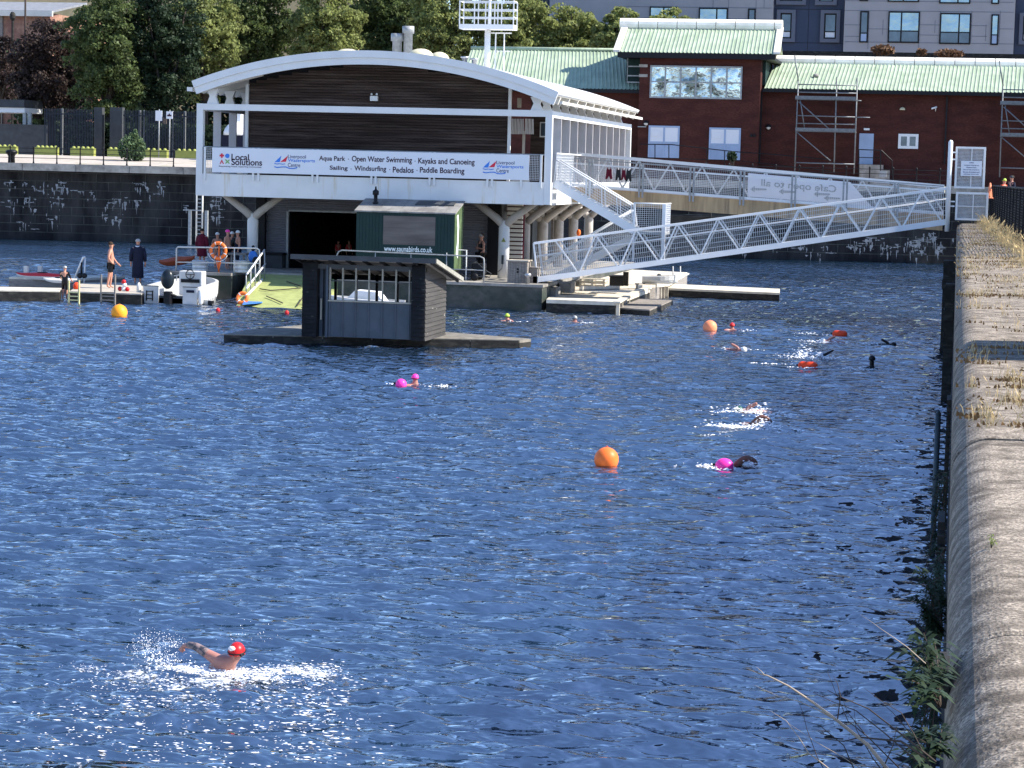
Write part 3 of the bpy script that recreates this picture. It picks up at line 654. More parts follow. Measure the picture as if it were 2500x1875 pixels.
for (x0, x1) in ((1249, 1266), (1268, 1278), (1282, 1302)):   # striped blinds hanging on the balcony
    a0, a1, c0, c1 = rect(x0, 290, x1, 328, YF+6.6); mb = MB()
    for k in range(5):
        u = a0+(a1-a0)*k/5; mb.prism([(u, YF+6.6+.03*(k % 2), c1), (u+(a1-a0)/5.5, YF+6.6+.03*((k+1) % 2), c1), (u+(a1-a0)/5+.05*k/5, YF+6.55, c0), (u+.05*k/5, YF+6.55, c0+.02)], (0, .012, 0))
    mb.build('hanging_blind', 'sheet', B)
a0, a1, c0, c1 = rect(1275, 320, 1281, 376, YF+6.8); MB().box(a0, a1, YF+6.8, YF+6.9, c0, c1).build('door_post', 'cream', B)
# floodlight on the gable
fc = P(914, 241, gy-.1)
f = MB().box(fc.x-.17, fc.x+.17, gy-.22, gy-.06, fc.z-.10, fc.z+.12).build('floodlight', 'whitec', B)
MB().ball((fc.x-.12, gy-.15, fc.z+.20), .05).ball((fc.x+.12, gy-.15, fc.z+.20), .05).build('lamp_head', 'whitec', f, True)
fc = P(1268, 250, YF+6.8); MB().box(fc.x-.08, fc.x+.08, YF+6.7, YF+6.9, fc.z-.25, fc.z+.2).build('wall_lamp', 'cream', B)
# balustrade: rail, brackets, mesh infill
hz = P(900, 368, YF).z
mb = MB().tube([(XL+.31, YF+.05, hz), (XR-.31, YF+.05, hz)], .03, 8); mb.build('handrail', 'galv', B)
for px in (501, 619, 632, 764, 776, 908, 918, 1050, 1061, 1191, 1202, 1273, 1321):
    x = P(px, 430, YF).x; lo = P(px, 449+(px-900)*.025, YF).z
    MB().box(x-.045, x+.045, YF-.10, YF-.024, lo, hz).build('rail_bracket', 'white', B)
def grid(mb, a, b, c, d, nu, nv, t):
    """wire mesh in the quad a-b (bottom) d-c (top)"""
    a, b, c, d = map(Vector, (a, b, c, d)); n = (b-a).cross(d-a).normalized()
    for i in range(nu+1): mb.beam(a.lerp(b, i/nu), d.lerp(c, i/nu), t, t, n)
    for i in range(nv+1): mb.beam(a.lerp(d, i/nv), b.lerp(c, i/nv), t, t, n)
for (x0, x1) in ((498, 518), (1292, 1316)):
    a0, a1, c0, c1 = rect(x0, 372, x1, 438, YF+.05); m_ = MB(); grid(m_, (a0, YF+.05, FT+.08), (a1, YF+.05, FT+.08), (a1, YF+.05, hz-.06), (a0, YF+.05, hz-.06), max(3, int((a1-a0)/.07)), 14, .012)
    m_.build('mesh_panel', 'whitec', B)
# roof lights, flues
for (px, py, rx, Y, nm) in ((850, 118, .62, 101.5, 0), (1028, 120, .60, 101.8, 1), (1073, 128, .50, 105, 2)):
    q = P(px, py, Y); z = az_(q.x)
    MB().lathe((q.x, Y, z-.05), [(rx, 0), (rx, .10)], 20).build('rooflight_kerb', 'whitec', B); MB().ball((q.x, Y, z+.04), rx*.97, rx*.97, .30+.04*nm).build('rooflight_dome', 'lemon', B, True)
for (px, y0, y1, w) in ((970, 82, 126, .22), (997, 64, 126, .21)):
    q = P(px, y0, 104); z = az_(q.x)
    MB().lathe((q.x, 104, z-.2), [(w, 0), (w, q.z-z-.15), (w*1.35, q.z-z-.14), (w*1.35, q.z-z+.2)], 14).build('flue', 'galv', B, True)
for (px, py) in ((1135, 137), (1158, 150)):
    q = P(px, py, 102); z = az_(q.x); MB().lathe((q.x, 102, z-.1), [(.12, 0), (.12, .30), (.2, .31), (.2, .38)], 12).build('roof_vent', 'steel', B, True)
# underside columns with V arms
def vcol(x, y, base, jz, armz, spread, top='white', r=.25):
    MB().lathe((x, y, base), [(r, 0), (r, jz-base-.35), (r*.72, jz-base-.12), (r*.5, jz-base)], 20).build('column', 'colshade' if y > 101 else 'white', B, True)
    for sx in (-1, 1):
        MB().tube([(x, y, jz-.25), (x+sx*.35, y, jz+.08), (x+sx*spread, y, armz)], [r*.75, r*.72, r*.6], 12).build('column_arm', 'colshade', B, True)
cx = P(1230, 600, 100.3).x
for i, px in enumerate((1230, 1282, 1326, 1364, 1400, 1437)):
    y = PX(px, 550, cx).y if i else 100.3
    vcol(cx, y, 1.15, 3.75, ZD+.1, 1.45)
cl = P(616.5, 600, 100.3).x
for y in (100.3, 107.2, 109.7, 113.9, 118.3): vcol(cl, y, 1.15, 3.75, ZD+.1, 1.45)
# warning triangle + cable box on the front right column
q = P(1229, 585, 100); MB().prism([(q.x-.10, 100.035, q.z-.1), (q.x+.10, 100.035, q.z-.1), (q.x, 100.035, q.z+.09)], (0, .01, 0)).build('warning_sign', 'yellow', B)
q = P(1227, 634, 100); MB().box(q.x-.05, q.x+.05, 99.98, 100.06, q.z-.2, q.z+.2).tube([(q.x, 100.0, q.z-.2), (q.x-.02, 99.98, q.z-.4), (q.x-.2, 99.98, q.z-.55)], .015, 6).build('cable_box', 'dgrey', B)
# lower storey
AZ = 1.15; LY_ = 103.4
def ribbed(x0, x1, z0, z1, y, pitch=.11):
    mb = MB(); z = z0
    while z < z1-.01:
        zt = min(z+pitch, z1); mb.add([(x0, y, z), (x1, y, z), (x1, y-.035, z+(zt-z)*.45), (x0, y-.035, z+(zt-z)*.45), (x1, y, z+(zt-z)*.8), (x0, y, z+(zt-z)*.8), (x1, y, zt), (x0, y, zt)], [(0, 1, 2, 3), (3, 2, 4, 5), (5, 4, 6, 7)]); z = zt
    return mb
sx0 = P(646, 600, LY_).x; ox0 = P(704, 600, LY_).x; ox1 = P(1065, 600, LY_).x; sx1 = P(1200, 600, LY_).x; oz = P(880, 521, LY_).z
ribbed(sx0, ox0-.1, AZ, ZD, LY_).build('roller_shutter', 'shutter', B); ribbed(ox0-.1, ox1, oz, ZD, LY_).build('roller_shutter', 'shutter', B); ribbed(ox1, sx1, AZ, ZD, LY_).build('roller_shutter', 'shutter', B)
MB().box(ox0-.1, ox0, LY_-.06, LY_+.1, AZ, oz).box(ox0, ox1, LY_-.05, LY_+.1, oz, oz+.08).build('door_frame', 'galv', B)
mb = MB(); mb.box(ox0, ox0+.05, LY_+.1, 115, AZ, oz+.3); mb.box(ox1-.05, ox1, LY_+.1, 115, AZ, oz+.3); mb.box(ox0, ox1, 115, 115.2, AZ, oz+.3); mb.box(ox0, ox1, LY_+.1, 115.2, oz+.3, oz+.4); mb.box(ox0, ox1, LY_+.1, 115.2, AZ-.01, AZ+.01)
mb.build('store_interior', 'dark', B)
for (px, w) in ((636, .22), (1206, .30)):
    q = P(px, 600, LY_-.2); MB().box(q.x-w, q.x+w, LY_-.3, LY_, AZ, ZD).build('pilaster', 'black', B)
mb = MB(); q = P(1256, 600, 103.6); z = AZ
while z < ZD: mb.box(q.x-.36, q.x+.36, 103.5, 103.7, z, z+.14); z += .2
mb.build('louvre_panel', 'cream', B)
MB().box(q.x-.40, q.x+.40, 103.72, 103.9, AZ, ZD).build('louvre_back', 'maroon', B)
for i in range(9):
    y = 104.4+i*2.0; MB().box(cx-1.0-.3, cx-.95, y, y+1.3, AZ, ZD).build('panel', 'woodmid' if i % 2 else 'dgrey', B)
MB().box(cx-1.5, cx-1.31, 104, 123, AZ, ZD).build('back_panel', 'dark', B)
# ---- banner on the balustrade
a0, a1, c0, c1 = rect(518, 369, 1292, 430, YF-.12)
BN = thing('banner', 'long white banner listing watersports in dark lettering on the balcony rail', 'banner', ((a0+a1)/2, YF-.12, c0))
MB().box(a0, a1, YF-.13, YF-.115, c0, c1).build('banner_sheet', 'sheet', BN)
by = YF-.136
def tx(s, x0, x1, yb, yt, m='ink', bold=.02, **k):
    c = rect(x0, yt, x1, yb, YF-.13); return text(s, m, BN, c[0], k.pop('dy', by), c[2], c[1]-c[0], c[3]-c[2], bold=bold, **k)
tx('Local', 565, 608, 391.5, 376); tx('Solutions', 565, 640, 404, 388)
tx('Empowering People. Supporting Communities.', 535, 639, 409.5, 405, bold=.01)
tx('Liverpool', 703, 747, 389.5, 378, 'inkblue', .005); tx('Watersports', 703, 769, 398, 388, 'bluelogo', .015); tx('Centre', 703, 733, 408, 398, 'inkblue', .005)
tx('Aqua Park', 779, 843, 396, 381); tx('Open Water Swimming', 859, 1006, 400, 382); tx('Kayaks and Canoeing', 1021, 1159, 405, 387)
tx('Sailing', 805, 849, 418, 404.5); tx('Windsurfing', 865, 943, 421, 405); tx('Pedalos', 959, 1010, 422, 407.5); tx('Paddle Boarding', 1025, 1134, 427, 409)
mb = MB()
for (x, y) in ((850.5, 388.5), (1013.5, 393.5), (857, 412.5), (951.5, 414), (1018, 416)):
    q = P(x, y, by); mb.box(q.x-.018, q.x+.018, by-.003, by, q.z-.018, q.z+.018)
mb.build('lettering', 'ink', BN)
tx('Liverpool', 1212, 1256, 404, 393, 'inkblue', .005); tx('Watersports', 1212, 1278, 413, 403, 'bluelogo', .015); tx('Centre', 1212, 1242, 421.5, 411.5, 'inkblue', .005)
def bp(x, y): q = P(x, y, by); return (q.x, by, q.z)
def poly(pts, m, nm='emblem'): MB().prism([bp(*p) for p in pts], (0, .003, 0)).build(nm, m, BN)
poly([(536, 377.5), (539.5, 377.5), (539.5, 374.5), (543.5, 374.5), (543.5, 377.5), (547, 377.5), (547, 382), (543.5, 382), (543.5, 385.5), (539.5, 385.5), (539.5, 382), (536, 382)], 'redlogo')
poly([(555+5.6*math.cos(t*.524), 380.5+5.6*math.sin(t*.524)) for t in range(12)], 'bluelogo')
poly([(536, 400), (541.5, 389), (547, 400), (544, 400), (541.5, 394), (539, 400)], 'redlogo')
poly([(549.5, 389), (552, 389), (555.5, 392.5), (559, 389), (561, 391), (557.5, 394.5), (561, 399), (558.5, 400), (555.5, 396.5), (551.5, 400), (549.5, 398), (553, 394.5), (549.5, 391)], 'greenlogo')
for dx, dy in ((0, 0), (509, 13)):
    poly([(670+dx, 396+dy), (687+dx, 380+dy), (683+dx, 396+dy)], 'bluelogo'); poly([(684+dx, 395.5+dy), (703+dx, 380+dy), (698+dx, 395+dy)], 'redlogo')
    mb = MB(); mb.tube([bp(x+dx, y+dy) for x, y in ((670, 399), (676, 400.5), (683, 399.5))], .018, 5).tube([bp(x+dx, y+dy) for x, y in ((684, 400), (690, 401), (696, 400))], .018, 5)
    mb.tube([bp(x+dx, y+dy) for x, y in ((670, 407), (677, 409), (688, 407.5), (698, 407.5), (706, 411), (716, 411.5), (724, 410), (725, 408))], .022, 5); mb.build('emblem', 'bluelogo', BN)
# ---- signal mast behind the roof
q = P(1190, 110, 107); zr = az_(q.x)-.2
T_ = thing('signal_mast', 'white mast carrying an empty square lattice cage above the arched roof', 'mast', (q.x, 107, zr))
MB().tube([(q.x, 107, zr), (q.x, 107, P(1190, 74, 107).z)], .14, 12).tube([(q.x+.06, 107, P(1190, 80, 107).z), (q.x+.08, 107, P(1190, -14, 107).z)], .07, 10).build('pole', 'whitec', T_, True)
def Lc(x, y, dy=0): v = P(x, y, 107+dy); return Vector((v.x, 107+dy, v.z))
mb = MB()
for dy in (-.45, .45):
    for (a, b) in (((1126, 3), (1259, 6)), ((1126, 23), (1259, 26)), ((1126, 42), (1259, 45))):
        c0 = rect(1126, a[1], 1259, b[1]+1, 107); zz = (c0[2]+c0[3])/2
        mb.beam((c0[0], 107+dy, zz), (c0[1], 107+dy, zz), .05, .05)
    zt, zb = Lc(1190, 4).z, Lc(1190, 66).z
    for px in (1127, 1163, 1190, 1203, 1220, 1258): x = Lc(px, 40).x; mb.beam((x, 107+dy, zb), (x, 107+dy, zt), .045, .045)
for px in (1127, 1258):
    for py in (4, 24, 43): v = Lc(px, py); mb.beam((v.x, 106.55, v.z), (v.x, 107.45, v.z), .04, .04)
mb.build('cage', 'whitec', T_)
x0, x1 = Lc(1126, 66).x, Lc(1258, 66).x; z = Lc(1190, 66).z; MB().box(x0, x1, 106.5, 107.5, z-.12, z+.10).build('cage_floor', 'whitec', T_)
mb = MB(); x0, x1 = Lc(1208, 100).x, Lc(1229, 100).x; zt = Lc(1220, 80).z; mb.tube([(x0, 107.2, zr-.3), (x0, 107.2, zt)], .035, 6).tube([(x1, 107.2, zr-.6), (x1, 107.2, zt)], .035, 6).tube([(q.x, 107.2, zt), (x1+.35, 107.2, zt)], .03, 6).tube([(x0, 107.2, zt-.85), (x1+.3, 107.2, zt-.85)], .015, 6)
mb.build('bracket_frame', 'whitec', T_)

# ================================================================== APRON, SLIPWAY
ap = thing('landing_platform', 'low concrete platform under the white building with stained dark sides', 'platform', (-25, 100, 0))
sxl = G(588, 748).x; xr = G(1318, 762).x
AXL = P(420, 700, 97).x
MB().box(AXL, P(572, 700, 97).x, 96.6, 124, -1.5, AZ-.12).build('platform_side', 'conwet', ap); 
SL = P(572, 700, 97).x; SR = -26.3
MB().box(SL, SR, 98.4, 124, -1.5, AZ-.12).build('platform_side', 'conwet', ap); MB().box(SR, xr, 95.9, 124, -1.5, AZ-.12).build('platform_side', 'conwet', ap)
MB().box(AXL-.05, SL+.0, 96.5, 98.3, AZ-.12, AZ).box(AXL-.05, xr+.05, 98.3, 124, AZ-.12, AZ+.0).box(SR, xr+.05, 95.82, 98.3, AZ-.12, AZ).build('platform_top', 'concrete', ap)
a = G(582, 750, 0); b = G(740, 757, 0)
solo('slipway', MB().prism([(a.x-.1, a.y-.2, -.12), (SR, a.y-.2, -.12), (SR, 98.4, AZ-.06), (SL+.25, 98.4, AZ-.06)], (0, 0, -.25)), 'algae', 'slipway coated in yellow-green algae sloping down into the water', 'slipway', (-28, 95, 0))
solo('mat', MB().prism([G(*t, .12)+Vector((0, 0, .02)) for t in ((592, 745), (640, 741), (646, 732), (600, 733))], (0, 0, .03)), 'teal' if 0 else 'blue', 'blue-green mat lying on the foot of the algae covered slipway', 'mat', G(620, 738, .1))
# ================================================================== SAUNA CABIN on the platform
YS = 96.5; a0, a1, c0, c1 = rect(871, 520, 1110, 664, YS); bz = AZ+.45
q = P(871, 516, YS); q2 = P(1110, 524, YS); eav = (q.z+q2.z)/2; SX0, SX1 = q.x, q2.x; SDP = 1.7
CB = thing('sauna_cabin', 'dark green timber cabin with grey roof and stovepipe standing by the shutters', 'cabin', ((SX0+SX1)/2, YS, AZ))
mb = MB(); n = 30
for i in range(n):
    x0 = SX0+(SX1-SX0)*i/n; x1 = SX0+(SX1-SX0)*(i+1)/n; mb.box(x0, x1-.012, YS-.02, YS, bz, eav)
mb.box(SX0, SX1, YS+.001, YS+SDP, bz, eav); mb.build('wall', 'green', CB)
mb = MB(); mb.prism([(SX1+.002, YS, bz), (SX1+.002, YS+SDP, bz), (SX1+.002, YS+SDP, eav+.5), (SX1+.002, YS, eav)], (.02, 0, 0)); mb.build('end_wall', 'leafG', CB)
MB().box(SX0+.1, SX1-.1, YS+.1, YS+SDP-.1, AZ, bz-.002).build('underframe', 'black', CB)
ez0 = eav-.0; rz = P(1000, 490, YS+SDP).z; mb = MB(); n = 9
for i in range(n):
    x0 = SX0-.08+(SX1-SX0+.16)*i/n; x1 = SX0-.08+(SX1-SX0+.16)*(i+1)/n-.012
    mb.prism([(x0, YS-.12, ez0), (x1, YS-.12, ez0), (x1, YS+SDP+.1, rz), (x0, YS+SDP+.1, rz)], (0, 0, .06))
mb.build('roof', 'felt', CB)
def rfz(y): return ez0+.062+(rz-ez0)*(y-YS+.12)/(SDP+.22)
x0, x1 = P(1013, 505, YS+.9).x, P(1108, 505, YS+.9).x
MB().prism([(x0, YS+.9, rfz(YS+.9)), (x1, YS+.9, rfz(YS+.9)), (x1-.02, YS+1.45, rfz(YS+1.45)), (x0+.05, YS+1.45, rfz(YS+1.45))], (0, 0, .05)).build('roof_hatch', 'dgrey', CB)
q = P(917, 490, YS+1.0); z = rfz(YS+1.0); f = MB().lathe((q.x, YS+1, z-.05), [(.13, 0), (.12, .12), (.085, .14), (.085, .42), (.14, .43), (.14, .60), (.05, .66), (.03, .8)], 14).build('stovepipe', 'black', CB, True)
a0, a1, c0, c1 = rect(936, 528, 1063, 598, YS); MB().box(a0, a1, YS-.035, YS-.022, c0, c1).build('window_board', 'ply', CB)
MB().box(a0-.05, a1+.05, YS-.03, YS-.021, c0-.06, c0-.002).build('window_sill', 'green', CB)
c = rect(938, 600, 1056, 615, YS); text('www.saunabirds.co.uk', 'letw', CB, c[0], YS-.03, c[2], c[1]-c[0], (c[3]-c[2])*.9, bold=.012)
mb = MB(); X = SX1+.026
mb.prism([(X, YS+.35, eav-.1), (X, YS+.55, eav-.6), (X, YS+.5, bz+1.2), (X, YS+.3, bz+.7), (X, YS+.7, bz+.5), (X, YS+.8, eav-.5), (X, YS+.6, eav)], (.004, 0, 0)); mb.build('bird_mark', 'letw', CB)

# ---- tubular steel railing in front of the cabin
def rail(name, label, posts, tops, m, T=None, rr_=.022, mids=(.5,), cat='railing', group=None):
    """posts: base points (world); tops: top points"""
    T = T or thing(name, label, cat, posts[0], group); mb = MB(); mb.tube(tops, rr_, 8)
    for k in mids: mb.tube([Vector(p).lerp(Vector(t), k) for p, t in zip(posts, tops)], rr_*.8, 6)
    mb.build('rail', m, T, True)
    for p, t in zip(posts, tops): MB().tube([p, t], rr_, 8).build('post', m, T, True)
    return T
YR = 96.02
rl = thing('railing', 'galvanised tube railing with rounded corners in front of the green cabin', 'railing', (-22, YR, AZ))
pt = [(820, 628), (827, 614), (835, 611), (916, 615), (1003, 619), (1090, 623), (1172, 626), (1181, 631), (1182, 640)]
pp = [P(a, b, YR) for a, b in pt]; pp = [(v.x, YR, v.z) for v in pp]; endz = P(1181, 690, YR).z
MB().tube([(pp[0][0], YR, AZ)]+pp+[(pp[-1][0], YR, AZ)], .03, 8).build('rail', 'galv', rl, True)
MB().tube([(P(1182, 660, YR).x, YR, P(1182, 660, YR).z), (P(1100, 657, YR).x, YR, P(1100, 657, YR).z)], .022, 8).build('mid_rail', 'galv', rl, True)
for px in (916, 1003, 1090):
    v = P(px, 640, YR); MB().tube([(v.x, YR, AZ), (v.x, YR, P(px, 617, YR).z)], .022, 8).build('post', 'galv', rl, True)
q = P(1112, 610, 97.4); q2 = P(1138, 655, 97.4)
solo('handrail', MB().tube([(q.x, 97.4, q.z), (q2.x, 97.4, q.z), (q2.x, 97.4, AZ)], .03, 8), 'whitec', 'short white handrail at the right end of the green cabin', 'handrail', (q2.x, 97.4, AZ))
# wheeled launching trolley with looped frame
q = P(1158, 688, 97.3); T_ = thing('boat_trolley', 'black two wheeled launching trolley parked between cabin and column', 'trolley', (q.x, 97.3, AZ))
for dy in (0, 1.0): MB().lathe((q.x+.02, 97.2+dy, AZ+.17), [(.05, -.05), (.17, -.05), (.17, .05), (.05, .05)], 14, 'y').build('wheel', 'black', T_, True); 
def PA(x, y, Y=97.4): v = P(x, y, Y); return (v.x, Y, v.z)
MB().tube([PA(1163, 640), PA(1185, 660), PA(1199, 668), PA(1195, 677), PA(1168, 670), PA(1150, 655), PA(1152, 642), PA(1163, 640)], .022, 6).tube([PA(1105, 672), PA(1140, 674), PA(1190, 676)], .03, 6).tube([PA(1110, 680), PA(1150, 683)], .03, 6).build('frame', 'dgrey', T_, True)
MB().box(PA(1150, 660)[0], PA(1180, 660)[0], 97.4, 98.1, AZ+.25, AZ+.75).build('tank', 'black', T_, bevel=.06)
q = P(1107, 690, 97); solo('outboard_engine', MB().box(q.x-.25, q.x-.05, 96.7, 97.1, AZ+.15, AZ+.42).box(q.x-.32, q.x+.10, 96.8, 97, AZ+.02, AZ+.14).tube([(q.x, 96.9, AZ+.1), (q.x+.4, 96.9, AZ+.3)], .05, 8), 'black', 'black engine lying on the platform edge beside the trolley', 'engine', (q.x, 97, AZ), bevel=.03)
# timber box + bollard at the platform corner
a0, a1, c0, c1 = rect(1240, 635, 1288, 690, 96.6)
T_ = thing('timber_box', 'weathered grey plank cabinet on the platform corner beside the gangway', 'box', (a0, 96.8, AZ))
mb = MB(); n = 7
for i in range(n): mb.box(a0+(a1-a0)*i/n, a0+(a1-a0)*(i+1)/n-.012, 96.5, 96.53, AZ, c1-.05)
mb.box(a0, a1, 96.531, 97.4, AZ, c1-.05); mb.build('body', 'woodmid', T_); MB().box(a0-.05, a1+.05, 96.42, 97.45, c1-.05, c1).build('lid', 'wood', T_)
for zz in (.0, -.12): MB().lathe(((a0+a1)/2+.02, 96.5, (c0+c1)/2+.1+zz), [(.05, -.02), (.05, .0)], 10, 'y').build('socket', 'black', T_)
a0, a1, c0, c1 = rect(1288, 648, 1312, 682, 96.9)
solo('timber_box', MB().box(a0, a1, 96.9, 97.6, AZ, c1-.12).box(a0-.04, a1+.04, 96.85, 97.65, c1-.12, c1-.08), 'woodmid', 'lower grey timber step box tucked between cabinet and gangway foot', 'box', (a0, 97, AZ))
q = G(1300, 690, AZ); solo('bollard', MB().lathe((q.x, 96.3, AZ), [(.09, 0), (.08, .3), (.15, .34), (.15, .42), (.09, .46)], 14), 'steel', 'small metal mooring bollard at the front corner of the platform', 'bollard', (q.x, 96.3, AZ), smooth=True)

# ================================================================== GANGWAY
A = P(1303, 594, 97); A0 = P(1312, 683, 97); Bq = P(2313, 460, 100); B0 = P(2313, 542, 100)
GW = thing('gangway', 'long white lattice gangway climbing from the pontoon to the quay gate', 'gangway', (A0.x, 97.5, A0.z))
NB = 10
for side, dy in ((0, 0.0), (1, 1.25)):
    o_ = Vector((0, dy, 0)); t0_, t1_, b0_, b1_ = A+o_, Bq+o_, A0+o_, B0+o_
    MB().beam(b0_, b1_, .10, .22).build('bottom_chord', 'whitec', GW)
    MB().beam(t0_, t1_, .13, .10).build('top_chord', 'whitec', GW)
    mb = MB(); mb.beam(t0_, b0_, .07, .07, (0, 1, 0)).build('end_post', 'whitec', GW); MB().beam(t1_, b1_, .09, .09, (0, 1, 0)).build('end_post', 'whitec', GW)
    for i in range(NB):
        u0_, u1_, um = (.052+i*.0985), (.052+(i+1)*.0985), (.052+(i+.5)*.0985)
        bt = b0_.lerp(b1_, um); MB().beam(t0_.lerp(t1_, u0_), bt, .06, .06, (0, 1, 0)).build('diagonal', 'whitec', GW)
        if u1_ < 1: MB().beam(bt, t0_.lerp(t1_, u1_), .06, .06, (0, 1, 0)).build('diagonal', 'whitec', GW)
    MB().tube([A.lerp(A0, .36)+o_+Vector((0, .08 if side == 0 else -.08, 0)), Bq.lerp(B0, .32)+o_+Vector((0, .08 if side == 0 else -.08, 0))], .03, 8).build('handrail', 'whitec', GW, True)
    mb = MB(); yo = Vector((0, .04 if side == 0 else -.04, 0)); grid(mb, b0_+yo+Vector((0, 0, .12)), b1_+yo+Vector((0, 0, .12)), t1_+yo, t0_+yo, 200, 7, .0105); mb.build('mesh_panel', 'galv' if side else 'whitec', GW)
MB().prism([A0+Vector((0, .05, .0)), A0+Vector((0, 1.2, .0)), B0+Vector((0, 1.2, .0)), B0+Vector((0, .05, .0))], (0, 0, .06)).build('deck', 'wooddark', GW)
q = P(1303, 700, 97.3); solo('gangway_roller', MB().lathe((A0.x-.05, 97, AZ+.13), [(.12, 0), (.12, 1.25)], 14, 'y').box(A0.x-.18, A0.x+.05, 96.9, 96.98, AZ, AZ+.3), 'steel', 'steel roller and foot plate under the low end of the gangway', 'roller', (A0.x, 97.5, AZ), smooth=False)

# ================================================================== UPPER WALKWAY building -> quay
YW = 104.0
wt0 = P(1352, 383, YW); wt1 = P(2305, 455, YW); wb0 = P(1400, 455, YW); wb1 = P(2305, 524, YW)
def wtop(x): return wt0.z+(wt1.z-wt0.z)*(x-wt0.x)/(wt1.x-wt0.x)
def wbot(x): return wb0.z+(wb1.z-wb0.z)*(x-wb0.x)/(wb1.x-wb0.x)
WK = thing('walkway', 'white railed footbridge on a tan timber girder leading from the building to the quay', 'footbridge', (wt0.x, YW, 4))
x0, x1 = wt0.x, wt1.x
MB().beam((x0, YW, wtop(x0)), (x1, YW, wtop(x1)), .06, .05).build('handrail', 'galv', WK)
MB().beam((x0, YW, wtop(x0)-.22), (x1, YW, wtop(x1)-.22), .05, .07).build('rail', 'whitec', WK)
MB().beam((x0, YW, wbot(x0)+.06), (x1, YW, wbot(x1)+.06), .06, .10).build('toe_rail', 'whitec', WK)
MB().prism([(x0, YW+.08, wbot(x0)-.02), (x1, YW+.08, wbot(x1)-.02), (x1, YW+.08, wbot(x1)-.72), (x0, YW+.08, wbot(x0)-.72)], (0, .12, 0)).build('girder', 'tan', WK)
MB().prism([(x0, YW+.2, wbot(x0)-.05), (x1, YW+.2, wbot(x1)-.05), (x1, YW+2.0, wbot(x1)-.05), (x0, YW+2.0, wbot(x0)-.05)], (0, 0, -.12)).build('deck', 'woodmid', WK)
px = 1566-4*62.4
pxs = [1442, 1566, 1690, 1813, 1939, 2065, 2190]
for p_ in pxs:
    for d in (-4.2, 4.2):
        x = P(p_+d, 430, YW).x; MB().box(x-.04, x+.04, YW-.09, YW-.03, wbot(x)-.28, wtop(x)+.01).build('post', 'galv', WK)
xs_ = [x0]+[P(p_, 430, YW).x for p_ in pxs]+[x1]
for i in range(len(xs_)-1):
    a, b = xs_[i]+.08, xs_[i+1]-.08; mb = MB(); grid(mb, (a, YW, wbot(a)+.12), (b, YW, wbot(b)+.12), (b, YW, wtop(b)-.25), (a, YW, wtop(a)-.25), max(4, int((b-a)/.085)), 12, .010); mb.build('mesh_panel', 'whitec', WK)
# rear truss
YT = 106.0; r0_ = P(1545, 388, YT); r1_ = P(2303, 455, YT); 
def rtop(x): return r0_.z+(r1_.z-r0_.z)*(x-r0_.x)/(r1_.x-r0_.x)
MB().beam((x0, YT, rtop(x0)), (x1, YT, rtop(x1)), .16, .15).build('truss_chord', 'whitec', WK)
MB().beam((x0, YT, wbot(x0)), (x1, YT, wbot(x1)), .12, .14).build('truss_chord', 'whitec', WK)
n = 12; step = (x1-x0)/n
for i in range(n):
    a = x0+step*i; b = a+step/2; c = a+step
    MB().beam((a, YT-.02, wbot(a)+.07), (b, YT-.02, rtop(b)-.06), .07, .07, (0, 1, 0)).build('truss_diagonal', 'whitec', WK)
    MB().beam((b, YT-.02, rtop(b)-.06), (c, YT-.02, wbot(c)+.07), .07, .07, (0, 1, 0)).build('truss_diagonal', 'whitec', WK)
mb = MB(); grid(mb, (x0, YT-.1, wbot(x0)+.1), (x1, YT-.1, wbot(x1)+.1), (x1, YT-.1, rtop(x1)-.1), (x0, YT-.1, rtop(x0)-.1), 190, 12, .010); mb.build('mesh_panel', 'galv', WK)
# cafe banner seen from behind (mirror writing)
bx0, bx1 = P(1826, 440, YT-.14).x, P(2075, 460, YT-.14).x; bx2 = P(2128, 498, YT-.14).x
CBn = thing('banner', 'pale cafe banner tied inside the footbridge so its writing reads backwards', 'banner', (bx0, YT-.14, 5))
MB().prism([(bx0, YT-.14, wbot(bx0)+.12), (bx2, YT-.14, wbot(bx2)+.10), (bx1, YT-.14, rtop(bx1)-.18), (bx0, YT-.14, rtop(bx0)-.18)], (0, .012, 0)).build('banner_sheet', 'sheet', CBn)
c = rect(1858, 440, 2042, 466, YT-.15)
sh = (rtop(c[1])-rtop(c[0])); tt = text('Cafe open to all', 'galv', CBn, c[0], YT-.152, c[2]-.02, c[1]-c[0], (c[3]-c[2])*.85, mirror=True)
off = CBn.location
for v in tt.data.vertices: v.co.z += sh*((v.co.x+off.x-c[0])/(c[1]-c[0])-.5)
for (px, py) in ((1850, 462), (1920, 468), (2005, 474), (2030, 484)):
    q = P(px, py, YT-.152); MB().prism([(q.x-.35, q.y, q.z), (q.x-.15, q.y, q.z+.14), (q.x-.15, q.y, q.z+.05), (q.x+.4, q.y, q.z+.03), (q.x+.4, q.y, q.z-.04), (q.x-.15, q.y, q.z-.05), (q.x-.15, q.y, q.z-.14)], (0, .004, 0)).build('arrow', 'galv', CBn)
# white triangular gusset brace and supports under the walkway
solo('support_frame', MB().box(P(1705, 560, 107).x, P(1790, 560, 107).x, 106.9, 107.1, P(1740, 585, 107).z, P(1740, 570, 107).z).box(P(1600, 560, 107).x, P(2100, 560, 107).x, 106.9, 107.1, P(1850, 548, 107).z, P(1850, 532, 107).z).box(P(1735, 510, 107).x-.06, P(1735, 510, 107).x+.06, 106.8, 106.9, P(1740, 600, 107).z, P(1735, 500, 107).z), 'dgrey', 'dark steel frame carrying the footbridge behind the gangway', 'frame', (-10, 107, 3))
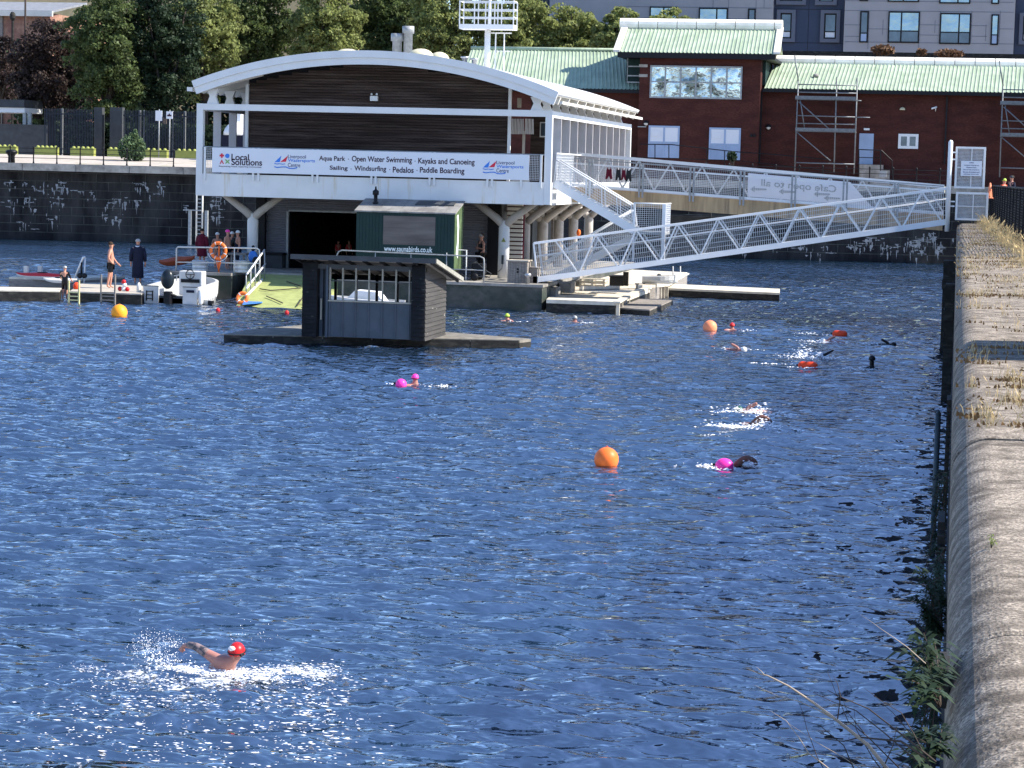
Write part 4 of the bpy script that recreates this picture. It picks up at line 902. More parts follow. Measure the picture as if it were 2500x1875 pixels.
# hanging wetsuit gloves and vests
mb = MB()
for k, (px, w, h) in enumerate(((1487, 17, 30), (1510, 14, 32), (1523, 12, 30), (1535, 15, 33))):
    a0, a1, c0, c1 = rect(px-w/2, 408+k, px+w/2, 408+k+h, YW-.12); ww = a1-a0
    pts = [(a0, c0), (a0+ww*.28, c0+.02), (a0+ww*.5, c0+.16), (a0+ww*.72, c0), (a1, c0+.03), (a1-ww*.15, c1-.12), (a0+ww*.75, c1), (a0+ww*.62, c1-.1), (a0+ww*.38, c1-.1), (a0+ww*.28, c1), (a0+ww*.12, c1-.14)]
    solo('wetsuit_vest', MB().prism([(x, YW-.16, z) for x, z in pts], (0, .04, 0)), ('maroon', 'neo', 'maroon', 'neo')[k],
         ('maroon vest hung alone on the footbridge rail nearest the building', 'black vest drying left of the group of three on the footbridge rail', 'maroon vest squeezed between two black ones on the footbridge rail', 'black vest farthest right of those drying on the footbridge rail')[k], 'vest', (a0, YW, c0), group='vests drying on the footbridge rail')

# ================================================================== STAIRS between walkway and pontoon
ST = thing('staircase', 'white steel staircase with mesh balustrades doubling back below the footbridge', 'stairs', (XR+1, 99, AZ))
YS1, YS2 = 98.9, 99.9
s0, s1 = P(1352, 447, YS1), P(1548, 563, YS1)
for y in (YS1, YS2): MB().beam((s0.x, y, s0.z), (s1.x, y, s1.z), .08, .34).build('stringer', 'whitec', ST)
mb = MB(); n = 12
for i in range(n): t = (i+.5)/n; x = s0.x+(s1.x-s0.x)*t; z = s0.z+(s1.z-s0.z)*t+.1; mb.box(x-.14, x+.14, YS1+.05, YS2-.05, z-.02, z+.02)
mb.build('treads', 'galv', ST)
h0, h1 = P(1358, 390, YS1), P(1542, 502, YS1)
for y in (YS1, YS2):
    MB().tube([(h0.x, y, h0.z), (h1.x, y, h1.z)], .035, 8).build('handrail', 'whitec', ST, True)
    for i in range(6): t = i/5; MB().tube([(s0.x+(s1.x-s0.x)*t, y, s0.z+(s1.z-s0.z)*t), (h0.x+(h1.x-h0.x)*t, y, h0.z+(h1.z-h0.z)*t)], .025, 6).build('baluster', 'whitec', ST)
    m_ = MB(); grid(m_, (s0.x, y+.02, s0.z+.2), (s1.x, y+.02, s1.z+.2), (h1.x, y+.02, h1.z), (h0.x, y+.02, h0.z), 44, 7, .010); m_.build('mesh_panel', 'whitec', ST)
lz = P(1580, 566, YS1).z; lx0, lx1 = P(1546, 530, YS1).x, P(1622, 530, YS1).x; lzt = P(1585, 497, YS1).z
MB().box(lx0, lx1, YS1, 101.0, lz-.12, lz).build('landing', 'galv', ST)
MB().box(lx1-.10, lx1+.06, YS1-.03, YS1+.06, lz-1.3, lzt).build('newel', 'whitec', ST)
MB().box(lx0, lx0+.08, YS1-.03, YS1+.06, lz-1.3, lzt).build('newel', 'whitec', ST)
m_ = MB(); grid(m_, (lx0, YS1+.02, lz), (lx1, YS1+.02, lz), (lx1, YS1+.02, lzt), (lx0, YS1+.02, lzt), 14, 14, .011); grid(m_, (lx1, YS1, lz), (lx1, 101, lz), (lx1, 101, lzt), (lx1, YS1, lzt), 26, 14, .011); m_.build('mesh_panel', 'whitec', ST)
MB().tube([(lx0, YS1, lzt), (lx1, YS1, lzt), (lx1, 101, lzt)], .035, 8).build('handrail', 'whitec', ST, True)
f0, f1 = P(1548, 580, 100.6), P(1335, 690, 100.6); g0, g1 = P(1548, 512, 100.6), P(1335, 640, 100.6)
for y in (99.7, 100.8):
    MB().beam((f0.x, y, f0.z), (f1.x, y, f1.z), .08, .30).build('stringer', 'whitec', ST)
    MB().tube([(g0.x, y, g0.z), (g1.x, y, g1.z)], .035, 8).build('handrail', 'whitec', ST, True)
    m_ = MB(); grid(m_, (f0.x, y, f0.z+.15), (f1.x, y, f1.z+.15), (g1.x, y, g1.z), (g0.x, y, g0.z), 46, 7, .010); m_.build('mesh_panel', 'whitec', ST)
mb = MB(); n = 12
for i in range(n): t = (i+.5)/n; x = f0.x+(f1.x-f0.x)*t; z = f0.z+(f1.z-f0.z)*t+.1; mb.box(x-.14, x+.14, 99.75, 100.75, z-.02, z+.02)
mb.build('treads', 'galv', ST)
# fixed mesh screen along the deck edge beside the stairs
m_ = MB(); ya, yb = YF+1, YW; grid(m_, (XR+.05, ya, FT), (XR+.05, yb, FT), (XR+.05, yb, hz+.05), (XR+.05, ya, hz+.05), 60, 10, .012); m_.tube([(XR+.05, ya, hz+.08), (XR+.05, YB, hz+.08)], .035, 8); m_.build('side_balustrade', 'whitec', B)

# ================================================================== GATE and fence on the quay
q0 = P(2320, 342, 99.9); q1 = P(2314, 548, 99.9)
GT = thing('quay_gate', 'white mesh gate with a notice closing the quay at the top of the gangway', 'gate', (.3, 100, CZ))
MB().tube([((q0.x+q1.x)/2, 99.9, q1.z-.3), ((q0.x+q1.x)/2, 99.9, q0.z-.08), ((q0.x+q1.x)/2+.02, 99.9, q0.z)], [.10, .10, .05], 12).build('gate_post', 'whitec', GT, True)
for (x0, y0, x1, y1, nx, nz, nm) in ((2332, 359, 2405, 460, 13, 15, 'upper_panel'), (2333, 470, 2412, 538, 14, 11, 'lower_panel')):
    a0, a1, c0, c1 = rect(x0, y0, x1, y1, 100); w = .08
    fr = MB().box(a0, a0+w, 99.96, 100.04, c0, c1).box(a1-w, a1, 99.96, 100.04, c0, c1).box(a0+w, a1-w, 99.97, 100.03, c0, c0+w).box(a0+w, a1-w, 99.97, 100.03, c1-w, c1).box((a0+a1)/2+.03, (a0+a1)/2+.07, 99.98, 100.02, c0+w, c1-w).box(a0+w, a1-w, 99.975, 100.025, (c0+c1)/2-.02, (c0+c1)/2+.02).build(nm, 'whitec', GT)
    m_ = MB(); grid(m_, (a0, 100.03, c0), (a1, 100.03, c0), (a1, 100.03, c1), (a0, 100.03, c1), nx*2, nz*2, .016); m_.build('mesh', 'whitec', fr)
for zz in (7.2, 6.9, 5.1, 4.9): MB().box(q0.x, q0.x+.3, 99.93, 99.98, zz, zz+.06).build('hinge', 'whitec', GT)
a0, a1, c0, c1 = rect(2346, 393, 2397, 430, 99.93)
NT = MB().box(a0, a1, 99.92, 99.94, c0, c1).build('notice', 'sheet', GT)
for i, (s_, w) in enumerate((('WATERSPORTS', .22), ('Liverpool Watersports', .72), ('Queens Dock', .5), ('This is private property for', .8), ('the use of members and', .78), ('authorised visitors only', .72))):
    ww = (a1-a0)*w; hh = .045 if i < 1 else .055; text(s_, 'inkblue', NT, (a0+a1)/2-ww/2, 99.912, c1-.10-i*.095-(0.02 if i else 0), ww, hh, bold=.02)
# black mesh fence
BF = thing('mesh_fence', 'black close mesh fence above the dry grass right of the gate', 'fence', (2, 100, CZ))
pA = G(2418, 543, CZ); pB = G(2500, 606, CZ); dr = (pB-pA).normalized(); pC = pA+dr*48; ft = 5.82
mb = MB(); grid(mb, (pA.x, pA.y, 3.9), (pC.x, pC.y, 3.9), (pC.x, pC.y, ft), (pA.x, pA.y, ft), 420, 24, .014); grid(mb, (pA.x, pA.y+.02, 3.9), (9, pA.y+.02, 3.9), (9, pA.y+.02, ft), (pA.x, pA.y+.02, ft), 90, 24, .014); mb.build('mesh', 'black', BF)
k_ = 0.0
while k_ < 48: q = pA+dr*k_; MB().box(q.x-.05, q.x+.03, q.y-.04, q.y+.04, 3.9, ft+.02).build('post', 'black', BF); k_ += 3.0
MB().beam((pA.x, pA.y, ft+.03), (pC.x, pC.y, ft+.03), .08, .05).build('top_rail', 'black', BF)

# ================================================================== PONTOONS right of the building
def deckbox(T, pts, z0, z1, ms='wooddark', mt='wood', rim=.12):
    MB().prism([(p[0], p[1], z0) for p in pts], (0, 0, z1-z0-rim)).build('float', ms, T)
    MB().prism([(p[0], p[1], z1-rim+.003) for p in pts], (0, 0, rim-.003)).build('decking', mt, T)
T_ = thing('pontoon', 'pale planked pontoon under the low end of the gangway', 'pontoon', (-14, 100, 0))
z = .55
c1_ = [G(x, y, z) for x, y in ((1334, 731), (1503, 737), (1610, 697), (1375, 690))]
deckbox(T_, c1_, -.3, z, 'wooddark', 'woodpale', .16)
T_ = thing('pontoon', 'upper pale landing stage behind the gangway foot', 'pontoon', (-13, 108, 0))
z = .75; deckbox(T_, [G(x, y, z) for x, y in ((1400, 700), (1600, 695), (1678, 665), (1480, 655))], -.3, z, 'woodmid', 'woodpale', .14)
T_ = thing('pontoon', 'low dark wet pontoon with algae edge in front of the pale one', 'pontoon', (-13, 99, 0))
z = .28; deckbox(T_, [G(x, y, z) for x, y in ((1498, 750), (1586, 756), (1643, 731), (1550, 728))], -.3, z, 'wooddark', 'woodmid', .06)
T_ = thing('pontoon', 'long narrow finger pontoon reaching right over open water', 'pontoon', (-11, 116, 0))
z = .42; deckbox(T_, [G(x, y, z) for x, y in ((1624, 703), (1903, 715), (1904, 705), (1640, 693))], -.2, z, 'wooddark', 'woodpale', .10)
# slatted curved fender edge
T_ = thing('pontoon_fender', 'pale slatted fender edge curving along the side of the pontoon', 'fender', (-13, 103, 0))
ps = [G(x, y, .6) for x, y in ((1506, 738), (1530, 724), (1560, 708), (1600, 699), (1625, 697), (1650, 682), (1676, 668))]
for i in range(len(ps)-1): MB().beam(ps[i], ps[i+1], .30, .07).build('cap_plank', 'woodpale', T_)
for i in range(len(ps)-1):
    for k in range(3): p_ = ps[i].lerp(ps[i+1], (k+.5)/3); MB().box(p_.x-.07, p_.x+.07, p_.y-.16, p_.y-.06, -.05, .56).build('slat', 'woodpale', T_)
q = G(1608, 712, .3); solo('mooring_post', MB().lathe((q.x, q.y, -.5), [(.10, 0), (.10, P(1608, 668, q.y).z+.45), (.06, P(1608, 668, q.y).z+.5)], 10), 'dgrey', 'dark upright mooring post where the pontoons meet', 'post', (q.x, q.y, 0))
for i, (px, py, lab) in enumerate(((1555, 700, 'leftmost of three small cleats on the slatted pontoon edge'), (1572, 696, 'middle one of three small cleats on the slatted pontoon edge'), (1590, 692, 'rightmost of three small cleats on the slatted pontoon edge'))):
    q = G(px, py+4, .62); solo('cleat', MB().box(q.x-.03, q.x+.03, q.y-.03, q.y+.03, .60, .85).box(q.x-.1, q.x+.1, q.y-.02, q.y+.02, .80, .86), 'dgrey', lab, 'cleat', (q.x, q.y, .6), group='cleats on the pontoon')
# concrete blocks beside the platform
for i, (x0, y0, x1, y1, lab) in enumerate(((1325, 702, 1357, 727, 'nearest chipped concrete block between platform and pontoon'), (1364, 690, 1394, 715, 'middle pale concrete block beside the gangway foot'), (1405, 684, 1418, 700, 'small farthest concrete block behind the gangway foot'))):
    Yb = 98+i*1.6; a0, a1, c0, c1 = rect(x0, y0, x1, y1, Yb); solo('concrete_block', MB().box(a0, a1, Yb, Yb+1.2, c0, c1), 'concrete', lab, 'block', (a0, Yb, c0), bevel=.03, group='concrete blocks by the gangway foot')
# pallets
for i in range(2):
    a0, a1, c0, c1 = rect(1413, 681+i*10, 1478, 689+i*10, 101.0); mb = MB()
    for k in range(5): mb.box(a0, a1, 101+k*.2, 101.1+k*.2, c1-.03, c1)
    for k in range(3): mb.box(a0+(a1-a0)*(.02+.44*k), a0+(a1-a0)*(.1+.44*k), 101.0, 101.9, c0+.03, c1-.03)
    mb.box(a0, a1, 101, 101.1, c0, c0+.03); mb.box(a0, a1, 101.8, 101.9, c0, c0+.03)
    solo('pallet', mb, 'woodpale', ('upper of two stacked wooden pallets under the gangway', 'lower of two stacked wooden pallets under the gangway')[i], 'pallet', (a0, 101, c0), group='pallets under the gangway')
a0, a1, c0, c1 = rect(1488, 676, 1522, 698, 102); solo('crate', MB().box(a0, a1, 102, 103, c0, c1).box(a0-.04, a1+.04, 101.95, 103.05, c1, c1+.05), 'black', 'black plastic crate standing on the pontoon under the gangway', 'crate', (a0, 102, c0), bevel=.02)
a0, a1, c0, c1 = rect(1521, 664, 1534, 698, 102); mb = MB()
for k in range(3): mb.box(a0+(a1-a0)*k/3, a0+(a1-a0)*(k+.85)/3, 102, 102.2, c0, c1)
solo('timber_piles', mb, 'wooddark', 'row of dark upright timbers beside the black crate', 'post', (a0, 102, c0))

# ================================================================== FLOATING HUT on raft
rz = .30
FL, FR = G(546, 838, 0), G(1268, 852, 0)
RF = thing('raft', 'weathered timber raft floating under the black bird hut', 'raft', (-19, 77, 0))
BLx = G(692, 808, rz); BR = G(1277, 833, rz)
pts = [(FL.x, FL.y), (FR.x, FR.y), (BR.x+.05, BR.y+1.2), (BLx.x+.3, 80.2), (FL.x+.1, FL.y+2.6)]
MB().prism([(x, y, -.3) for x, y in pts], (0, 0, .5)).build('float', 'wooddark', RF)
mb = MB(); n = 6
for i in range(n):
    u0_, u1_ = i/n, (i+1)/n-.004; a = FL.lerp(FR, u0_); b = FL.lerp(FR, u1_); mb.beam((a.x, a.y+.02, .14), (b.x, b.y+.02, .14), .10, .26)
mb.build('edge_board', 'wooddark', RF)
MB().prism([(x, y, .205) for x, y in pts], (0, 0, .095)).build('decking', 'deckgrey', RF)
hA = G(738, 822, rz); hB = G(1036, 832, rz); HY = (hA.y+hB.y)/2; HD = 3.1
HT = thing('floating_hut', 'black weatherboarded open fronted hut with sloping roof floating on a raft', 'hut', ((hA.x+hB.x)/2, HY+1.5, rz))
def hx(px, py=740): return P(px, py, HY).x
def hz_(py, px=890): return P(px, py, HY).z
def boards(x0, x1, y0, y1, z0, z1, axis, pitch=.145):
    mb = MB(); z = z0
    while z < z1-.02:
        zt = min(z+pitch, z1)
        if axis == 'y': mb.prism([(x0, y0-.005, z), (x0, y0-.04, z), (x0, y0-.012, zt-.006), (x0, y0-.005, zt-.006)], (x1-x0, 0, 0))
        else: mb.prism([(x1+.005, y0, z), (x1+.04, y0, z), (x1+.012, y0, zt-.006), (x1+.005, y0, zt-.006)], (0, y1-y0, 0))
        z = zt
    return mb
HTz = hz_(637, 890)-.02; HX0, HX1 = hx(738), hx(1037)
bk = .62
def roofz(y): return HTz-(y-HY)*.185
# pillars
MB().box(HX0, hx(773), HY+.006, HY+.9, rz, HTz-.05).build('pillar', 'hutdark', HT); b_ = boards(HX0, hx(773), HY, 0, rz, HTz-.05, 'y'); b_.build('weatherboard', 'hutdark', HT)
MB().box(hx(1004), HX1-.002, HY+.006, HY+.5, rz, HTz-.05).build('pillar', 'hutdark', HT); b_ = boards(hx(1004), HX1, HY, 0, rz, HTz-.05, 'y'); b_.build('weatherboard', 'hutdark', HT)
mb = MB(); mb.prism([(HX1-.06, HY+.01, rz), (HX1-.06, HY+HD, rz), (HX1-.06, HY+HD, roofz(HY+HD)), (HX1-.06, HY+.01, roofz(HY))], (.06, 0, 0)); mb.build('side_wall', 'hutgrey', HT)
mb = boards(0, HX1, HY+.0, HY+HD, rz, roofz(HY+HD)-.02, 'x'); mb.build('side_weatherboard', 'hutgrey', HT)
MB().prism([(HX0, HY+.01, rz), (HX0, HY+HD, rz), (HX0, HY+HD, roofz(HY+HD)), (HX0, HY+.01, roofz(HY))], (.06, 0, 0)).build('side_wall', 'hutdark', HT)
# door bay
MB().box(hx(775), hx(783), HY+.25, HY+.35, rz, hz_(645)).box(hx(794), hx(799), HY+.05, HY+.15, rz, hz_(650)).build('door_frame', 'hutblue', HT)
MB().box(hx(783), hx(794), HY+.4, HY+.45, rz, hz_(655)).build('door', 'hutblue', HT)
MB().box(hx(780.5), hx(783), HY+.1, HY+.2, hz_(785), hz_(733)).build('door_edge', 'hutframe', HT)
# front panels + battens
pz = hz_(739); mb = MB(); mb.box(hx(799), hx(1004), HY+.12, HY+.17, rz+.02, pz)
mb.build('front_panel', 'hutblue', HT)
MB().box(hx(799), hx(1004), HY+.06, HY+.22, pz, pz+.05).build('window_sill', 'hutframe', HT)
for px in (803, 834, 866, 898, 931, 964, 997):
    MB().box(hx(px-1.6), hx(px+1.6), HY+.09, HY+.12, rz+.02, pz-.002).build('batten', 'hutblue', HT)
    MB().box(hx(px-1.7), hx(px+1.7), HY+.09, HY+.17, pz+.05, hz_(656)).build('mullion', 'hutframe', HT)
MB().box(hx(799), hx(1004), HY+.10, HY+.16, hz_(688)-.02, hz_(688)+.015).build('transom', 'dgrey', HT)
MB().box(HX0, HX1, HY+.1, HY+.22, hz_(660), hz_(648)).build('lintel', 'dgrey', HT)
# back wall low rail and posts
mb = MB()
for k in range(6): x = HX0+.3+(HX1-HX0-.5)*k/5; mb.box(x-.04, x+.04, HY+HD-.1, HY+HD, rz, roofz(HY+HD))
mb.box(HX0, HX1-.07, HY+HD-.1, HY+HD-.05, roofz(HY+HD)-.2, roofz(HY+HD)-.02).box(HX0+.07, HX1-.07, HY+HD-.09, HY+HD-.04, rz, rz+1.05); mb.build('back_frame', 'hutdark', HT)
rx0, rx1 = P(712, 630, HY-.5).x, P(1064, 636, HY-.5).x; y0, y1 = HY-.55, HY+HD+.6
MB().prism([(rx0, y0, roofz(y0)), (rx1, y0, roofz(y0)), (rx1, y1, roofz(y1)), (rx0, y1, roofz(y1))], (0, 0, .05)).build('roof', 'felt', HT)
MB().box(rx0-.02, rx1+.02, y0-.04, y0-.002, roofz(y0)-.07, roofz(y0)+.09).build('roof_fascia', 'dgrey', HT)
MB().beam((rx1+.02, y0, roofz(y0)+.02), (rx1+.02, y1, roofz(y1)+.02), .04, .14).build('verge_board', 'hutframe', HT)
for k in range(9): x = rx0+.15+(rx1-rx0-.3)*k/8; MB().beam((x, y0+.02, roofz(y0)-.05), (x, y1-.02, roofz(y1)-.05), .05, .09).build('rafter', 'hutdark', HT)
# white motor boat seen through the hut
def boat(name, label, x, y, z, L, Wd, H_, yaw, m='whitec', cab=False):
    T = thing(name, label, 'boat', (x, y, z)); T.rotation_euler.z = 0; n = 9; k = []; c, s = math.cos(yaw), math.sin(yaw)
    def w(u, v, h): return (x+c*u-s*v, y+s*u+c*v, z+h)
    V = []; F_ = []
    for i in range(n):
        t = i/(n-1); u = -L/2+L*t; b = Wd/2*(1-max(0, (t-.45)/.55)**2.2)*(.86+.14*min(1, t*4)); sh = H_*(1+.25*t*t)
        row = [(u, 0, 0 if t < .8 else (t-.8)*1.0*H_), (u, b*.62, .10*H_+(t**3)*.3*H_), (u, b, .45*H_+t*t*.2*H_), (u, b*1.03, sh), (u, b*.88, sh+.015), (u, b*.85, H_*.35), (u, 0, H_*.32)]
        for q_ in row: V.append(w(*q_))
        for q_ in reversed(row[1:-1]): V.append(w(q_[0], -q_[1], q_[2]))
    m_ = 12
    for i in range(n-1):
        for j in range(m_): F_.append((i*m_+j, i*m_+(j+1) % m_, (i+1)*m_+(j+1) % m_, (i+1)*m_+j))
    F_.append(tuple(range(m_))); F_.append(tuple((n-1)*m_+j for j in reversed(range(m_))))
    MB().add(V, F_).build('hull', m, T, False); return T, w
T_, w = boat('motor_boat', 'white motor boat moored behind the floating hut seen through its windows', P(885, 720, 92).x, 92.4, -.1, 3.2, 1.4, .55, math.pi, 'hull')
MB().prism([w(-.9, -.5, .5), w(.7, -.45, .55), w(.3, -.4, .95), w(-.6, -.42, .9)], Vector(w(0, .45, 0))-Vector(w(0, -.45, 0))).build('cabin', 'whitec', T_); 
# ================================================================== FAR QUAY, LEFT
def far(px, py, Y): return P(px, py, Y)
# cast-iron railing along the far edge: posts as parts, long rails
def quayrail(label, x0p, x1p, step, ytop, ybot, Y0fun, first):
    T = None; posts = []; px = first
    while px < x1p:
        Y = 160; 
        for _ in range(4): q = P(px, ytop(px), Y); Y = wallY(q.x)-1.2
        posts.append((q.x, Y)); px += step
    T = thing('quay_railing', label, 'railing', (posts[0][0], posts[0][1], FZ))
    for (x, y) in posts: MB().lathe((x, y, FZ), [(.09, 0), (.07, .1), (.05, .2), (.045, 1.15), (.075, 1.18), (.06, 1.27), (.02, 1.32)], 8).build('post', 'black', T, True)
    mb = MB()
    for h in (.42, .80, 1.12):
        for i in range(len(posts)-1): mb.tube([(posts[i][0], posts[i][1], FZ+h), (posts[i+1][0], posts[i+1][1], FZ+h)], .022, 5)
    mb.build('rails', 'black', T); return T
quayrail('black iron post and rail fence along the left part of the far quay', 0, 470, 57, lambda x: 352+x*.025, None, None, -32)
quayrail('black iron post and rail fence in front of the brick boathouse', 1480, 2400, 57.3, lambda x: 376+(x-1480)*.025, None, None, 1494)
q = P(28, 395, wallY(-70)-.5); solo('bollard', MB().lathe((q.x, q.y, FZ), [(.26, 0), (.24, .5), (.30, .62), (.42, .72), (.44, .86), (.34, .95), (.1, 1.0)], 14), 'black', 'squat black iron bollard at the far left quay edge', 'bollard', (q.x, q.y, FZ), smooth=True)
# yellow scalloped barriers
for i, (x0, x1) in enumerate(((-30, 42), (88, 142), (175, 232), (265, 312), (356, 410), (431, 482))):
    a0, a1, c0, c1 = rect(x0, 354+i, x1, 376+i, 176); n = max(4, int((a1-a0)/.38)); mb = MB().box(a0, a1, 175.7, 176.2, GZ, GZ+.62)
    pts = [(a0, GZ+.62), (a1, GZ+.62)]
    solo('barrier', mb, 'yellow', 'worn yellow block barrier with scalloped top, %s from the left on the far quay' % ('first', 'second', 'third', 'fourth', 'fifth', 'sixth')[i], 'barrier', (a0, 176, GZ), group='yellow barriers on the far quay')
    o = bpy.data.objects[-1] if 0 else None
    k = MB()
    for j in range(n): k.ball((a0+(a1-a0)*(j+.5)/n, 175.95, GZ+.62), .16, .22, .16, 8, 6)
    base = [ob for ob in COL.objects if ob.name.startswith('barrier')][-1]
    k.build('scalloped_top', 'yellow', base, True)
# signs
for (px, y0, y1, w, lab, bar) in ((388, 270, 295, 16, 'plain white sign on a pole at the far quay, left of a pair', 0), (414, 272, 290, 15, 'white sign with a dark symbol on a thin pole, right of a pair', 1)):
    a0, a1, c0, c1 = rect(px-w/2, y0, px+w/2, y1, 172); T_ = thing('sign', lab, 'sign', (px*0+a0, 172, GZ), 'signs on the far quay')
    MB().tube([((a0+a1)/2, 172.05, GZ), ((a0+a1)/2, 172.05, c1+.1)], .045, 8).build('pole', 'galv', T_, True); MB().box(a0, a1, 171.95, 172.0, c0, c1).build('plate', 'sheet', T_)
    if bar: MB().box(a0+.08, a1-.08, 171.93, 171.948, (c0+c1)/2-.1, (c0+c1)/2+.02).box(a0+.2, a0+.3, 171.93, 171.948, (c0+c1)/2+.02, (c0+c1)/2+.12).build('symbol', 'ink', T_)
# palisade fence
T_ = thing('palisade_fence', 'dark steel palisade fence under the trees on the far quay', 'fence', (-60, 181, GZ)); x = P(108, 300, 181).x; xe = P(478, 300, 181).x; zt = P(300, 268, 181).z; i = 0
mb = MB(); mb2 = MB(); xm_ = P(260, 300, 181).x
while x < xe:
    if not (P(226, 300, 181).x < x < P(300, 300, 181).x): (mb if x < xm_ else mb2).prism([(x, 181, GZ+.1), (x+.07, 181, GZ+.1), (x+.07, 181, zt-.1), (x+.035, 181, zt), (x, 181, zt-.1)], (0, .03, 0))
    x += .14
mb.build('pales', 'pale', T_); mb2.build('pales', 'pale', T_); MB().box(P(108, 300, 181).x, P(226, 300, 181).x, 181.03, 181.08, GZ+.5, GZ+.6).box(P(108, 300, 181).x, P(226, 300, 181).x, 181.03, 181.08, zt-.5, zt-.4).box(P(300, 300, 181).x, xe, 181.03, 181.08, GZ+.5, GZ+.6).box(P(300, 300, 181).x, xe, 181.03, 181.08, zt-.5, zt-.4).build('rails', 'pale', T_)
for px in (150, 340, 350, 420, 450): x = P(px, 300, 181).x; MB().box(x-.07, x+.07, 181.1, 181.2, GZ, zt).build('post', 'galv', T_)
# concrete pillars behind the tree
for (x0, x1, lab) in ((229, 249, 'grey concrete pillar left of the forked tree trunk'), (268, 298, 'wide grey concrete pillar right of the forked tree trunk')):
    a0, a1, c0, c1 = rect(x0, 262, x1, 356, 184); solo('concrete_pillar', MB().box(a0, a1, 184, 184.6, GZ, c1), 'dgrey', lab, 'pillar', (a0, 184, GZ), group='concrete pillars on the far quay')
# low dark wall & white roofed shelter at far left
a0, a1, c0, c1 = rect(-60, 306, 112, 352, 186); solo('boundary_wall', MB().box(a0, a1, 186, 186.3, GZ, c1).box(a0, a1, 185.95, 186.35, c1, c1+.1), 'dgrey', 'dark low wall with pale capping at the far left under the trees', 'wall', (a0, 186, GZ))
a0, a1, c0, c1 = rect(-60, 262, 60, 274, 190); T_ = thing('shelter', 'low shelter with sunlit white roof edge at the far left', 'shelter', (a0, 190, GZ))
MB().box(a0, a1, 190, 194, c0, c1).build('roof', 'whitec', T_); MB().box(a0, a1, 189.9, 194.1, c1, c1+.7).build('upper_wall', 'dgrey', T_)
for px in (58, 70, -10): x = P(px, 300, 190).x; MB().box(x-.15, x+.15, 190.1, 190.4, GZ, c0).build('post', 'galv', T_)
# flag/lamp pole
q = P(62, 0, 196); solo('lamp_post', MB().tube([(q.x, 196, GZ), (q.x, 196, 14), (q.x, 196, 24)], [.12, .1, .08], 10), 'leafP', 'tall thin rust coloured lamp post rising out of the top left', 'lamp post', (q.x, 196, GZ), smooth=True)
q = P(31, 40, 205); solo('lamp_post', MB().tube([(q.x, 205, GZ), (q.x, 205, q.z)], .12, 8).ball((q.x, 205, q.z), .3, .3, .45, 10, 8), 'wooddark', 'short dark lamp post with round head before the brick warehouse', 'lamp post', (q.x, 205, GZ))
# far left warehouse with slate roof and tan hill of roof beyond
a0, a1, c0, c1 = rect(-120, 30, 122, 130, 225)
T_ = thing('warehouse', 'pale brick warehouse with grey slate roof at the far top left', 'warehouse', (a0, 225, GZ))
MB().box(a0, a1, 225, 245, GZ, c1).build('wall', 'brickpale', T_); zr = P(60, 3, 230).z
MB().prism([(a0, 224.6, c1), (a1+.5, 224.6, c1+0), (a1+.5, 234, zr), (a0, 234, zr)], (0, 0, .2)).build('roof', 'slate', T_)
MB().box(a0, a1+.5, 224.3, 224.6, c1-.4, c1+.15).build('gutter', 'cream', T_)
MB().box(P(0, 60, 224.9).x-.1, P(7, 60, 224.9).x, 224.8, 224.98, GZ, c1-.4).build('corner_pier', 'woodmid', T_)
solo('sandstone_building', MB().box(-130, -70, 262, 280, GZ, 40), 'sand', 'sunlit tan building showing above the slate roof in the top left corner', 'building', (-100, 262, GZ))
# white domed boat cover seen through the left bay of the building
q = P(566, 330, 170); T_ = thing('covered_boat', 'white domed cabin on a dark hull glimpsed through the left bay of the white building', 'boat', (q.x, 172, GZ))
zt = P(566, 296, 172).z; zb = P(566, 330, 172).z; xa, xb = P(538, 320, 172).x, P(600, 320, 172).x
MB().ball(((xa+xb)/2, 173, zb), (xb-xa)/2, 1.4, zt-zb, 18, 12, 0).build('cover', 'whitec', T_, True); MB().prism([(xa, 172, zb), (xb, 172, zb), (xb-.2, 172, GZ), (xa+.3, 172, GZ)], (0, 2, 0)).build('hull', 'navy', T_)
MB().box(P(572, 280, 173).x, P(588, 280, 173).x, 173, 174, zt-.3, zt+.9).build('wheelhouse', 'whitec', T_)

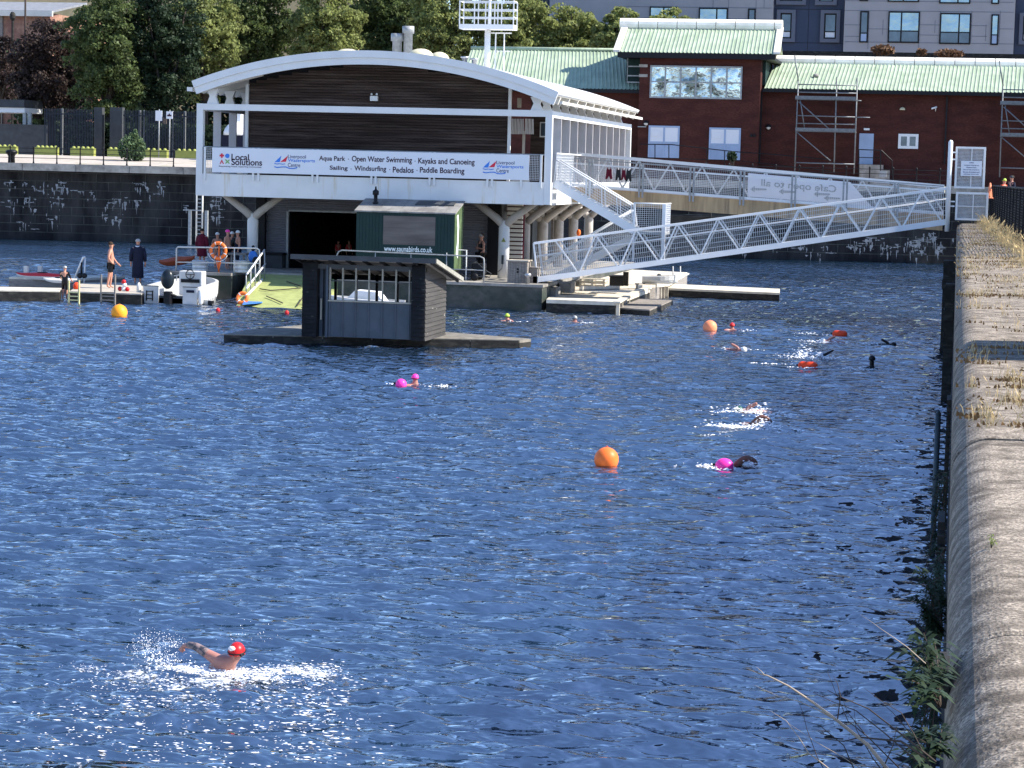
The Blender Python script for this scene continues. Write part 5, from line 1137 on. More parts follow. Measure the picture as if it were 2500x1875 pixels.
# ================================================================== BRICK BOATHOUSE
YW_ = 178.0
BK = thing('brick_boathouse', 'long dark red brick boathouse with pale green ribbed roof and raised gabled tower', 'building', (-10, 180, FZ))
def rr2(x0, y0, x1, y1, Y=YW_): return rect(x0, y0, x1, y1, Y)
def roofslope(Tp, xl0, xl1, yl, xt0, xt1, yt, dY, m, nm='roof', Y=YW_, rib=.30, zlow=None, over=.7):
    """ribbed roof plane facing the camera. (xl0..xl1,yl) eaves pixels, (xt0..xt1,yt) ridge pixels"""
    e0, e1 = P(xl0, yl[0], Y-over), P(xl1, yl[1], Y-over); t0_, t1_ = P(xt0, yt[0], Y+dY), P(xt1, yt[1], Y+dY)
    ze = (e0.z+e1.z)/2; zt = (t0_.z+t1_.z)/2; x0 = min(e0.x, e1.x); x1 = max(e0.x, e1.x)
    n = max(2, int((x1-x0)/rib)); mb = MB(); V = []; F_ = []
    prof = []
    for i in range(n):
        a = i/n; d = 1/n
        prof += [(a, 0), (a+d*.62, 0), (a+d*.70, .055), (a+d*.92, .055)]
    prof.append((1, 0))
    for (t, h) in prof:
        xa = e0.x+(e1.x-e0.x)*t; xb = t0_.x+(t1_.x-t0_.x)*t
        V += [(xa, Y-over, ze+h), (xb, Y+dY, zt+h)]
    for i in range(len(prof)-1): F_.append((2*i, 2*i+2, 2*i+3, 2*i+1))
    mb.add(V, F_); o = mb.build(nm, m, Tp)
    MB().prism([(e0.x, Y-over, ze-.04), (e1.x, Y-over, ze-.04), (t1_.x, Y+dY, zt-.04), (t0_.x, Y+dY, zt-.04)], (0, 0, -.12)).build('roof_deck', 'black', Tp)
    return ze, zt, e0.x, e1.x, t0_.x, t1_.x
# right wing
rw = rr2(1840, 222, 2600, 470); a0, a1, c0, c1 = rw
ze, zt, *_x = roofslope(BK, 1866, 2640, (213, 232), 1893, 2640, (150, 167), 6.5, 'groof')
wl_ = P(1840, 300, YW_).x
MB().box(wl_, 14, YW_, YW_+13, FZ, ze+.1).build('wall', 'brick', BK)
def ridge(x0, x1, z, Y, Tp):
    L = P(1000+45, 150, Y).x-P(1000, 150, Y).x; x = x0
    while x < x1:
        xe = min(x+L, x1); MB().lathe(((x), Y, z), [(.01, 0.0), (.50, .0), (.50, xe-x-.05), (.01, xe-x-.05)], 14, 'x').build('ridge_cap', 'ridge', Tp, False); x = xe
x0r = P(1896, 141, YW_+6.8).x; ridge(x0r, 14, zt+.10, YW_+6.8, BK)
MB().box(_x[0]-.1, 14, YW_-.9, YW_-.7, ze-.28, ze-.0).build('gutter', 'black', BK)
MB().box(_x[0], 14, YW_-.7, YW_-.004, ze-.25, ze-.15).build('soffit', 'black', BK)
# left wing
ze2, zt2, *_y = roofslope(BK, 1120, 1595, (212, 219), 1150, 1580, (120, 127), 6.5, 'groof')
MB().box(_y[0], P(1562, 300, YW_).x, YW_, YW_+13, FZ, ze2+.1).build('wall', 'brick', BK)
MB().tube([(_y[2], YW_+6.5, zt2+.1), (_y[3], YW_+6.5, zt2+.1)], .16, 8).build('ridge_roll', 'groof', BK, True)
MB().box(_y[0], P(1570, 300, YW_).x, YW_-.9, YW_-.7, ze2-.28, ze2).build('gutter', 'black', BK)
MB().box(_y[0], P(1570, 300, YW_).x, YW_-.7, YW_-.004, ze2-.25, ze2-.15).build('soffit', 'black', BK)
# tower, standing proud of the wings
YTW = YW_-1.2
tx0, tx1 = P(1558, 300, YTW).x, P(1853, 300, YTW).x
ze3, zt3, *_z = roofslope(BK, 1508, 1893, (126, 133), 1529, 1902, (66, 73), 4.2, 'groof', 'tower_roof', YTW)
MB().box(tx0, tx1, YTW, YTW+9, FZ, ze3+.1).build('tower_wall', 'brick', BK)
MB().prism([(_z[0], YTW-.75, ze3-.42), (_z[1], YTW-.75, ze3-.42), (_z[1], YTW-.75, ze3-.02), (_z[0], YTW-.75, ze3-.02)], (0, .2, 0)).build('gutter', 'black', BK)
MB().box(_z[0]+.1, _z[1]-.1, YTW-.55, YTW+8, ze3-.40, ze3-.2).build('soffit', 'black', BK)
for (xa, xb, s_) in ((_z[0]-.35, _z[2]-.35, 1), (_z[1]-.15, _z[3]-.15, -1)):
    MB().prism([(xa, YTW-.7, ze3), (xa+.5, YTW-.7, ze3), (xb+.5, YTW+4.2, zt3), (xb, YTW+4.2, zt3)], (0, 0, .16)).build('verge_flashing', 'cream', BK)
ridge(_z[2]-.5, _z[3]+.3, zt3+.25, YTW+4.4, BK)
mb = MB(); mb.prism([(_z[2], YTW+4.4, zt3), (_z[3], YTW+4.4, zt3), (_z[3], YTW+9.5, ze3), (_z[2], YTW+9.5, ze3)], (0, 0, .1)); mb.build('tower_roof', 'groof', BK)
a0, a1, c0, c1 = rr2(1850, 150, 1869, 208, YTW+1.5); MB().box(tx1+.002, a1, YTW+1.5, YTW+8, c0, ze3-.42).build('louvre_side', 'green', BK)
a0, a1, c0, c1 = rr2(1529, 140, 1559, 200, YTW+1.5); MB().box(a0, tx0-.002, YTW+1.5, YTW+8, c0, ze3-.42).build('louvre_side', 'green', BK)
mb = MB()
for py in (160, 183, 199): a0, a1, c0, c1 = rr2(1527, py-1, 1563, py+2, YTW-.1); mb.box(a0, a1, YTW+.9, YTW+1, c0, c1)
a0, a1, c0, c1 = rr2(1526.5, 140, 1528, 200, YTW-.1); mb.box(a0, a1, YTW+.9, YTW+1, c0, c1); mb.build('access_ladder', 'galv', BK)
for py in (160, 184): a0, a1, c0, c1 = rr2(1560, py-3, 1581, py+4, YTW-.02); MB().box(a0, a1, YTW-.03, YTW-.004, c0, c1).build('stone_band', 'concrete', BK)
# big tower window 6x2
def window(x0, y0, x1, y1, cols, rows, frame, pane, Y, nm='window', fw=.10, sp=None, panes=None, Tp=None):
    a0, a1, c0, c1 = rr2(x0, y0, x1, y1, Y); Tp = Tp or BK
    fr = MB().box(a0, a1, Y-.10, Y-.06, c0, c0+fw).box(a0, a1, Y-.10, Y-.06, c1-fw, c1); ch = [a0+(a1-a0)*k/cols for k in range(cols+1)] if not isinstance(cols, list) else [a0+(a1-a0)*k for k in cols]
    rh = [c0+(c1-c0)*k/rows for k in range(rows+1)] if not isinstance(rows, list) else [c0+(c1-c0)*k for k in rows]
    for i, x in enumerate(ch):
        w = fw/2; xa = x if i == 0 else (x-2*w if i == len(ch)-1 else x-w); fr.box(xa, xa+2*w, Y-.105, Y-.055, c0+fw, c1-fw)
    for z in rh[1:-1]: fr.box(a0+fw, a1-fw, Y-.098, Y-.062, z-fw*.4, z+fw*.4)
    f = fr.build(nm, frame, Tp); k = 0
    for i in range(len(ch)-1):
        for j in range(len(rh)-1):
            m = (panes[k % len(panes)] if panes else pane); k += 1
            MB().box(ch[i]+fw*.5, ch[i+1]-fw*.5, Y-.075, Y-.045, rh[j]+fw*.3, rh[j+1]-fw*.3).build('pane', m, f)
    return f
window(1587, 161, 1812, 241, 6, 2, 'galv', 'wavyglass', YTW, fw=.13)
for x0, x1, y0 in ((1583, 1659, 307), (1731, 1808, 312)):
    f = window(x0, y0, x1, y0+78, 2, [0, .48, 1], 'glassb', 'glassb', YTW, fw=.14, panes=['glassb', 'sheet'])
    a0, a1, c0, c1 = rr2(x0+8, y0+12, x0+30, y0+26, YTW); MB().box(a0, a1, YTW-.115, YTW-.108, c0, c1).build('notice', 'sheet', f)
a0, a1, c0, c1 = rr2(2097, 326, 2132, 401)
D = MB().box(a0, a1, YW_-.06, YW_-.004, c0, c1).build('door', 'glassb', BK); MB().box(a1-.2, a1-.1, YW_-.10, YW_-.061, c0+.9, c0+1.0).build('handle', 'galv', D)
a0, a1, c0, c1 = rr2(2109, 313, 2123, 318); MB().box(a0, a1, YW_-.1, YW_-.004, c0, c1).build('door_light', 'whitec', BK)
window(2193, 327, 2242, 363, 2, 1, 'whitec', 'glassd', YW_, fw=.2)
# downpipes, lamps, camera
for (x0, y0, y1, Y) in ((1857, 218, 398, YTW+1.0), (2309, 235, 400, YW_-.1)):
    a0, a1, c0, c1 = rr2(x0-2, y0, x0+2, y1, Y); MB().box(a0, a1, Y-.14, Y, c0, c1).build('downpipe', 'black', BK)
for (px, py, Y) in ((1577, 300, YTW), (1876, 310, YW_), (2203, 268, YW_)):
    q = P(px, py, Y-.1); l = MB().ball((q.x, Y-.05, q.z), .22, .2, .2, 12, 8, -.1).build('wall_lamp', 'black' if px < 2000 else 'lemon', BK, True)
    if px < 2000: MB().ball((q.x, Y-.1, q.z-.05), .17, .15, .16, 10, 6).build('diffuser', 'cream', l, True)
q = P(2281, 263, YW_-.3); MB().tube([(q.x-.2, YW_-.5, q.z-.08), (q.x+.18, YW_-.25, q.z+.06)], .07, 8).tube([(q.x+.1, YW_-.3, q.z), (q.x+.1, YW_-.02, q.z-.25)], .04, 6).build('security_camera', 'whitec', BK, True)
q = P(1568, 309, YTW-.2); MB().box(q.x-.35, q.x+.3, YTW-.3, YTW-.01, q.z-.05, q.z+.02).build('pipe_bracket', 'galv', BK)
q = P(1838, 331, YTW); MB().box(q.x-.2, q.x-.03, YTW-.12, YTW-.004, q.z-.1, q.z+.1).build('vent', 'black', BK); MB().box(q.x+.04, q.x+.2, YTW-.12, YTW-.004, q.z-.1, q.z+.1).build('vent', 'black', BK)
q = P(1992, 182, YW_+2.5); z = ze+(zt-ze)*3.2/7.2; MB().ball((q.x, YW_+2.5, z+.12), .24, .24, .18).build('roof_vent', 'concrete', BK, True)
# plinth steps and dark ramp railing along the tower
solo('ramp_railing', MB().tube([P(1560, 352, 175.5), P(1640, 353, 175.5), P(1720, 362, 175.5), P(1790, 370, 175.5), P(1900, 378, 175.5), P(2030, 390, 175.5)], .04, 6).tube([P(1560, 384, 175.5), P(1800, 392, 175.5), P(2030, 418, 175.5)], .03, 6).tube([P(1599, 353, 175.5), P(1599, 400, 175.5)], .04, 6).tube([P(1633, 354, 175.5), P(1633, 400, 175.5)], .04, 6).tube([P(1769, 368, 175.5), P(1769, 410, 175.5)], .04, 6).tube([P(1726, 364, 175.5), P(1726, 410, 175.5)], .04, 6), 'black', 'black sloping handrail of the ramp in front of the two pale ground floor windows', 'railing', (-20, 175.5, FZ))
sr = [P(2097, 365, 176), P(2152, 367, 176), P(2178, 392, 176), P(2178, 430, 176)]
solo('step_railing', MB().tube(sr, .04, 6).tube([P(2150, 367, 176), P(2150, 430, 176)], .04, 6).tube([P(2097, 365, 176), P(2097, 430, 176)], .04, 6).tube([P(2097, 384, 176), P(2150, 386, 176)], .03, 6), 'black', 'short black handrail round the steps below the pale blue door', 'railing', (-6, 176, FZ))
a0, a1, c0, c1 = rr2(2097, 402, 2155, 440, 176.3); solo('door_steps', MB().box(a0, a1, 176.4, 177.9, FZ, c1).box(a1, a1+.5, 176.4, 177.9, FZ, c1-.4), 'concrete', 'concrete landing block below the pale blue door of the brick boathouse', 'steps', (a0, 176.4, FZ))
a0, a1, c0, c1 = rr2(2147, 417, 2165, 432, 173); solo('utility_box', MB().box(a0, a1, 173, 173.5, c0, c1), 'galv', 'small grey cabinet on the quay behind the railing below the door', 'cabinet', (a0, 173, FZ))
# ---- scaffolds
def tb(mb, x0, y0, x1, y1, Y, r=.055): a = P(x0, y0, Y); b = P(x1, y1, Y); mb.tube([a, b], r, 6)
def scaffold(label, dx, cut=9999):
    Y = 175.4; T = thing('scaffold', label, 'scaffold', (P(1945+dx, 400, Y).x, Y, FZ), 'scaffold towers against the brick boathouse')
    dy = dx*.025
    for dY in (0, 1.3):
        for (x0, y0, x1, y1) in ((1949, 195, 1940, 420), (2043, 188, 2036, 420), (2093, 190, 2085, 425)):
            mb = MB(); tb(mb, x0+dx, y0+dy, x1+dx, y1+dy, Y+dY); mb.build('standard', 'scaf', T, True)
    for (x0, y0, x1, y1, r) in ((1940, 136, 1949, 197, .05), (1949, 206, 2092, 209, .045), (1949, 225, 2092, 228, .05), (1947, 282, 2088, 286, .045), (1946, 301, 2088, 304, .045), (1944, 397, 2086, 401, .05), (1950, 248, 2030, 320, .05), (1945, 322, 2028, 393, .045), (1954, 245, 1964, 312, .045), (2088, 286, 2124, 287, .04), (2080, 245, 2103, 246, .04)):
        if dx and x1 > 2094: continue
        mb = MB(); tb(mb, x0+dx, y0+dy, x1+dx, y1+dy, Y-.1, r); mb.build('brace', 'scaf', T, True)
    for (y0, y1) in ((235, 244), (313, 322)):
        a0, a1, c0, c1 = rect(1942+dx, y0+dy, 2089+dx, y1+dy, Y-.1); MB().box(a0, a1, Y-.2, Y+1.5, c0, c0+.06).box(a0, a1, Y-.22, Y-.16, c0+.06, c1).build('platform', 'scaf', T)
scaffold('tall tube scaffold with two lifts between the tower and the pale blue door', 0)
scaffold('tube scaffold cut off by the right edge of the photo', 500)
# foliage clumps growing behind the ridge
def clump(name, label, px, py, w, h, Y, m, seed, n=700, cat='bush', size=.34, z0=None):
    z0 = FZ if z0 is None else z0; q = P(px, py, Y); k = FPX/Y; rg = np.random.RandomState(seed); p, rg = leafcloud(n, (w/k/2, w/k/2*.7, h/k/2), size, seed); V, F_ = leafverts(p, size, rg)
    T = thing(name, label, cat, (q.x, Y, FZ)); o = numesh('foliage', V+np.array((0, 0, q.z-FZ)), F_, m, T)
    mb = MB()
    for i in range(5): a = rg.rand()*6.28; mb.tube([(q.x, Y, FZ), (q.x+math.cos(a)*w/k/3, Y+math.sin(a)*w/k/4, q.z)], [.06, .02], 5)
    mb.build('stem', 'bark', T); return T
clump('shrub', 'rusty leaved shrub above the roof ridge left of the two big windows', 2155, 122, 62, 26, 196, 'leafR', 1, 500)
clump('shrub', 'rusty leaved shrub above the roof ridge below the middle big window', 2250, 128, 26, 18, 196, 'leafR', 2, 220)
clump('shrub', 'rusty leaved shrub above the roof ridge below the right big window', 2318, 131, 68, 22, 196, 'leafR', 3, 450)
clump('bush', 'loose grey-green bush growing on the far quay edge behind the railing', 322, 362, 74, 76, 166, 'leafG', 4, 1500, size=.20)
_b = [o for o in COL.objects if o.name.startswith('bush') and o.type == 'EMPTY'][0]
for (dx, dz, rx_, rz_, n_, sd_) in ((-.5, -.3, .55, .5, 700, 41), (.5, -.5, .6, .45, 700, 42), (.15, .75, .42, .5, 550, 43), (-.3, .45, .4, .4, 400, 44), (.75, .1, .35, .4, 350, 45), (-.95, .1, .2, .35, 120, 46), (.3, 1.2, .15, .3, 90, 47)):
    p, rg = leafcloud(n_, (rx_, rx_*.8, rz_), .2, sd_); V, F_ = leafverts(p, .2, rg); numesh('foliage', V+np.array((dx, 0, P(322, 362, 166).z-FZ+dz)), F_, 'leafG', _b)
clump('shrub', 'small dark shrub on the quay before the right ground floor window', 1787, 382, 26, 26, 174, 'leafC', 5, 350, size=.2)

# ================================================================== APARTMENT BLOCK
YA = 226.0
AP = thing('apartment_block', 'grey and blue panelled modern apartment block behind the brick boathouse', 'building', (0, YA, FZ))
def panel(x0, x1, m, dY, nm, ztop=60):
    a0 = P(x0, 80, YA+dY).x; a1 = P(x1, 80, YA+dY).x; MB().box(a0, a1, YA+dY, YA+dY+14, FZ, ztop).build(nm, m, AP); return a0, a1
panel(1340, 1885.5, 'apl', 0, 'light_wing'); panel(1886, 2059, 'apd', .9, 'dark_bay'); panel(2060, 2476, 'apl', 0.02, 'light_wing'); panel(2477, 2680, 'apd', .9, 'dark_bay'); panel(1250, 1339.6, 'apd', 1.2, 'dark_bay')
# panel joints: thin grooves shown as proud dark strips
mb = MB()
def jh(x0, x1, y, Y): a0, a1, c0, c1 = rect(x0, y, x1, y+1.2, Y); mb.box(a0, a1, Y-.02, Y-.003, c0, c0+.04)
def jv(x, y0, y1, Y): a0, a1, c0, c1 = rect(x, y0, x+1.2, y1, Y); mb.box(a0, a0+.04, Y-.02, Y-.003, c0, c1)
for y in (17, 44): jh(1500, 1885, y, YA)
for y in (3, 27, 51, 75, 104): jh(2062, 2475, y, YA+.02) if y in (27, 104, 3) else None
for (x, y0, y1) in ((1740, 0, 50), (1778, 0, 50), (1845, 0, 50), (1865, 0, 20), (2120, 27, 120), (2155, 48, 85), (2168, 27, 104), (2244, 27, 120), (2282, 50, 80), (2294, 27, 104), (2371, 27, 104), (2406, 60, 100), (2440, 27, 104)): jv(x, y0, y1, YA if x < 2000 else YA+.02)
for (x0, x1, y) in ((2168, 2168+1, 40), (2244, 2294, 60), (2244, 2294, 85), (2371, 2410, 62), (2371, 2410, 88), (2120, 2168, 70), (2062, 2100, 60), (2062, 2100, 88), (2440, 2475, 70)): jh(x0, x1, y, YA+.02)
mb.build('panel_joints', 'apm', AP)
mb = MB(); jv(1973, 0, 125, YA+.9); jh(1886, 2058, 22, YA+.9); jh(1886, 2058, 104, YA+.9); mb.build('panel_joints', 'black', AP)
def apw(x0, y0, x1, y1, cols, rows, Y, surround=False, panes=None):
    f = window(x0, y0, x1, y1, cols, rows, 'black', 'glass', Y, fw=.14, panes=panes, Tp=AP)
    if surround:
        a0, a1, c0, c1 = rect(x0-9, y0-8, x1+9, y1+9, Y); b0, b1, d0, d1 = rect(x0, y0, x1, y1, Y)
        MB().box(a0, b0, Y-.3, Y-.003, c0, c1).box(b1, a1, Y-.3, Y-.003, c0, c1).box(b0, b1, Y-.3, Y-.003, c0, d0).box(b0, b1, Y-.3, Y-.003, d1, c1).build('surround', 'apm', f)
apw(1706, 19, 1777, 56, [0, .62, 1], 1, YA); apw(1826, 21, 1845, 56, 1, 1, YA, panes=['glassd']); apw(1586, 16, 1655, 48, [0, .5, 1], 1, YA)
apw(1905, 32, 1933, 94, 1, [0, .28, 1], YA+.9, True, ['sheet', 'glassd']); apw(2012, 33, 2042, 95, 1, [0, .28, 1], YA+.9, True, ['sheet', 'glassd'])
apw(2099, 27, 2120, 104, 1, [0, .3, 1], YA+.02, panes=['glassb', 'glassd']); apw(2168, 28, 2245, 105, [0, .42, 1], [0, .38, 1], YA+.02, panes=['glassd', 'glass', 'glassd', 'glass']); apw(2294, 32, 2370, 108, [0, .62, 1], [0, .38, 1], YA+.02, panes=['glassd', 'glass']); apw(2419, 35, 2438, 110, 1, [0, .33, 1], YA+.02, panes=['glassb', 'glass'])
apw(2168, -46, 2245, 5, [0, .5, 1], 1, YA+.02); apw(2294, -44, 2370, 9, [0, .6, 1], 1, YA+.02); apw(2099, -40, 2120, 3, 1, 1, YA+.02); apw(2421, -38, 2440, 10, 1, 1, YA+.02)
apw(1905, -40, 1960, 3, 1, 1, YA+.9, True); apw(2000, -40, 2035, 4, 1, 1, YA+.9, True); apw(2497, 40, 2530, 100, 1, [0, .3, 1], YA+.9, True, ['sheet', 'glassd']); apw(1300, -10, 1322, 35, 1, 1, YA+1.2, panes=['glassd'])
solo('boundary_wall', MB().box(P(1890, 120, 200).x, 30, 200, 200.4, FZ, P(2200, 128, 200).z), 'wooddark', 'dark wall between the green roof and the apartment block', 'wall', (0, 200, FZ))

# ================================================================== TREES
def tree(label, px, Y, ctop, cbot, wpx, m, seed, nb=70, nl=120, size=.32, lean=0, trunkpx=None, name='tree', sq=1.0):
    k = FPX/Y; q = P(px, 200, Y); zt = P(px, ctop, Y).z; zb = P(px, cbot, Y).z; rx = wpx/k/2; rzz = (zt-zb)/2; cz = (zt+zb)/2
    nb = int(nb*1.45); nl = int(nl*1.1); size = .27; FZ = GZ if px < 600 else 5.6; T = thing(name, label, 'tree', (q.x, Y, FZ)); rg = np.random.RandomState(seed)
    d = rg.randn(nb, 3); d /= np.linalg.norm(d, axis=1)[:, None]; rad = rg.rand(nb, 1)**.42
    taper = 1.0
    C = d*rad*np.array((rx*.95, rx*.8, rzz*.92)); C[:, 2] += 0
    V = []; cnt = 0
    P_ = []; O_ = []; S_ = []
    for i in range(nb):
        br_ = rx*(.12+.17*rg.rand()); n = int(nl*(.6+.8*rg.rand())); u = rg.randn(n, 3); u /= np.linalg.norm(u, axis=1)[:, None]
        u[:, 2] = np.abs(u[:, 2])*np.where(rg.rand(n) < .75, 1, -1)
        rr3 = br_*(.55+.5*rg.rand(n, 1)); P_.append(C[i]+u*rr3*np.array((1, 1, .75))); O_.append(u)
    p = np.concatenate(P_); o = np.concatenate(O_); V, F_ = leafverts(p, size, rg, .7, o, 1.1)
    V = V+np.array((0, 0, cz-FZ)); numesh('crown', V, F_, m, T)
    mb = MB(); tr = .30+.02*rx; base = Vector((q.x, Y, FZ)); fork = Vector((q.x+lean, Y, max(FZ+2, zb+.5)))
    mb.tube([base, base.lerp(fork, .5), fork], [tr*1.2, tr, tr*.8], 9)
    for i in range(9):
        e_ = Vector((q.x+C[i][0], Y+C[i][1], cz+C[i][2])); mid = fork.lerp(e_, .5)+Vector((0, 0, .5)); mb.tube([fork-Vector((0, 0, .3)), mid, e_], [tr*.55, tr*.3, .05], 6)
    mb.build('trunk', 'bark', T, True); return T
tree('copper leaved tree cut by the left edge of the photo', -5, 205, 60, 275, 130, 'leafP', 11, 60, 110)
tree('dark purple-brown tree second from the left', 125, 196, 30, 300, 230, 'leafP', 12, 90, 150)
tree('bright topped green tree with forked trunk on the far quay at left', 262, 190, -60, 300, 240, 'leafB', 13, 120, 160)
tree('tall very dark green tree right of the forked trunk tree', 400, 192, -90, 300, 200, 'leafC', 14, 120, 160)
tree('tall pale green tree behind the left corner of the arched roof', 500, 198, -80, 260, 220, 'leafA', 15, 120, 150)
tree('mid green tree behind the left slope of the arched roof', 640, 204, -70, 220, 230, 'leafB', 16, 120, 140)
tree('olive green tree rising over the top of the arched roof left of the flues', 790, 200, -60, 200, 200, 'leafA', 17, 110, 140)
tree('dark green tree directly behind the two flues', 930, 206, -80, 220, 210, 'leafB', 18, 110, 140)
tree('dark tree filling the gap behind the flues', 990, 214, -90, 220, 260, 'leafB', 31, 110, 150)
tree('bright tree behind the white mast cage left of it', 1080, 203, -70, 220, 200, 'leafA', 19, 110, 140)
tree('bright tree right of the white mast cage', 1240, 204, -50, 200, 210, 'leafA', 20, 120, 150)
tree('yellow-green tree in front of the apartment block left of the tower', 1395, 206, 8, 200, 190, 'leafA', 21, 110, 150)
tree('yellow-green tree beside the left edge of the tower roof', 1510, 202, 12, 200, 150, 'leafA', 22, 90, 140)
tree('low yellow-green tree top showing over the tower ridge', 1640, 208, 18, 160, 140, 'leafA', 23, 70, 130)
# woodland mass further back
rg = np.random.RandomState(77); n = 42000; xs = rg.uniform(-95, -22, n); zz = FZ+rg.rand(n)*14*(.8+.2*np.sin(xs*.7)); ys = 222+rg.randn(n)*2.5+np.sin(xs*.5)*2
V, F_ = leafverts(np.stack([xs, ys, zz], 1), .6, rg, .7)
o = numesh('woodland', V, F_, 'leafC'); setp(o, 'dense dark mass of trees behind the front row', 'woodland', kind='stuff')
# shady undergrowth behind the palisade
rg = np.random.RandomState(78); n = 22000; xs = rg.uniform(-76, -50, n); V, F_ = leafverts(np.stack([xs, 188+rg.rand(n)*2.5, FZ+rg.rand(n)*3.6], 1), .35, rg, .7)
o = numesh('undergrowth', V, F_, 'leafC'); setp(o, 'dark undergrowth behind the palisade fence', 'undergrowth', kind='stuff')
# ================================================================== PEOPLE
def rotz(v, a): c, s = math.cos(a), math.sin(a); return Vector((v[0]*c-v[1]*s, v[0]*s+v[1]*c, v[2]))
BASE = dict(  # name: (x, y, z) fractions of height, figure faces -Y
    pelvis=(0, 0, .515), waist=(0, 0, .60), chest=(0, .005, .72), neck=(0, .005, .83), jaw=(0, -.012, .872), head=(0, -.003, .925), crown=(0, .004, .962),
    hipL=(.052, 0, .49), kneeL=(.058, -.008, .27), ankL=(.055, .01, .05), toeL=(.065, -.065, .018),
    hipR=(-.052, 0, .49), kneeR=(-.058, -.008, .27), ankR=(-.055, .01, .05), toeR=(-.065, -.065, .018),
    shL=(.108, .005, .79), elL=(.145, .01, .62), wrL=(.155, -.03, .47), haL=(.153, -.045, .42),
    shR=(-.108, .005, .79), elR=(-.145, .01, .62), wrR=(-.155, -.03, .47), haR=(-.153, -.045, .42))
RAD = dict(pelvis=.078, waist=.066, chest=.085, neck=.030, jaw=.040, head=.056, crown=.040, hipL=.055, kneeL=.033, ankL=.021, toeL=.016, shL=.036, elL=.023, wrL=.015, haL=.019)
EDG = [('pelvis', 'waist'), ('waist', 'chest'), ('chest', 'neck'), ('neck', 'jaw'), ('jaw', 'head'), ('head', 'crown')]
for s_ in 'LR': EDG += [('pelvis', 'hip'+s_), ('hip'+s_, 'knee'+s_), ('knee'+s_, 'ank'+s_), ('ank'+s_, 'toe'+s_), ('chest', 'sh'+s_), ('sh'+s_, 'el'+s_), ('el'+s_, 'wr'+s_), ('wr'+s_, 'ha'+s_)]
def person(label, base, h, yaw, pose={}, skin='skin', wear=(), hair=None, cap=None, hands=True, group=None):
    """wear: list of (name, material, joints, inflate)"""
    J = dict(BASE); J.update(pose); T = thing('person', label, 'person', tuple(base), group); bv = Vector(base)
    def wp(j): return bv+rotz(Vector(J[j])*h, yaw)
    def rad(j): return RAD.get(j, RAD.get(j[:-1]+'L'))*h
    names = ['pelvis']+[k for k in J if k != 'pelvis']; idx = {k: i for i, k in enumerate(names)}
    pts = [wp(k) for k in names]; rads = [rad(k) for k in names]; ed = [(idx[a], idx[b]) for a, b in EDG]
    if hands:
        for s in 'LR':
            w_ = wp('wr'+s); hh = wp('ha'+s); d = (hh-w_).normalized(); sd_ = d.cross(Vector((0, 1, .2))).normalized()
            for k, (o_, L) in enumerate(((-.5, .036), (-.17, .042), (.17, .040), (.5, .032))):
                p = hh+sd_*o_*.028*h+d*L*h+Vector((0, 0, -.004*h)); pts.append(p); rads.append(.0052*h); ed.append((idx['ha'+s], len(pts)-1))
            p = w_+sd_*.028*h+d*.035*h; pts.append(p); rads.append(.006*h); ed.append((idx['wr'+s], len(pts)-1))
    skinned('body', (pts, ed, rads), skin, T, 1 if hands else 2)
    hd = wp('head'); fw = rotz((0, -1, 0), yaw)
    MB().ball(hd+fw*.056*h+Vector((0, 0, -.006*h)), .009*h, .009*h, .013*h, 6, 5).build('nose', skin, T, True)
    for (nm, m, js, infl) in wear:
        ii = {k: i for i, k in enumerate(js)}; p_ = [wp(k) for k in js]; r__ = [rad(k)*infl for k in js]; e_ = [(ii[a], ii[b]) for a, b in EDG if a in ii and b in ii]
        if len(p_) > 1: skinned(nm, (p_, e_, r__), m, T, 2)
    if hair: MB().ball(hd+Vector((0, 0, .012*h))-fw*.010*h, .060*h, .060*h, .058*h, 12, 10, -.15).build('hair', hair, T, True)
    if cap: MB().ball(hd+Vector((0, 0, .008*h))-fw*.004*h, .061*h, .061*h, .058*h, 12, 10, -.2).build('cap', cap, T, True)
    return T, wp
TORSO = ['pelvis', 'waist', 'chest', 'shL', 'shR', 'elL', 'elR', 'hipL', 'hipR']; LEGS = ['pelvis', 'hipL', 'hipR', 'kneeL', 'kneeR', 'ankL', 'ankR']; SHORTS = ['pelvis', 'hipL', 'hipR', 'kneeL', 'kneeR']
PZ = .45
# shirtless man, turned away to the right
b_ = G(270, 704, PZ); hM = (P(270, 589, b_.y).z-PZ)
T_, wp = person('shirtless man in black swimming shorts standing on the left pontoon, looking right', b_, hM, R_(110),
    dict(elL=(.15, -.05, .64), wrL=(.14, -.14, .52), haL=(.14, -.18, .49), elR=(-.17, .05, .66), wrR=(-.12, -.03, .54), haR=(-.09, -.06, .53), kneeR=(-.05, .03, .27), ankR=(-.05, .07, .05), toeR=(-.05, 0, .018)), 'skin', hair='hair')
ks = [wp(k) for k in ('pelvis', 'hipL', 'hipR')]; e1 = wp('hipL').lerp(wp('kneeL'), .75); e2 = wp('hipR').lerp(wp('kneeR'), .75)
skinned('shorts', ([ks[0], ks[1], e1, ks[2], e2], [(0, 1), (1, 2), (0, 3), (3, 4)], [.082*hM, .064*hM, .054*hM, .064*hM, .054*hM]), 'neo', T_, 2)
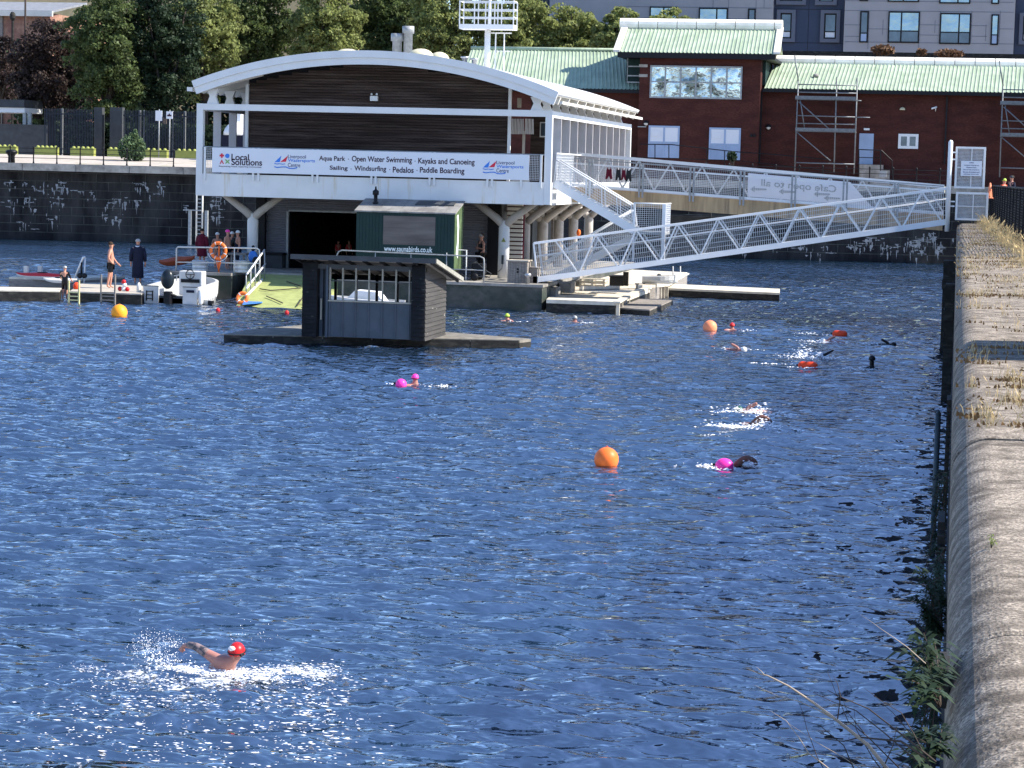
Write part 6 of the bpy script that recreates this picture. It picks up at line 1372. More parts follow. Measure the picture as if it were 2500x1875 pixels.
# robed person
def robe(T, wp, h, m, low=.14, name='robe'):
    c = wp('pelvis'); z0 = c.z-.515*h
    MB().lathe((c.x, c.y, z0), [(.128*h, low*h), (.135*h, (low+.01)*h), (.120*h, .45*h), (.118*h, .62*h), (.125*h, .72*h), (.118*h, .79*h), (.07*h, .835*h), (.045*h, .86*h)], 16, sx=1, sy=.72).build(name, m, T, True)
    for s in 'LR': MB().tube([wp('sh'+s), wp('el'+s), wp('wr'+s).lerp(wp('el'+s), .2)], [.048*h, .042*h, .038*h], 10).build('sleeve', m, T, True)
b_ = G(336, 694, PZ); hR = P(336, 582, b_.y).z-PZ
T_, wp = person('person in a long dark changing robe seen from behind on the left pontoon', b_, hR, R_(195), dict(elL=(.15, 0, .63), elR=(-.15, 0, .63)), hair='hairg'); robe(T_, wp, hR, 'navy')
c = wp('neck'); MB().lathe((c.x, c.y, c.z-.03*hR), [(.062*hR, 0), (.06*hR, .04*hR)], 12).build('collar', 'sheet', T_, True)
# child climbing out at the ladder
b_ = G(158, 732, .02); hC = P(160, 648, b_.y).z-.02
T_, wp = person('person in black wetsuit and pale cap climbing the ladder at the pontoon edge', b_, hC, R_(185), dict(elL=(.16, -.08, .66), wrL=(.17, -.17, .60), haL=(.17, -.2, .59), elR=(-.15, -.08, .62), wrR=(-.16, -.16, .54), haR=(-.16, -.2, .53), kneeL=(.07, -.06, .3)),
    wear=[('wetsuit', 'neo', TORSO+['kneeL', 'kneeR'], 1.12)], cap='galv')
# group on the platform
def onplat(px, ptop, Y, lab, **k):
    q = P(px, ptop, Y); return person(lab, (q.x, Y, AZ), q.z-AZ, k.pop('yaw', 0), **k)
T_, wp = onplat(494, 557, 100.2, 'person in a dark red changing robe with their back turned behind the life ring railing', yaw=R_(170), hair='hair'); robe(T_, wp, P(494, 557, 100.2).z-AZ, 'maroon', .3)
onplat(531, 566, 100.6, 'person in white swim cap and black goggles standing left in the bathing group', yaw=R_(20), cap='whitec', wear=[('swimsuit', 'neo', TORSO[:3]+['hipL', 'hipR'], 1.06)])
onplat(556, 559, 100.0, 'bare shouldered swimmer with pink cap in the middle of the bathing group', yaw=R_(80), cap='pink', wear=[('shorts', 'neo', SHORTS, 1.1)])
onplat(567, 564, 101.2, 'person in dark jacket and white cap half hidden behind the pink capped swimmer', yaw=R_(150), cap='whitec', wear=[('jacket', 'neo', TORSO, 1.25), ('trousers', 'neo', LEGS, 1.15)])
onplat(581, 561, 100.4, 'person with bright white cap rightmost in the bathing group beside the column', yaw=R_(-60), cap='whitec', wear=[('vest', 'navy', TORSO[:3]+['hipL', 'hipR'], 1.2), ('trousers', 'navy', LEGS, 1.1)])
T_, wp = onplat(1176, 569, 101.0, 'long haired person in black clothes and cap beside the right hand column', yaw=R_(-50), hair='hair', cap='hairg', wear=[('shirt', 'neo', ['pelvis', 'waist', 'chest', 'shL', 'shR', 'hipL', 'hipR'], 1.18), ('trousers', 'neo', LEGS, 1.25)],
    pose=dict(elL=(.14, -.02, .64), wrL=(.05, -.10, .66), haL=(.01, -.11, .67), elR=(-.14, -.02, .64), wrR=(-.05, -.11, .65), haR=(0, -.12, .66)))
# people inside the dark store, barely lit
for (px, pt, Y, lab, m) in ((716, 583, 105.5, 'person in yellow-green vest just inside the dark store doorway', 'lime'), (826, 585, 108, 'person in dark red top left of two deep inside the store', 'red'), (852, 585, 108.3, 'person in dark red top right of two deep inside the store', 'red')):
    onplat(px, pt, Y, lab, yaw=R_(60), hair='hair', wear=[('top', m, TORSO, 1.15), ('trousers', 'neo', LEGS, 1.15)], hands=False)
# two people beyond the fence at right
def bust(px, pt, Y, lab, m, cap, yaw):
    q = P(px, pt, Y); return person(lab, (q.x, Y, q.z-1.72), 1.72, yaw, hair='hair', cap=cap, wear=[('top', m, TORSO, 1.2), ('trousers', 'neo', LEGS, 1.1)], hands=False)
bust(2452, 434, 103, 'person in red top and yellow cap beyond the black mesh fence', 'hivis', 'lime', R_(60))
bust(2471, 427, 104, 'person in navy top and dark cap behind the one in the yellow cap', 'navy', 'dgrey', R_(-60))
q = P(2417, 462, 101); solo('traffic_cone', MB().lathe((q.x, 101, q.z-.4), [(.22, 0), (.2, .04), (.12, .05), (.04, .65), (.02, .68)], 14), 'salmon', 'orange and white traffic cone tip showing above the black fence', 'cone', (q.x, 101, q.z-.4), smooth=True)

# ================================================================== SWIMMERS
def drops(name, label, centers, m='foam'):
    V = []; F_ = []; rg = np.random.RandomState(len(centers)+len(label)); k = 0
    for (x, y, z, sx, sy, sz, n, r0_, flat) in centers:
        for i in range(n):
            px_, py_ = x+rg.randn()*sx, y+rg.randn()*sy; pz_ = max(.006, z+abs(rg.randn())*sz); r = r0_*(.35+rg.rand()**2*1.3)
            fx = r*(1+flat*rg.rand()*3); fy = r*(1+flat*rg.rand()*1.2); fz = r*(1-.65*min(1, flat))
            V += [(px_-fx, py_, pz_), (px_, py_-fy, pz_), (px_+fx, py_, pz_), (px_, py_+fy, pz_), (px_, py_, pz_+fz), (px_, py_, pz_-fz*.6)]
            F_ += [(k, k+1, k+4, k+4), (k+1, k+2, k+4, k+4), (k+2, k+3, k+4, k+4), (k+3, k, k+4, k+4), (k+1, k, k+5, k+5), (k+2, k+1, k+5, k+5), (k+3, k+2, k+5, k+5), (k, k+3, k+5, k+5)]; k += 6
    me = bpy.data.meshes.new(name); me.from_pydata(V, [], [f[:3] for f in F_]); me.materials.append(M[m])
    o = bpy.data.objects.new(name, me); COL.objects.link(o); return setp(o, label, 'splash', kind='stuff')
# -- the near swimmer
Y0 = SW.y
def S3(x, y, dy=0): v = P(x, y, Y0+dy); return Vector((v.x, Y0+dy, v.z))
T_ = thing('person', 'nearest swimmer in red cap lifting a tattooed arm behind their back in white spray', 'person', (SW.x, SW.y, 0))
hc = S3(578, 1594, -.05)
pts = [S3(540, 1626), S3(536, 1650, .25), S3(530, 1690, .7), S3(556, 1618, -.05), S3(570, 1612, -.08), S3(577, 1600, -.05), S3(578, 1588, -.05), S3(530, 1611, .02), S3(503, 1594, .05), S3(476, 1578, .12), S3(455, 1574, .2), S3(444, 1582, .25), S3(436, 1588, .26), S3(440, 1592, .25), S3(446, 1594, .24), S3(451, 1590, .24), S3(447, 1577, .2)]
ed = [(0, 1), (1, 2), (0, 3), (3, 4), (4, 5), (5, 6), (0, 7), (7, 8), (8, 9), (9, 10), (10, 11), (11, 12), (11, 13), (11, 14), (11, 15), (10, 16)]
rd = [.185, .185, .16, .125, .062, .072, .085, .082, .060, .047, .036, .028, .009, .009, .009, .009, .009]
skinned('body', (pts, ed, rd), 'skinl', T_, 2)
# tattooed sleeve of skin over the arm
skinned('arm_tattoo', ([S3(512, 1599, .04), S3(500, 1592, .05), S3(476, 1577, .12), S3(456, 1573.5, .2)], [(0, 1), (1, 2), (2, 3)], [.067, .064, .052, .040]), 'tattoo', T_, 2)
cp = MB().ball(hc+Vector((0, 0, .012)), .100, .115, .118, 20, 14, -.30).build('swim_cap', 'redcap', T_, True)
MB().tube([hc+Vector((.103*math.cos(a), .118*math.sin(a), .02+.02*math.sin(a))) for a in [i*.42 for i in range(16)]], .009, 6).build('goggle_strap', 'black', T_, True)
for s in (-1, 1): MB().ball(hc+Vector((.085, -.02+s*.035-.04, -.005)), .018, .024, .018, 10, 8).build('goggle_lens', 'black', T_, True)
MB().ball(hc+Vector((-.005, -.114, -.03)), .010, .008, .022, 8, 6).build('ear', 'skinl', T_, True)
MB().ball(hc+Vector((-.03, -.10, .07)), .045, .03, .03, 10, 6).build('cap_mark', 'whitec', cp, True)
g = SW
def W3(x, y): v = G(x, y); return v
cs = []
for (x, y, sx, sy, sz, n, r_, fl_) in ((545, 1652, .20, .10, .02, 900, .011, .7), (470, 1645, .25, .10, .03, 800, .011, .6), (400, 1625, .14, .08, .07, 500, .009, .1), (360, 1600, .10, .06, .13, 380, .006, 0), (415, 1590, .12, .06, .10, 380, .006, 0), (330, 1610, .06, .05, .12, 120, .005, 0),
        (625, 1655, .20, .22, .02, 600, .011, .8), (690, 1650, .22, .26, .015, 420, .010, .9), (780, 1645, .18, .22, .012, 260, .009, .9), (600, 1570, .2, .1, .16, 70, .006, 0), (500, 1668, .35, .18, .0, 500, .011, 1), (220, 1640, .16, .12, .01, 240, .010, 1), (280, 1665, .35, .4, .0, 360, .010, 1),
        (420, 1705, .5, .5, 0, 480, .012, 1.4), (300, 1760, .6, .8, 0, 420, .013, 1.6), (560, 1740, .6, .7, 0, 300, .011, 1.5), (735, 1700, .35, .6, 0, 420, .012, 1.6), (760, 1770, .3, .7, 0, 360, .013, 1.6), (700, 1840, .5, .6, 0, 330, .013, 1.7), (240, 1850, .6, .5, 0, 220, .013, 1.6), (480, 1830, .5, .5, 0, 160, .012, 1.5)):
    q = W3(x, y); cs.append((q.x, q.y, .03, sx, sy, sz, int(n*(.75 if fl_ < 1 else .55)), r_*(.72 if fl_ < 1 else .50), fl_))  # flattest flecks are sun glints modelled as white pieces; the rest is spray
drops('splash', 'white spray and sparkling foam thrown up round the nearest swimmer', cs)
# lacy foam lying on the disturbed water round the swimmer
def foam_mat():
    m = bpy.data.materials.new('lacy_foam'); m.use_nodes = True; nt = m.node_tree; n = nt.nodes; l = nt.links; b = n['Principled BSDF']
    b.inputs['Base Color'].default_value = (.85, .88, .9, 1); b.inputs['Roughness'].default_value = .35
    g_ = n.new('ShaderNodeNewGeometry'); z = n.new('ShaderNodeTexNoise'); z.inputs['Scale'].default_value = 13; z.inputs['Detail'].default_value = 6; z.inputs['Roughness'].default_value = .7; l.new(g_.outputs['Position'], z.inputs['Vector'])
    tc = n.new('ShaderNodeTexCoord'); gr = n.new('ShaderNodeTexGradient'); gr.gradient_type = 'SPHERICAL'; mp = n.new('ShaderNodeMapping'); l.new(tc.outputs['UV'], mp.inputs[0]); l.new(mp.outputs[0], gr.inputs[0])
    ad = n.new('ShaderNodeMath'); ad.operation = 'MULTIPLY_ADD'; l.new(gr.outputs['Fac'], ad.inputs[0]); ad.inputs[1].default_value = .23; l.new(z.outputs['Fac'], ad.inputs[2])
    cr = n.new('ShaderNodeValToRGB'); cr.color_ramp.elements[0].position = .64; cr.color_ramp.elements[1].position = .76; l.new(ad.outputs[0], cr.inputs[0]); l.new(cr.outputs[0], b.inputs['Alpha']); return m
M['lace'] = foam_mat()
def lace(cx, cy, rx, ry, h, seed):
    n = 44; u = np.linspace(-1, 1, n); U_, V_ = np.meshgrid(u, u); rg = np.random.RandomState(seed); d = np.clip(1-np.hypot(U_, V_), 0, 1)
    Z = .022+h*d*(.55+.45*np.sin(U_*rx*9+rg.rand()*6+2*np.sin(V_*5))*np.sin(V_*ry*16+rg.rand()*6+U_*4))
    return np.stack([cx+U_*rx, cy+V_*ry, Z], 2).reshape(-1, 3), np.stack([U_, V_], 2).reshape(-1, 2), n
_V = []; _F = []; _U = []; k0 = 0
for i, (x, y, rx, ry, h) in enumerate(((530, 1668, .55, .55, .05), (440, 1638, .50, .40, .09), (640, 1662, .5, .5, .05), (720, 1640, .4, .4, .04), (790, 1652, .28, .4, .03), (340, 1655, .5, .6, .03), (590, 1648, .35, .3, .07), (450, 1690, .5, .6, .02), (1858, 1042, .62, .5, .05), (1830, 1008, .5, .4, .07), (1998, 874, .7, .5, .08), (2010, 838, .6, .4, .03), (1832, 1142, .22, .25, .1), (2110, 903, .5, .35, .03))):
    q = G(x, y); v_, u_, n = lace(q.x, q.y, rx, ry, h, i); _V.append(v_); _U.append(u_); ii = (np.arange(n-1)[:, None]*n+np.arange(n-1)[None, :]).ravel(); _F.append(np.stack([ii, ii+1, ii+n+1, ii+n], 1)+k0); k0 += n*n
_V = np.concatenate(_V); _F = np.concatenate(_F); _U = np.concatenate(_U); o = numesh('foam', _V, _F, 'lace', smooth=True); uv = o.data.uv_layers.new(name='uv'); uv.data.foreach_set('uv', _U[_F.ravel()].astype(np.float32).ravel()); setp(o, 'lacy white foam spread on the water round the swimmers', 'foam', kind='stuff')
# -- generic far swimmers
def swimmer(label, x, y, k='head', cap='neo', skin='skinl', face=1, up=1.0):
    """x,y = native pixel of the water line under the head"""
    q = G(x, y); T = thing('person', label, 'person', (q.x, q.y, 0)); o = Vector((q.x, q.y, 0)); 
    def L(a, b, c): return o+Vector((a*face, b, c))
    hz0 = .13*up
    pts = [L(-.22, .25, -.12), L(-.6, .5, -.3), L(-.02, .05, -.04), L(0, 0, hz0*.6), L(0, 0, hz0+.04), L(-.20, -.16, -.0), L(.16, -.10, -.02), L(-.38, -.3, -.10), L(.34, -.2, -.10)]; ed = [(0, 1), (0, 2), (2, 3), (3, 4), (2, 5), (2, 6), (5, 7), (6, 8)]; rd = [.14, .12, .09, .072, .09, .075, .07, .05, .045]
    if k == 'crawl':      # far arm arched over
        pts = [L(-.25, .1, -.03), L(-.8, .15, -.08), L(.02, 0, -.02), L(.1, 0, .02), L(.14, 0, .03), L(-.10, .02, .13), L(-.32, .02, .24), L(.06, 0, .02)]; ed = [(0, 1), (0, 2), (2, 3), (3, 4), (2, 5), (5, 6)]; rd = [.13, .11, .07, .07, .09, .055, .045, .03]
        pts = pts[:7]; rd = rd[:7]
    if k == 'reach':      # straight arm lifted out of the water
        pts = [L(-.3, .1, -.08), L(-.9, .15, -.15), L(0, 0, .02), L(.02, 0, .05), L(.05, 0, .08), L(.18, 0, .10), L(.36, 0, .20), L(.50, 0, .29)]; ed = [(0, 1), (0, 2), (2, 3), (3, 4), (2, 5), (5, 6), (6, 7)]; rd = [.12, .1, .07, .07, .085, .055, .045, .035]
    if k == 'arch':
        pts = [L(-.3, .05, -.05), L(-.8, .1, -.12), L(0, 0, 0), L(.05, 0, .0), L(-.12, 0, .08), L(.08, 0, .22), L(.24, 0, .18), L(.33, 0, .08)]; ed = [(0, 1), (0, 2), (2, 3), (2, 4), (4, 5), (5, 6), (6, 7)]; rd = [.13, .11, .09, .09, .08, .078, .062, .045]
    skinned('body', (pts, ed, rd), skin, T, 2)
    hi = {'head': 4, 'crawl': 4, 'reach': 4, 'arch': 3}[k]; c = pts[hi]
    if cap: MB().ball(c+Vector((0, 0, .012)), .105, .112, .115, 14, 10, -.25).build('swim_cap', cap, T, True)
    if k == 'head' and not cap: MB().ball(c+Vector((0, .02, .02)), .108, .115, .122, 14, 10, -.35).build('hair', 'neo', T, True)
    if k == 'head': MB().tube([c+Vector((.106*math.cos(a), .113*math.sin(a), .0)) for a in [i*.42 for i in range(16)]], .010, 5).build('goggle_strap', 'black', T, True)
    return T
swimmer('swimmer in pink cap beside a pink tow float in the middle of the dock', 1013, 942, cap='pink', up=1.3)
swimmer('swimmer with lime green cap in front of the platform', 1238, 783, cap='lime', face=-1)
swimmer('swimmer with pale grey cap in front of the pale pontoon', 1403, 788, cap='galv')
swimmer('swimmer in red cap just right of the far orange buoy', 1787, 806, cap='red')
swimmer('upright dark haired swimmer nearest the quay wall', 2128, 900, cap=None, skin='neo', up=1.9)
swimmer('black wetsuit swimmer doing front crawl close to the quay wall', 2172, 845, 'crawl', cap='neo', skin='neo', face=1)
swimmer('pale capped swimmer just below the far red tow float', 2018, 836, 'crawl', cap='whitec', skin='skinl', face=-1, up=.6)
swimmer('swimmer stretching one dark arm out to the right above the red tow float', 1998, 874, 'reach', cap='whitec', skin='neo', face=1)
swimmer('swimmer in dark teal cap trailing white water behind the one with an arched arm', 1818, 1006, 'crawl', cap='teal', skin='skinl', face=-1)
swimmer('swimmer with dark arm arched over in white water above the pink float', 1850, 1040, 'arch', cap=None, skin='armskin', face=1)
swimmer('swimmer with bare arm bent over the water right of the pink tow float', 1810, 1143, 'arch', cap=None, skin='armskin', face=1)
swimmer('faint swimmer head under white water left of the swimmer with outstretched arm', 1806, 857, 'crawl', cap='whitec', skin='skinl', face=1, up=.3)
def sp_(x, y, L, n, up=.04): q = G(x, y); return (q.x, q.y, .02, L, .16, up, int(n*.6), .018, .5)
drops('splash', 'white water round the swimmers near the quay wall', [sp_(2010, 838, .45, 240), sp_(1975, 818, .3, 60), sp_(1975, 876, .55, 420, .08), sp_(1962, 866, .15, 140, .16), sp_(2040, 876, .5, 120, .02), sp_(1890, 890, .5, 60, .01), sp_(2100, 905, .35, 120, .04), sp_(2115, 843, .25, 110, .04), sp_(1800, 855, .3, 110, .03), sp_(1830, 810, .2, 50), sp_(1980, 900, .4, 60, .01)])
drops('splash', 'white water round the two crawl swimmers right of the middle', [sp_(1835, 1010, .38, 420, .08), sp_(1780, 1010, .3, 120, .03), sp_(1875, 1018, .35, 100, .02), sp_(1830, 1048, .42, 620, .05), sp_(1868, 1044, .12, 200, .10), sp_(1780, 1045, .3, 220, .03), sp_(1900, 1060, .3, 60, .01), sp_(1730, 1065, .2, 30, .01)])
drops('splash', 'white water round the pink tow floats', [sp_(1830, 1143, .10, 220, .07), sp_(1842, 1138, .05, 140, .10), sp_(1725, 1143, .20, 110, .03), sp_(1770, 1148, .14, 60, .01), sp_(1083, 945, .12, 60, .01), sp_(1040, 944, .2, 40, .01), sp_(960, 940, .12, 20, .01), sp_(1440, 790, .3, 50, .01), sp_(1260, 787, .2, 20, .01)])
# ================================================================== FLOATS AND BUOYS
def buoy(name, label, px, py, wpx, m, squash=1.0, group=None, cat='buoy'):
    q = G(px, py); r = wpx/2/(FPX/q.y)*1.02; T = thing(name, label, cat, (q.x, q.y, 0), group)
    MB().ball((q.x, q.y, r*.52), r, r, r*squash, 28, 20).build('float', m, T, True)
    MB().lathe((q.x, q.y, r*.52-r*1.08*squash), [(.03, 0), (.05, .03), (.05, .1)], 10).build('eye', m, T, True)
    MB().tube([(q.x+.25*r*math.cos(a)*.4, q.y+.02, r*.52+r*squash*1.0+.02*math.sin(a)) for a in [i*.7 for i in range(9)]], .008, 5).build('lug', m, T, True)
    return T
buoy('mooring_buoy', 'large round orange buoy in the open water, nearest to the viewer', 1480, 1137, 60, 'orange', group='round mooring buoys')
buoy('mooring_buoy', 'faded salmon orange buoy next to the red capped swimmer', 1733, 808, 34, 'salmon', group='round mooring buoys')
buoy('mooring_buoy', 'amber yellow round buoy floating in front of the left pontoon', 291, 773, 41, 'amber', group='round mooring buoys')
buoy('marker_float', 'small red marker float below the stern of the white boat', 532, 760, 11, 'redcap', group='small red marker floats')
buoy('marker_float', 'small red marker float in front of the algae covered slipway', 700, 766, 11, 'redcap', group='small red marker floats')
def towfloat(label, px, py, w, h, m, yaw=0):
    q = G(px, py); k = FPX/q.y; L = w/k; r = h/k*.62; T = thing('tow_float', label, 'tow float', (q.x, q.y, 0), 'tow floats')
    pr = [(r*.25, -L/2), (r*.7, -L/2+.03), (r, -L*.32), (r*1.02, 0), (r, L*.32), (r*.75, L/2-.04), (r*.3, L/2)]
    (MB().ball((q.x, q.y, r*.42), L/2, r*1.15, r*1.12, 22, 14) if m == 'pink' else MB().lathe((q.x, q.y, r*.45), pr, 18, 'x')).build('bladder', m, T, True); MB().box(q.x-L/2-.05, q.x-L/2, q.y-.03, q.y+.03, r*.3, r*.7).build('clip', 'neo', T)
towfloat('pink tow float trailing the pink capped swimmer', 979, 943, 28, 20, 'pink'); towfloat('pink tow float beside the bent bare arm', 1768, 1144, 46, 27, 'pink')
towfloat('red-orange sausage tow float nearest the outstretched arm', 1972, 897, 48, 16, 'redo'); towfloat('smaller red-orange tow float farther out, above the pale capped swimmer', 2050, 820, 36, 15, 'redo')

# ================================================================== LEFT PONTOONS
PT = thing('pontoon', 'long low pontoon of pale planks with dark sides at the left', 'pontoon', (-37, 93, 0))
deckbox(PT, [G(-60, 727, PZ), G(150, 731, PZ)] and [tuple(P(x, y, 92) if 0 else G(x, y, PZ)) for x, y in ((-60, 707), (145, 710), (150, 703), (-60, 699))], -.3, PZ, 'wooddark', 'woodpale', .06)
PT = thing('pontoon', 'pale deck pontoon where the robed person and the shirtless man stand', 'pontoon', (-35, 94, 0))
deckbox(PT, [tuple(G(x, y, PZ)) for x, y in ((170, 711), (345, 717), (392, 690), (200, 690))], -.3, PZ, 'wooddark', 'wood', .06)
PT = thing('pontoon', 'far left floating jetty with two pale mooring stubs', 'pontoon', (-38, 104, 0))
z = .62; deckbox(PT, [tuple(G(x, y, z)) for x, y in ((22, 676), (200, 680), (305, 674), (60, 668))], -.1, z, 'woodmid', 'woodpale', .10)
for (x, lab) in ((64, 'l'), (98, 'r')):
    q = G(x, 676, z); MB().box(q.x-.09, q.x+.09, q.y-.09, q.y+.09, z, P(x, 649, q.y).z).build('mooring_stub', 'cream', PT)
# swim ladders on the pontoon edge
for (xs, lab, m_) in (((168, 193), 'pale yellow swim ladder the wetsuited climber holds', 'yellowp'), ((247, 281), 'dark timber swim ladder in front of the shirtless man', 'woodmid')):
    y_ = G(xs[0], 716, PZ).y-.12; T_ = thing('swim_ladder', lab, 'ladder', (P(xs[0], 700, y_).x, y_, 0), 'swim ladders on the left pontoon')
    tp = 684 if xs[0] == 168 else 670
    for x in xs: a = P(x, tp, y_); b = P(x, 735, y_); MB().box(a.x-.03, a.x+.03, y_-.03, y_+.03, min(b.z, -.1), a.z).build('stile', m_, T_)
    for k in range(4): zz = .0+.16*k; MB().box(P(xs[0], 700, y_).x, P(xs[1], 700, y_).x, y_-.02, y_+.03, zz, zz+.04).build('rung', m_, T_)
# A-frame hoist / boarding steps of white tube
y_ = 97; T_ = thing('boarding_frame', 'white tube frame with black wheels leaning up on the left pontoon', 'frame', (P(200, 690, y_).x, y_, PZ))
MB().tube([P(178, 690, y_), P(203, 628, y_), P(208, 628, y_)], .05, 8).build('inclined_tube', 'whitec', T_, True); MB().tube([P(208, 628, y_+.1), P(205, 695, y_+.1)], .035, 8).build('upright', 'whitec', T_, True); MB().tube([P(199, 640, y_), P(199, 672, y_)], .05, 8).build('pillar', 'neo', T_, True)
for x in (195, 206): q = P(x, 673, y_-.1); MB().lathe((q.x, y_-.1, q.z), [(.04, -.05), (.12, -.05), (.12, .05), (.04, .05)], 12, 'y').build('wheel', 'neo', T_, True)
# kayak & dinghy on the pontoon
def kayak(label, x, y, z, rx, ry, rz, m, m2='whitec', tip=0):
    T = thing('kayak', label, 'kayak', (x, y, z)); h = MB(); d = MB(); n = 15; V = []; F_ = []; V2 = []; F2 = []
    for i in range(n):
        t = -1+2*i/(n-1); w_ = max(.015, (1-abs(t)**2.3))*ry; up = .55*rz*abs(t)**3+tip*(t+1)*.5; hh = rz*(.35+.65*(1-t*t))
        V += [(x+t*rx, y-w_, z+up+hh*.55), (x+t*rx, y-w_*.6, z+up+hh*.1), (x+t*rx, y, z+up), (x+t*rx, y+w_*.6, z+up+hh*.1), (x+t*rx, y+w_, z+up+hh*.55)]
        V2 += [(x+t*rx, y-w_*1.01, z+up+hh*.55), (x+t*rx, y-w_*.5, z+up+hh*.92), (x+t*rx, y, z+up+hh), (x+t*rx, y+w_*.5, z+up+hh*.92), (x+t*rx, y+w_*1.01, z+up+hh*.55)]
    for i in range(n-1):
        for j in range(4): q_ = (i*5+j, i*5+j+1, (i+1)*5+j+1, (i+1)*5+j); F_.append(q_); F2.append(q_)
    h.add(V, F_).build('hull', m2, T, True); d.add(V2, F2).build('deck', m, T, True); MB().tube([(x+.2*math.cos(a)*1.2, y+.14*math.sin(a), z+rz*.98) for a in [k*.524 for k in range(13)]], .02, 5).build('cockpit_rim', 'neo', T, True)
kayak('red and white kayak lying on the far left jetty', P(97, 690, 97).x, 97.3, .50, 1.25, .36, .36, 'red')
kayak('small pale canoe behind the wetsuited climber', P(143, 697, 96).x, 96.2, .46, .8, .26, .26, 'cream')
kayak('dark orange canoe propped behind the railing by the boat wheel', P(428, 655, 98.6).x, 98.8, AZ+.02, .85, .32, .42, 'hullo', 'hullo', .25)
q = G(187, 706, PZ); solo('fender_ball', MB().ball((q.x, q.y, PZ+.13), .16, .16, .17, 14, 10), 'redo', 'small round red float beside the pale yellow swim ladder', 'float', (q.x, q.y, PZ), smooth=True)
q = G(302, 711, PZ); T_ = thing('float_pile', 'small heap of red and white floats right of the timber ladder', 'floats', (q.x, q.y, PZ))
for i, (dx, dz) in enumerate(((0, .1), (.16, .09), (-.17, .1), (.04, .26), (.0, .4))): MB().ball((q.x+dx, q.y, PZ+dz), .10, .1, .10, 10, 8).build('float', 'redcap' if i % 3 else 'whitec', T_, True)
# ---- motor boat with outboard, stern to the viewer
a = G(345, 741); b = G(488, 744); bw = (b.x-a.x); bx = (a.x+b.x)/2; by_ = (a.y+b.y)/2
HB = thing('motor_boat', 'white motor boat moored stern on with dark outboard engine and row of fenders', 'boat', (bx, by_, 0))
V = []; F_ = []; n = 10; L = 4.6
for i in range(n):
    t = i/(n-1); y = by_+L*t; hw = bw/2*(1-max(0, (t-.5)/.5)**2)*1.0+.01; top = .72+.25*t; V += [(bx-hw*.82, y, -.2), (bx+hw*.82, y, -.2), (bx+hw, y, .35), (bx+hw*1.03, y, top), (bx+hw*.90, y, top), (bx+hw*.86, y, .25), (bx-hw*.86, y, .25), (bx-hw*.90, y, top), (bx-hw*1.03, y, top), (bx-hw, y, .35)]
for i in range(n-1):
    for j in range(10): F_.append((i*10+j, i*10+(j+1) % 10, (i+1)*10+(j+1) % 10, (i+1)*10+j))
F_.append((0, 1, 5, 6)); F_.append((1, 2, 3, 4, 5)); F_.append((0, 6, 7, 8, 9)); F_.append(tuple(range((n-1)*10, n*10)))
MB().add(V, F_).build('hull', 'hull', HB)
xl = P(388, 700, by_).x; xr = P(447, 700, by_).x
MB().box(bx-bw/2*.98, xl, by_-.04, by_+.02, .02, .74).build('transom_side', 'hull', HB); MB().box(xr, bx+bw/2*.98, by_-.04, by_+.02, .02, .74).build('transom_side', 'hull', HB)
MB().box(xl, xr, by_-.0, by_+.05, .02, .35).build('transom_well', 'dgrey', HB)
MB().box(bx-bw/2*1.0, xl, by_-.06, by_+.04, .735, .765).box(xr, bx+bw/2*1.0, by_-.06, by_+.04, .735, .765).build('gunwale_strip', 'dgrey', HB)
q = P(456, 711, by_-.05); MB().box(q.x-.02, q.x+.33, by_-.055, by_-.042, q.z-.06, q.z+.05).build('name_plate', 'navy', HB)
mb = MB(); q = P(358, 705, by_-.06)
for dx in (0, .27): mb.box(q.x+dx-.02, q.x+dx+.02, by_-.08, by_-.045, .12, .55)
for z in (.2, .35, .5): mb.box(q.x, q.x+.27, by_-.08, by_-.045, z, z+.03)
mb.build('boarding_ladder', 'black', HB)
q = P(410, 690, by_-.2); ob = MB().ball((q.x, by_-.25, P(408, 690, by_).z+.16), .29, .24, .42, 16, 12).build('outboard_cowl', 'cowl', HB, True); MB().box(q.x-.13, q.x+.17, by_-.4, by_-.05, -.3, .55).tube([(q.x+.02, by_-.3, .5), (q.x+.35, by_-.1, .35)], .06, 8).build('outboard_leg', 'neo', HB, bevel=.03)
cx0, cx1 = P(437, 660, by_+1.6).x, P(493, 660, by_+1.6).x
MB().box(cx0, cx1, by_+1.6, by_+2.2, .3, P(465, 662, by_+1.6).z).build('console', 'hull', HB, bevel=.04); MB().box(cx0+.1, cx1-.1, by_+1.57, by_+1.6, .85, 1.0).build('console_slot', 'neo', HB)
q = P(464, 670, by_+1.5); MB().tube([(q.x+.19*math.cos(a), by_+1.5, q.z+.19*math.sin(a)) for a in [i*.4488 for i in range(15)]], .02, 6).tube([(q.x-.18, by_+1.5, q.z), (q.x+.18, by_+1.5, q.z)], .015, 5).tube([(q.x, by_+1.5, q.z-.18), (q.x, by_+1.6, q.z)], .015, 5).build('steering_wheel', 'neo', HB, True)
for i in range(6):
    x = bx-bw/2+.15+i*.22; MB().beam((x, by_+2.4, .80+.02*i), (x+.02, by_+2.4, 1.02+.03*i), .05, .03).build('rail_post', 'hull', HB)
MB().beam((bx-bw/2, by_+2.4, .98), (bx-bw/2+1.5, by_+2.4, 1.28), .05, .05).build('bow_rail', 'hull', HB)
for i in range(7):
    y = by_+.05+i*.30; x = bx+bw/2+.13; solo('boat_fender', MB().lathe((x, y, .02+.03*i), [(.03, 0), (.10, .08), (.11, .35), (.10, .55), (.03, .68)], 12), 'whitec', 'white sausage fender on the right side of the motor boat, %s from the stern' % ('first', 'second', 'third', 'fourth', 'fifth', 'sixth', 'last')[i], 'fender', (x, y, 0), smooth=True, group='white fenders on the motor boat')
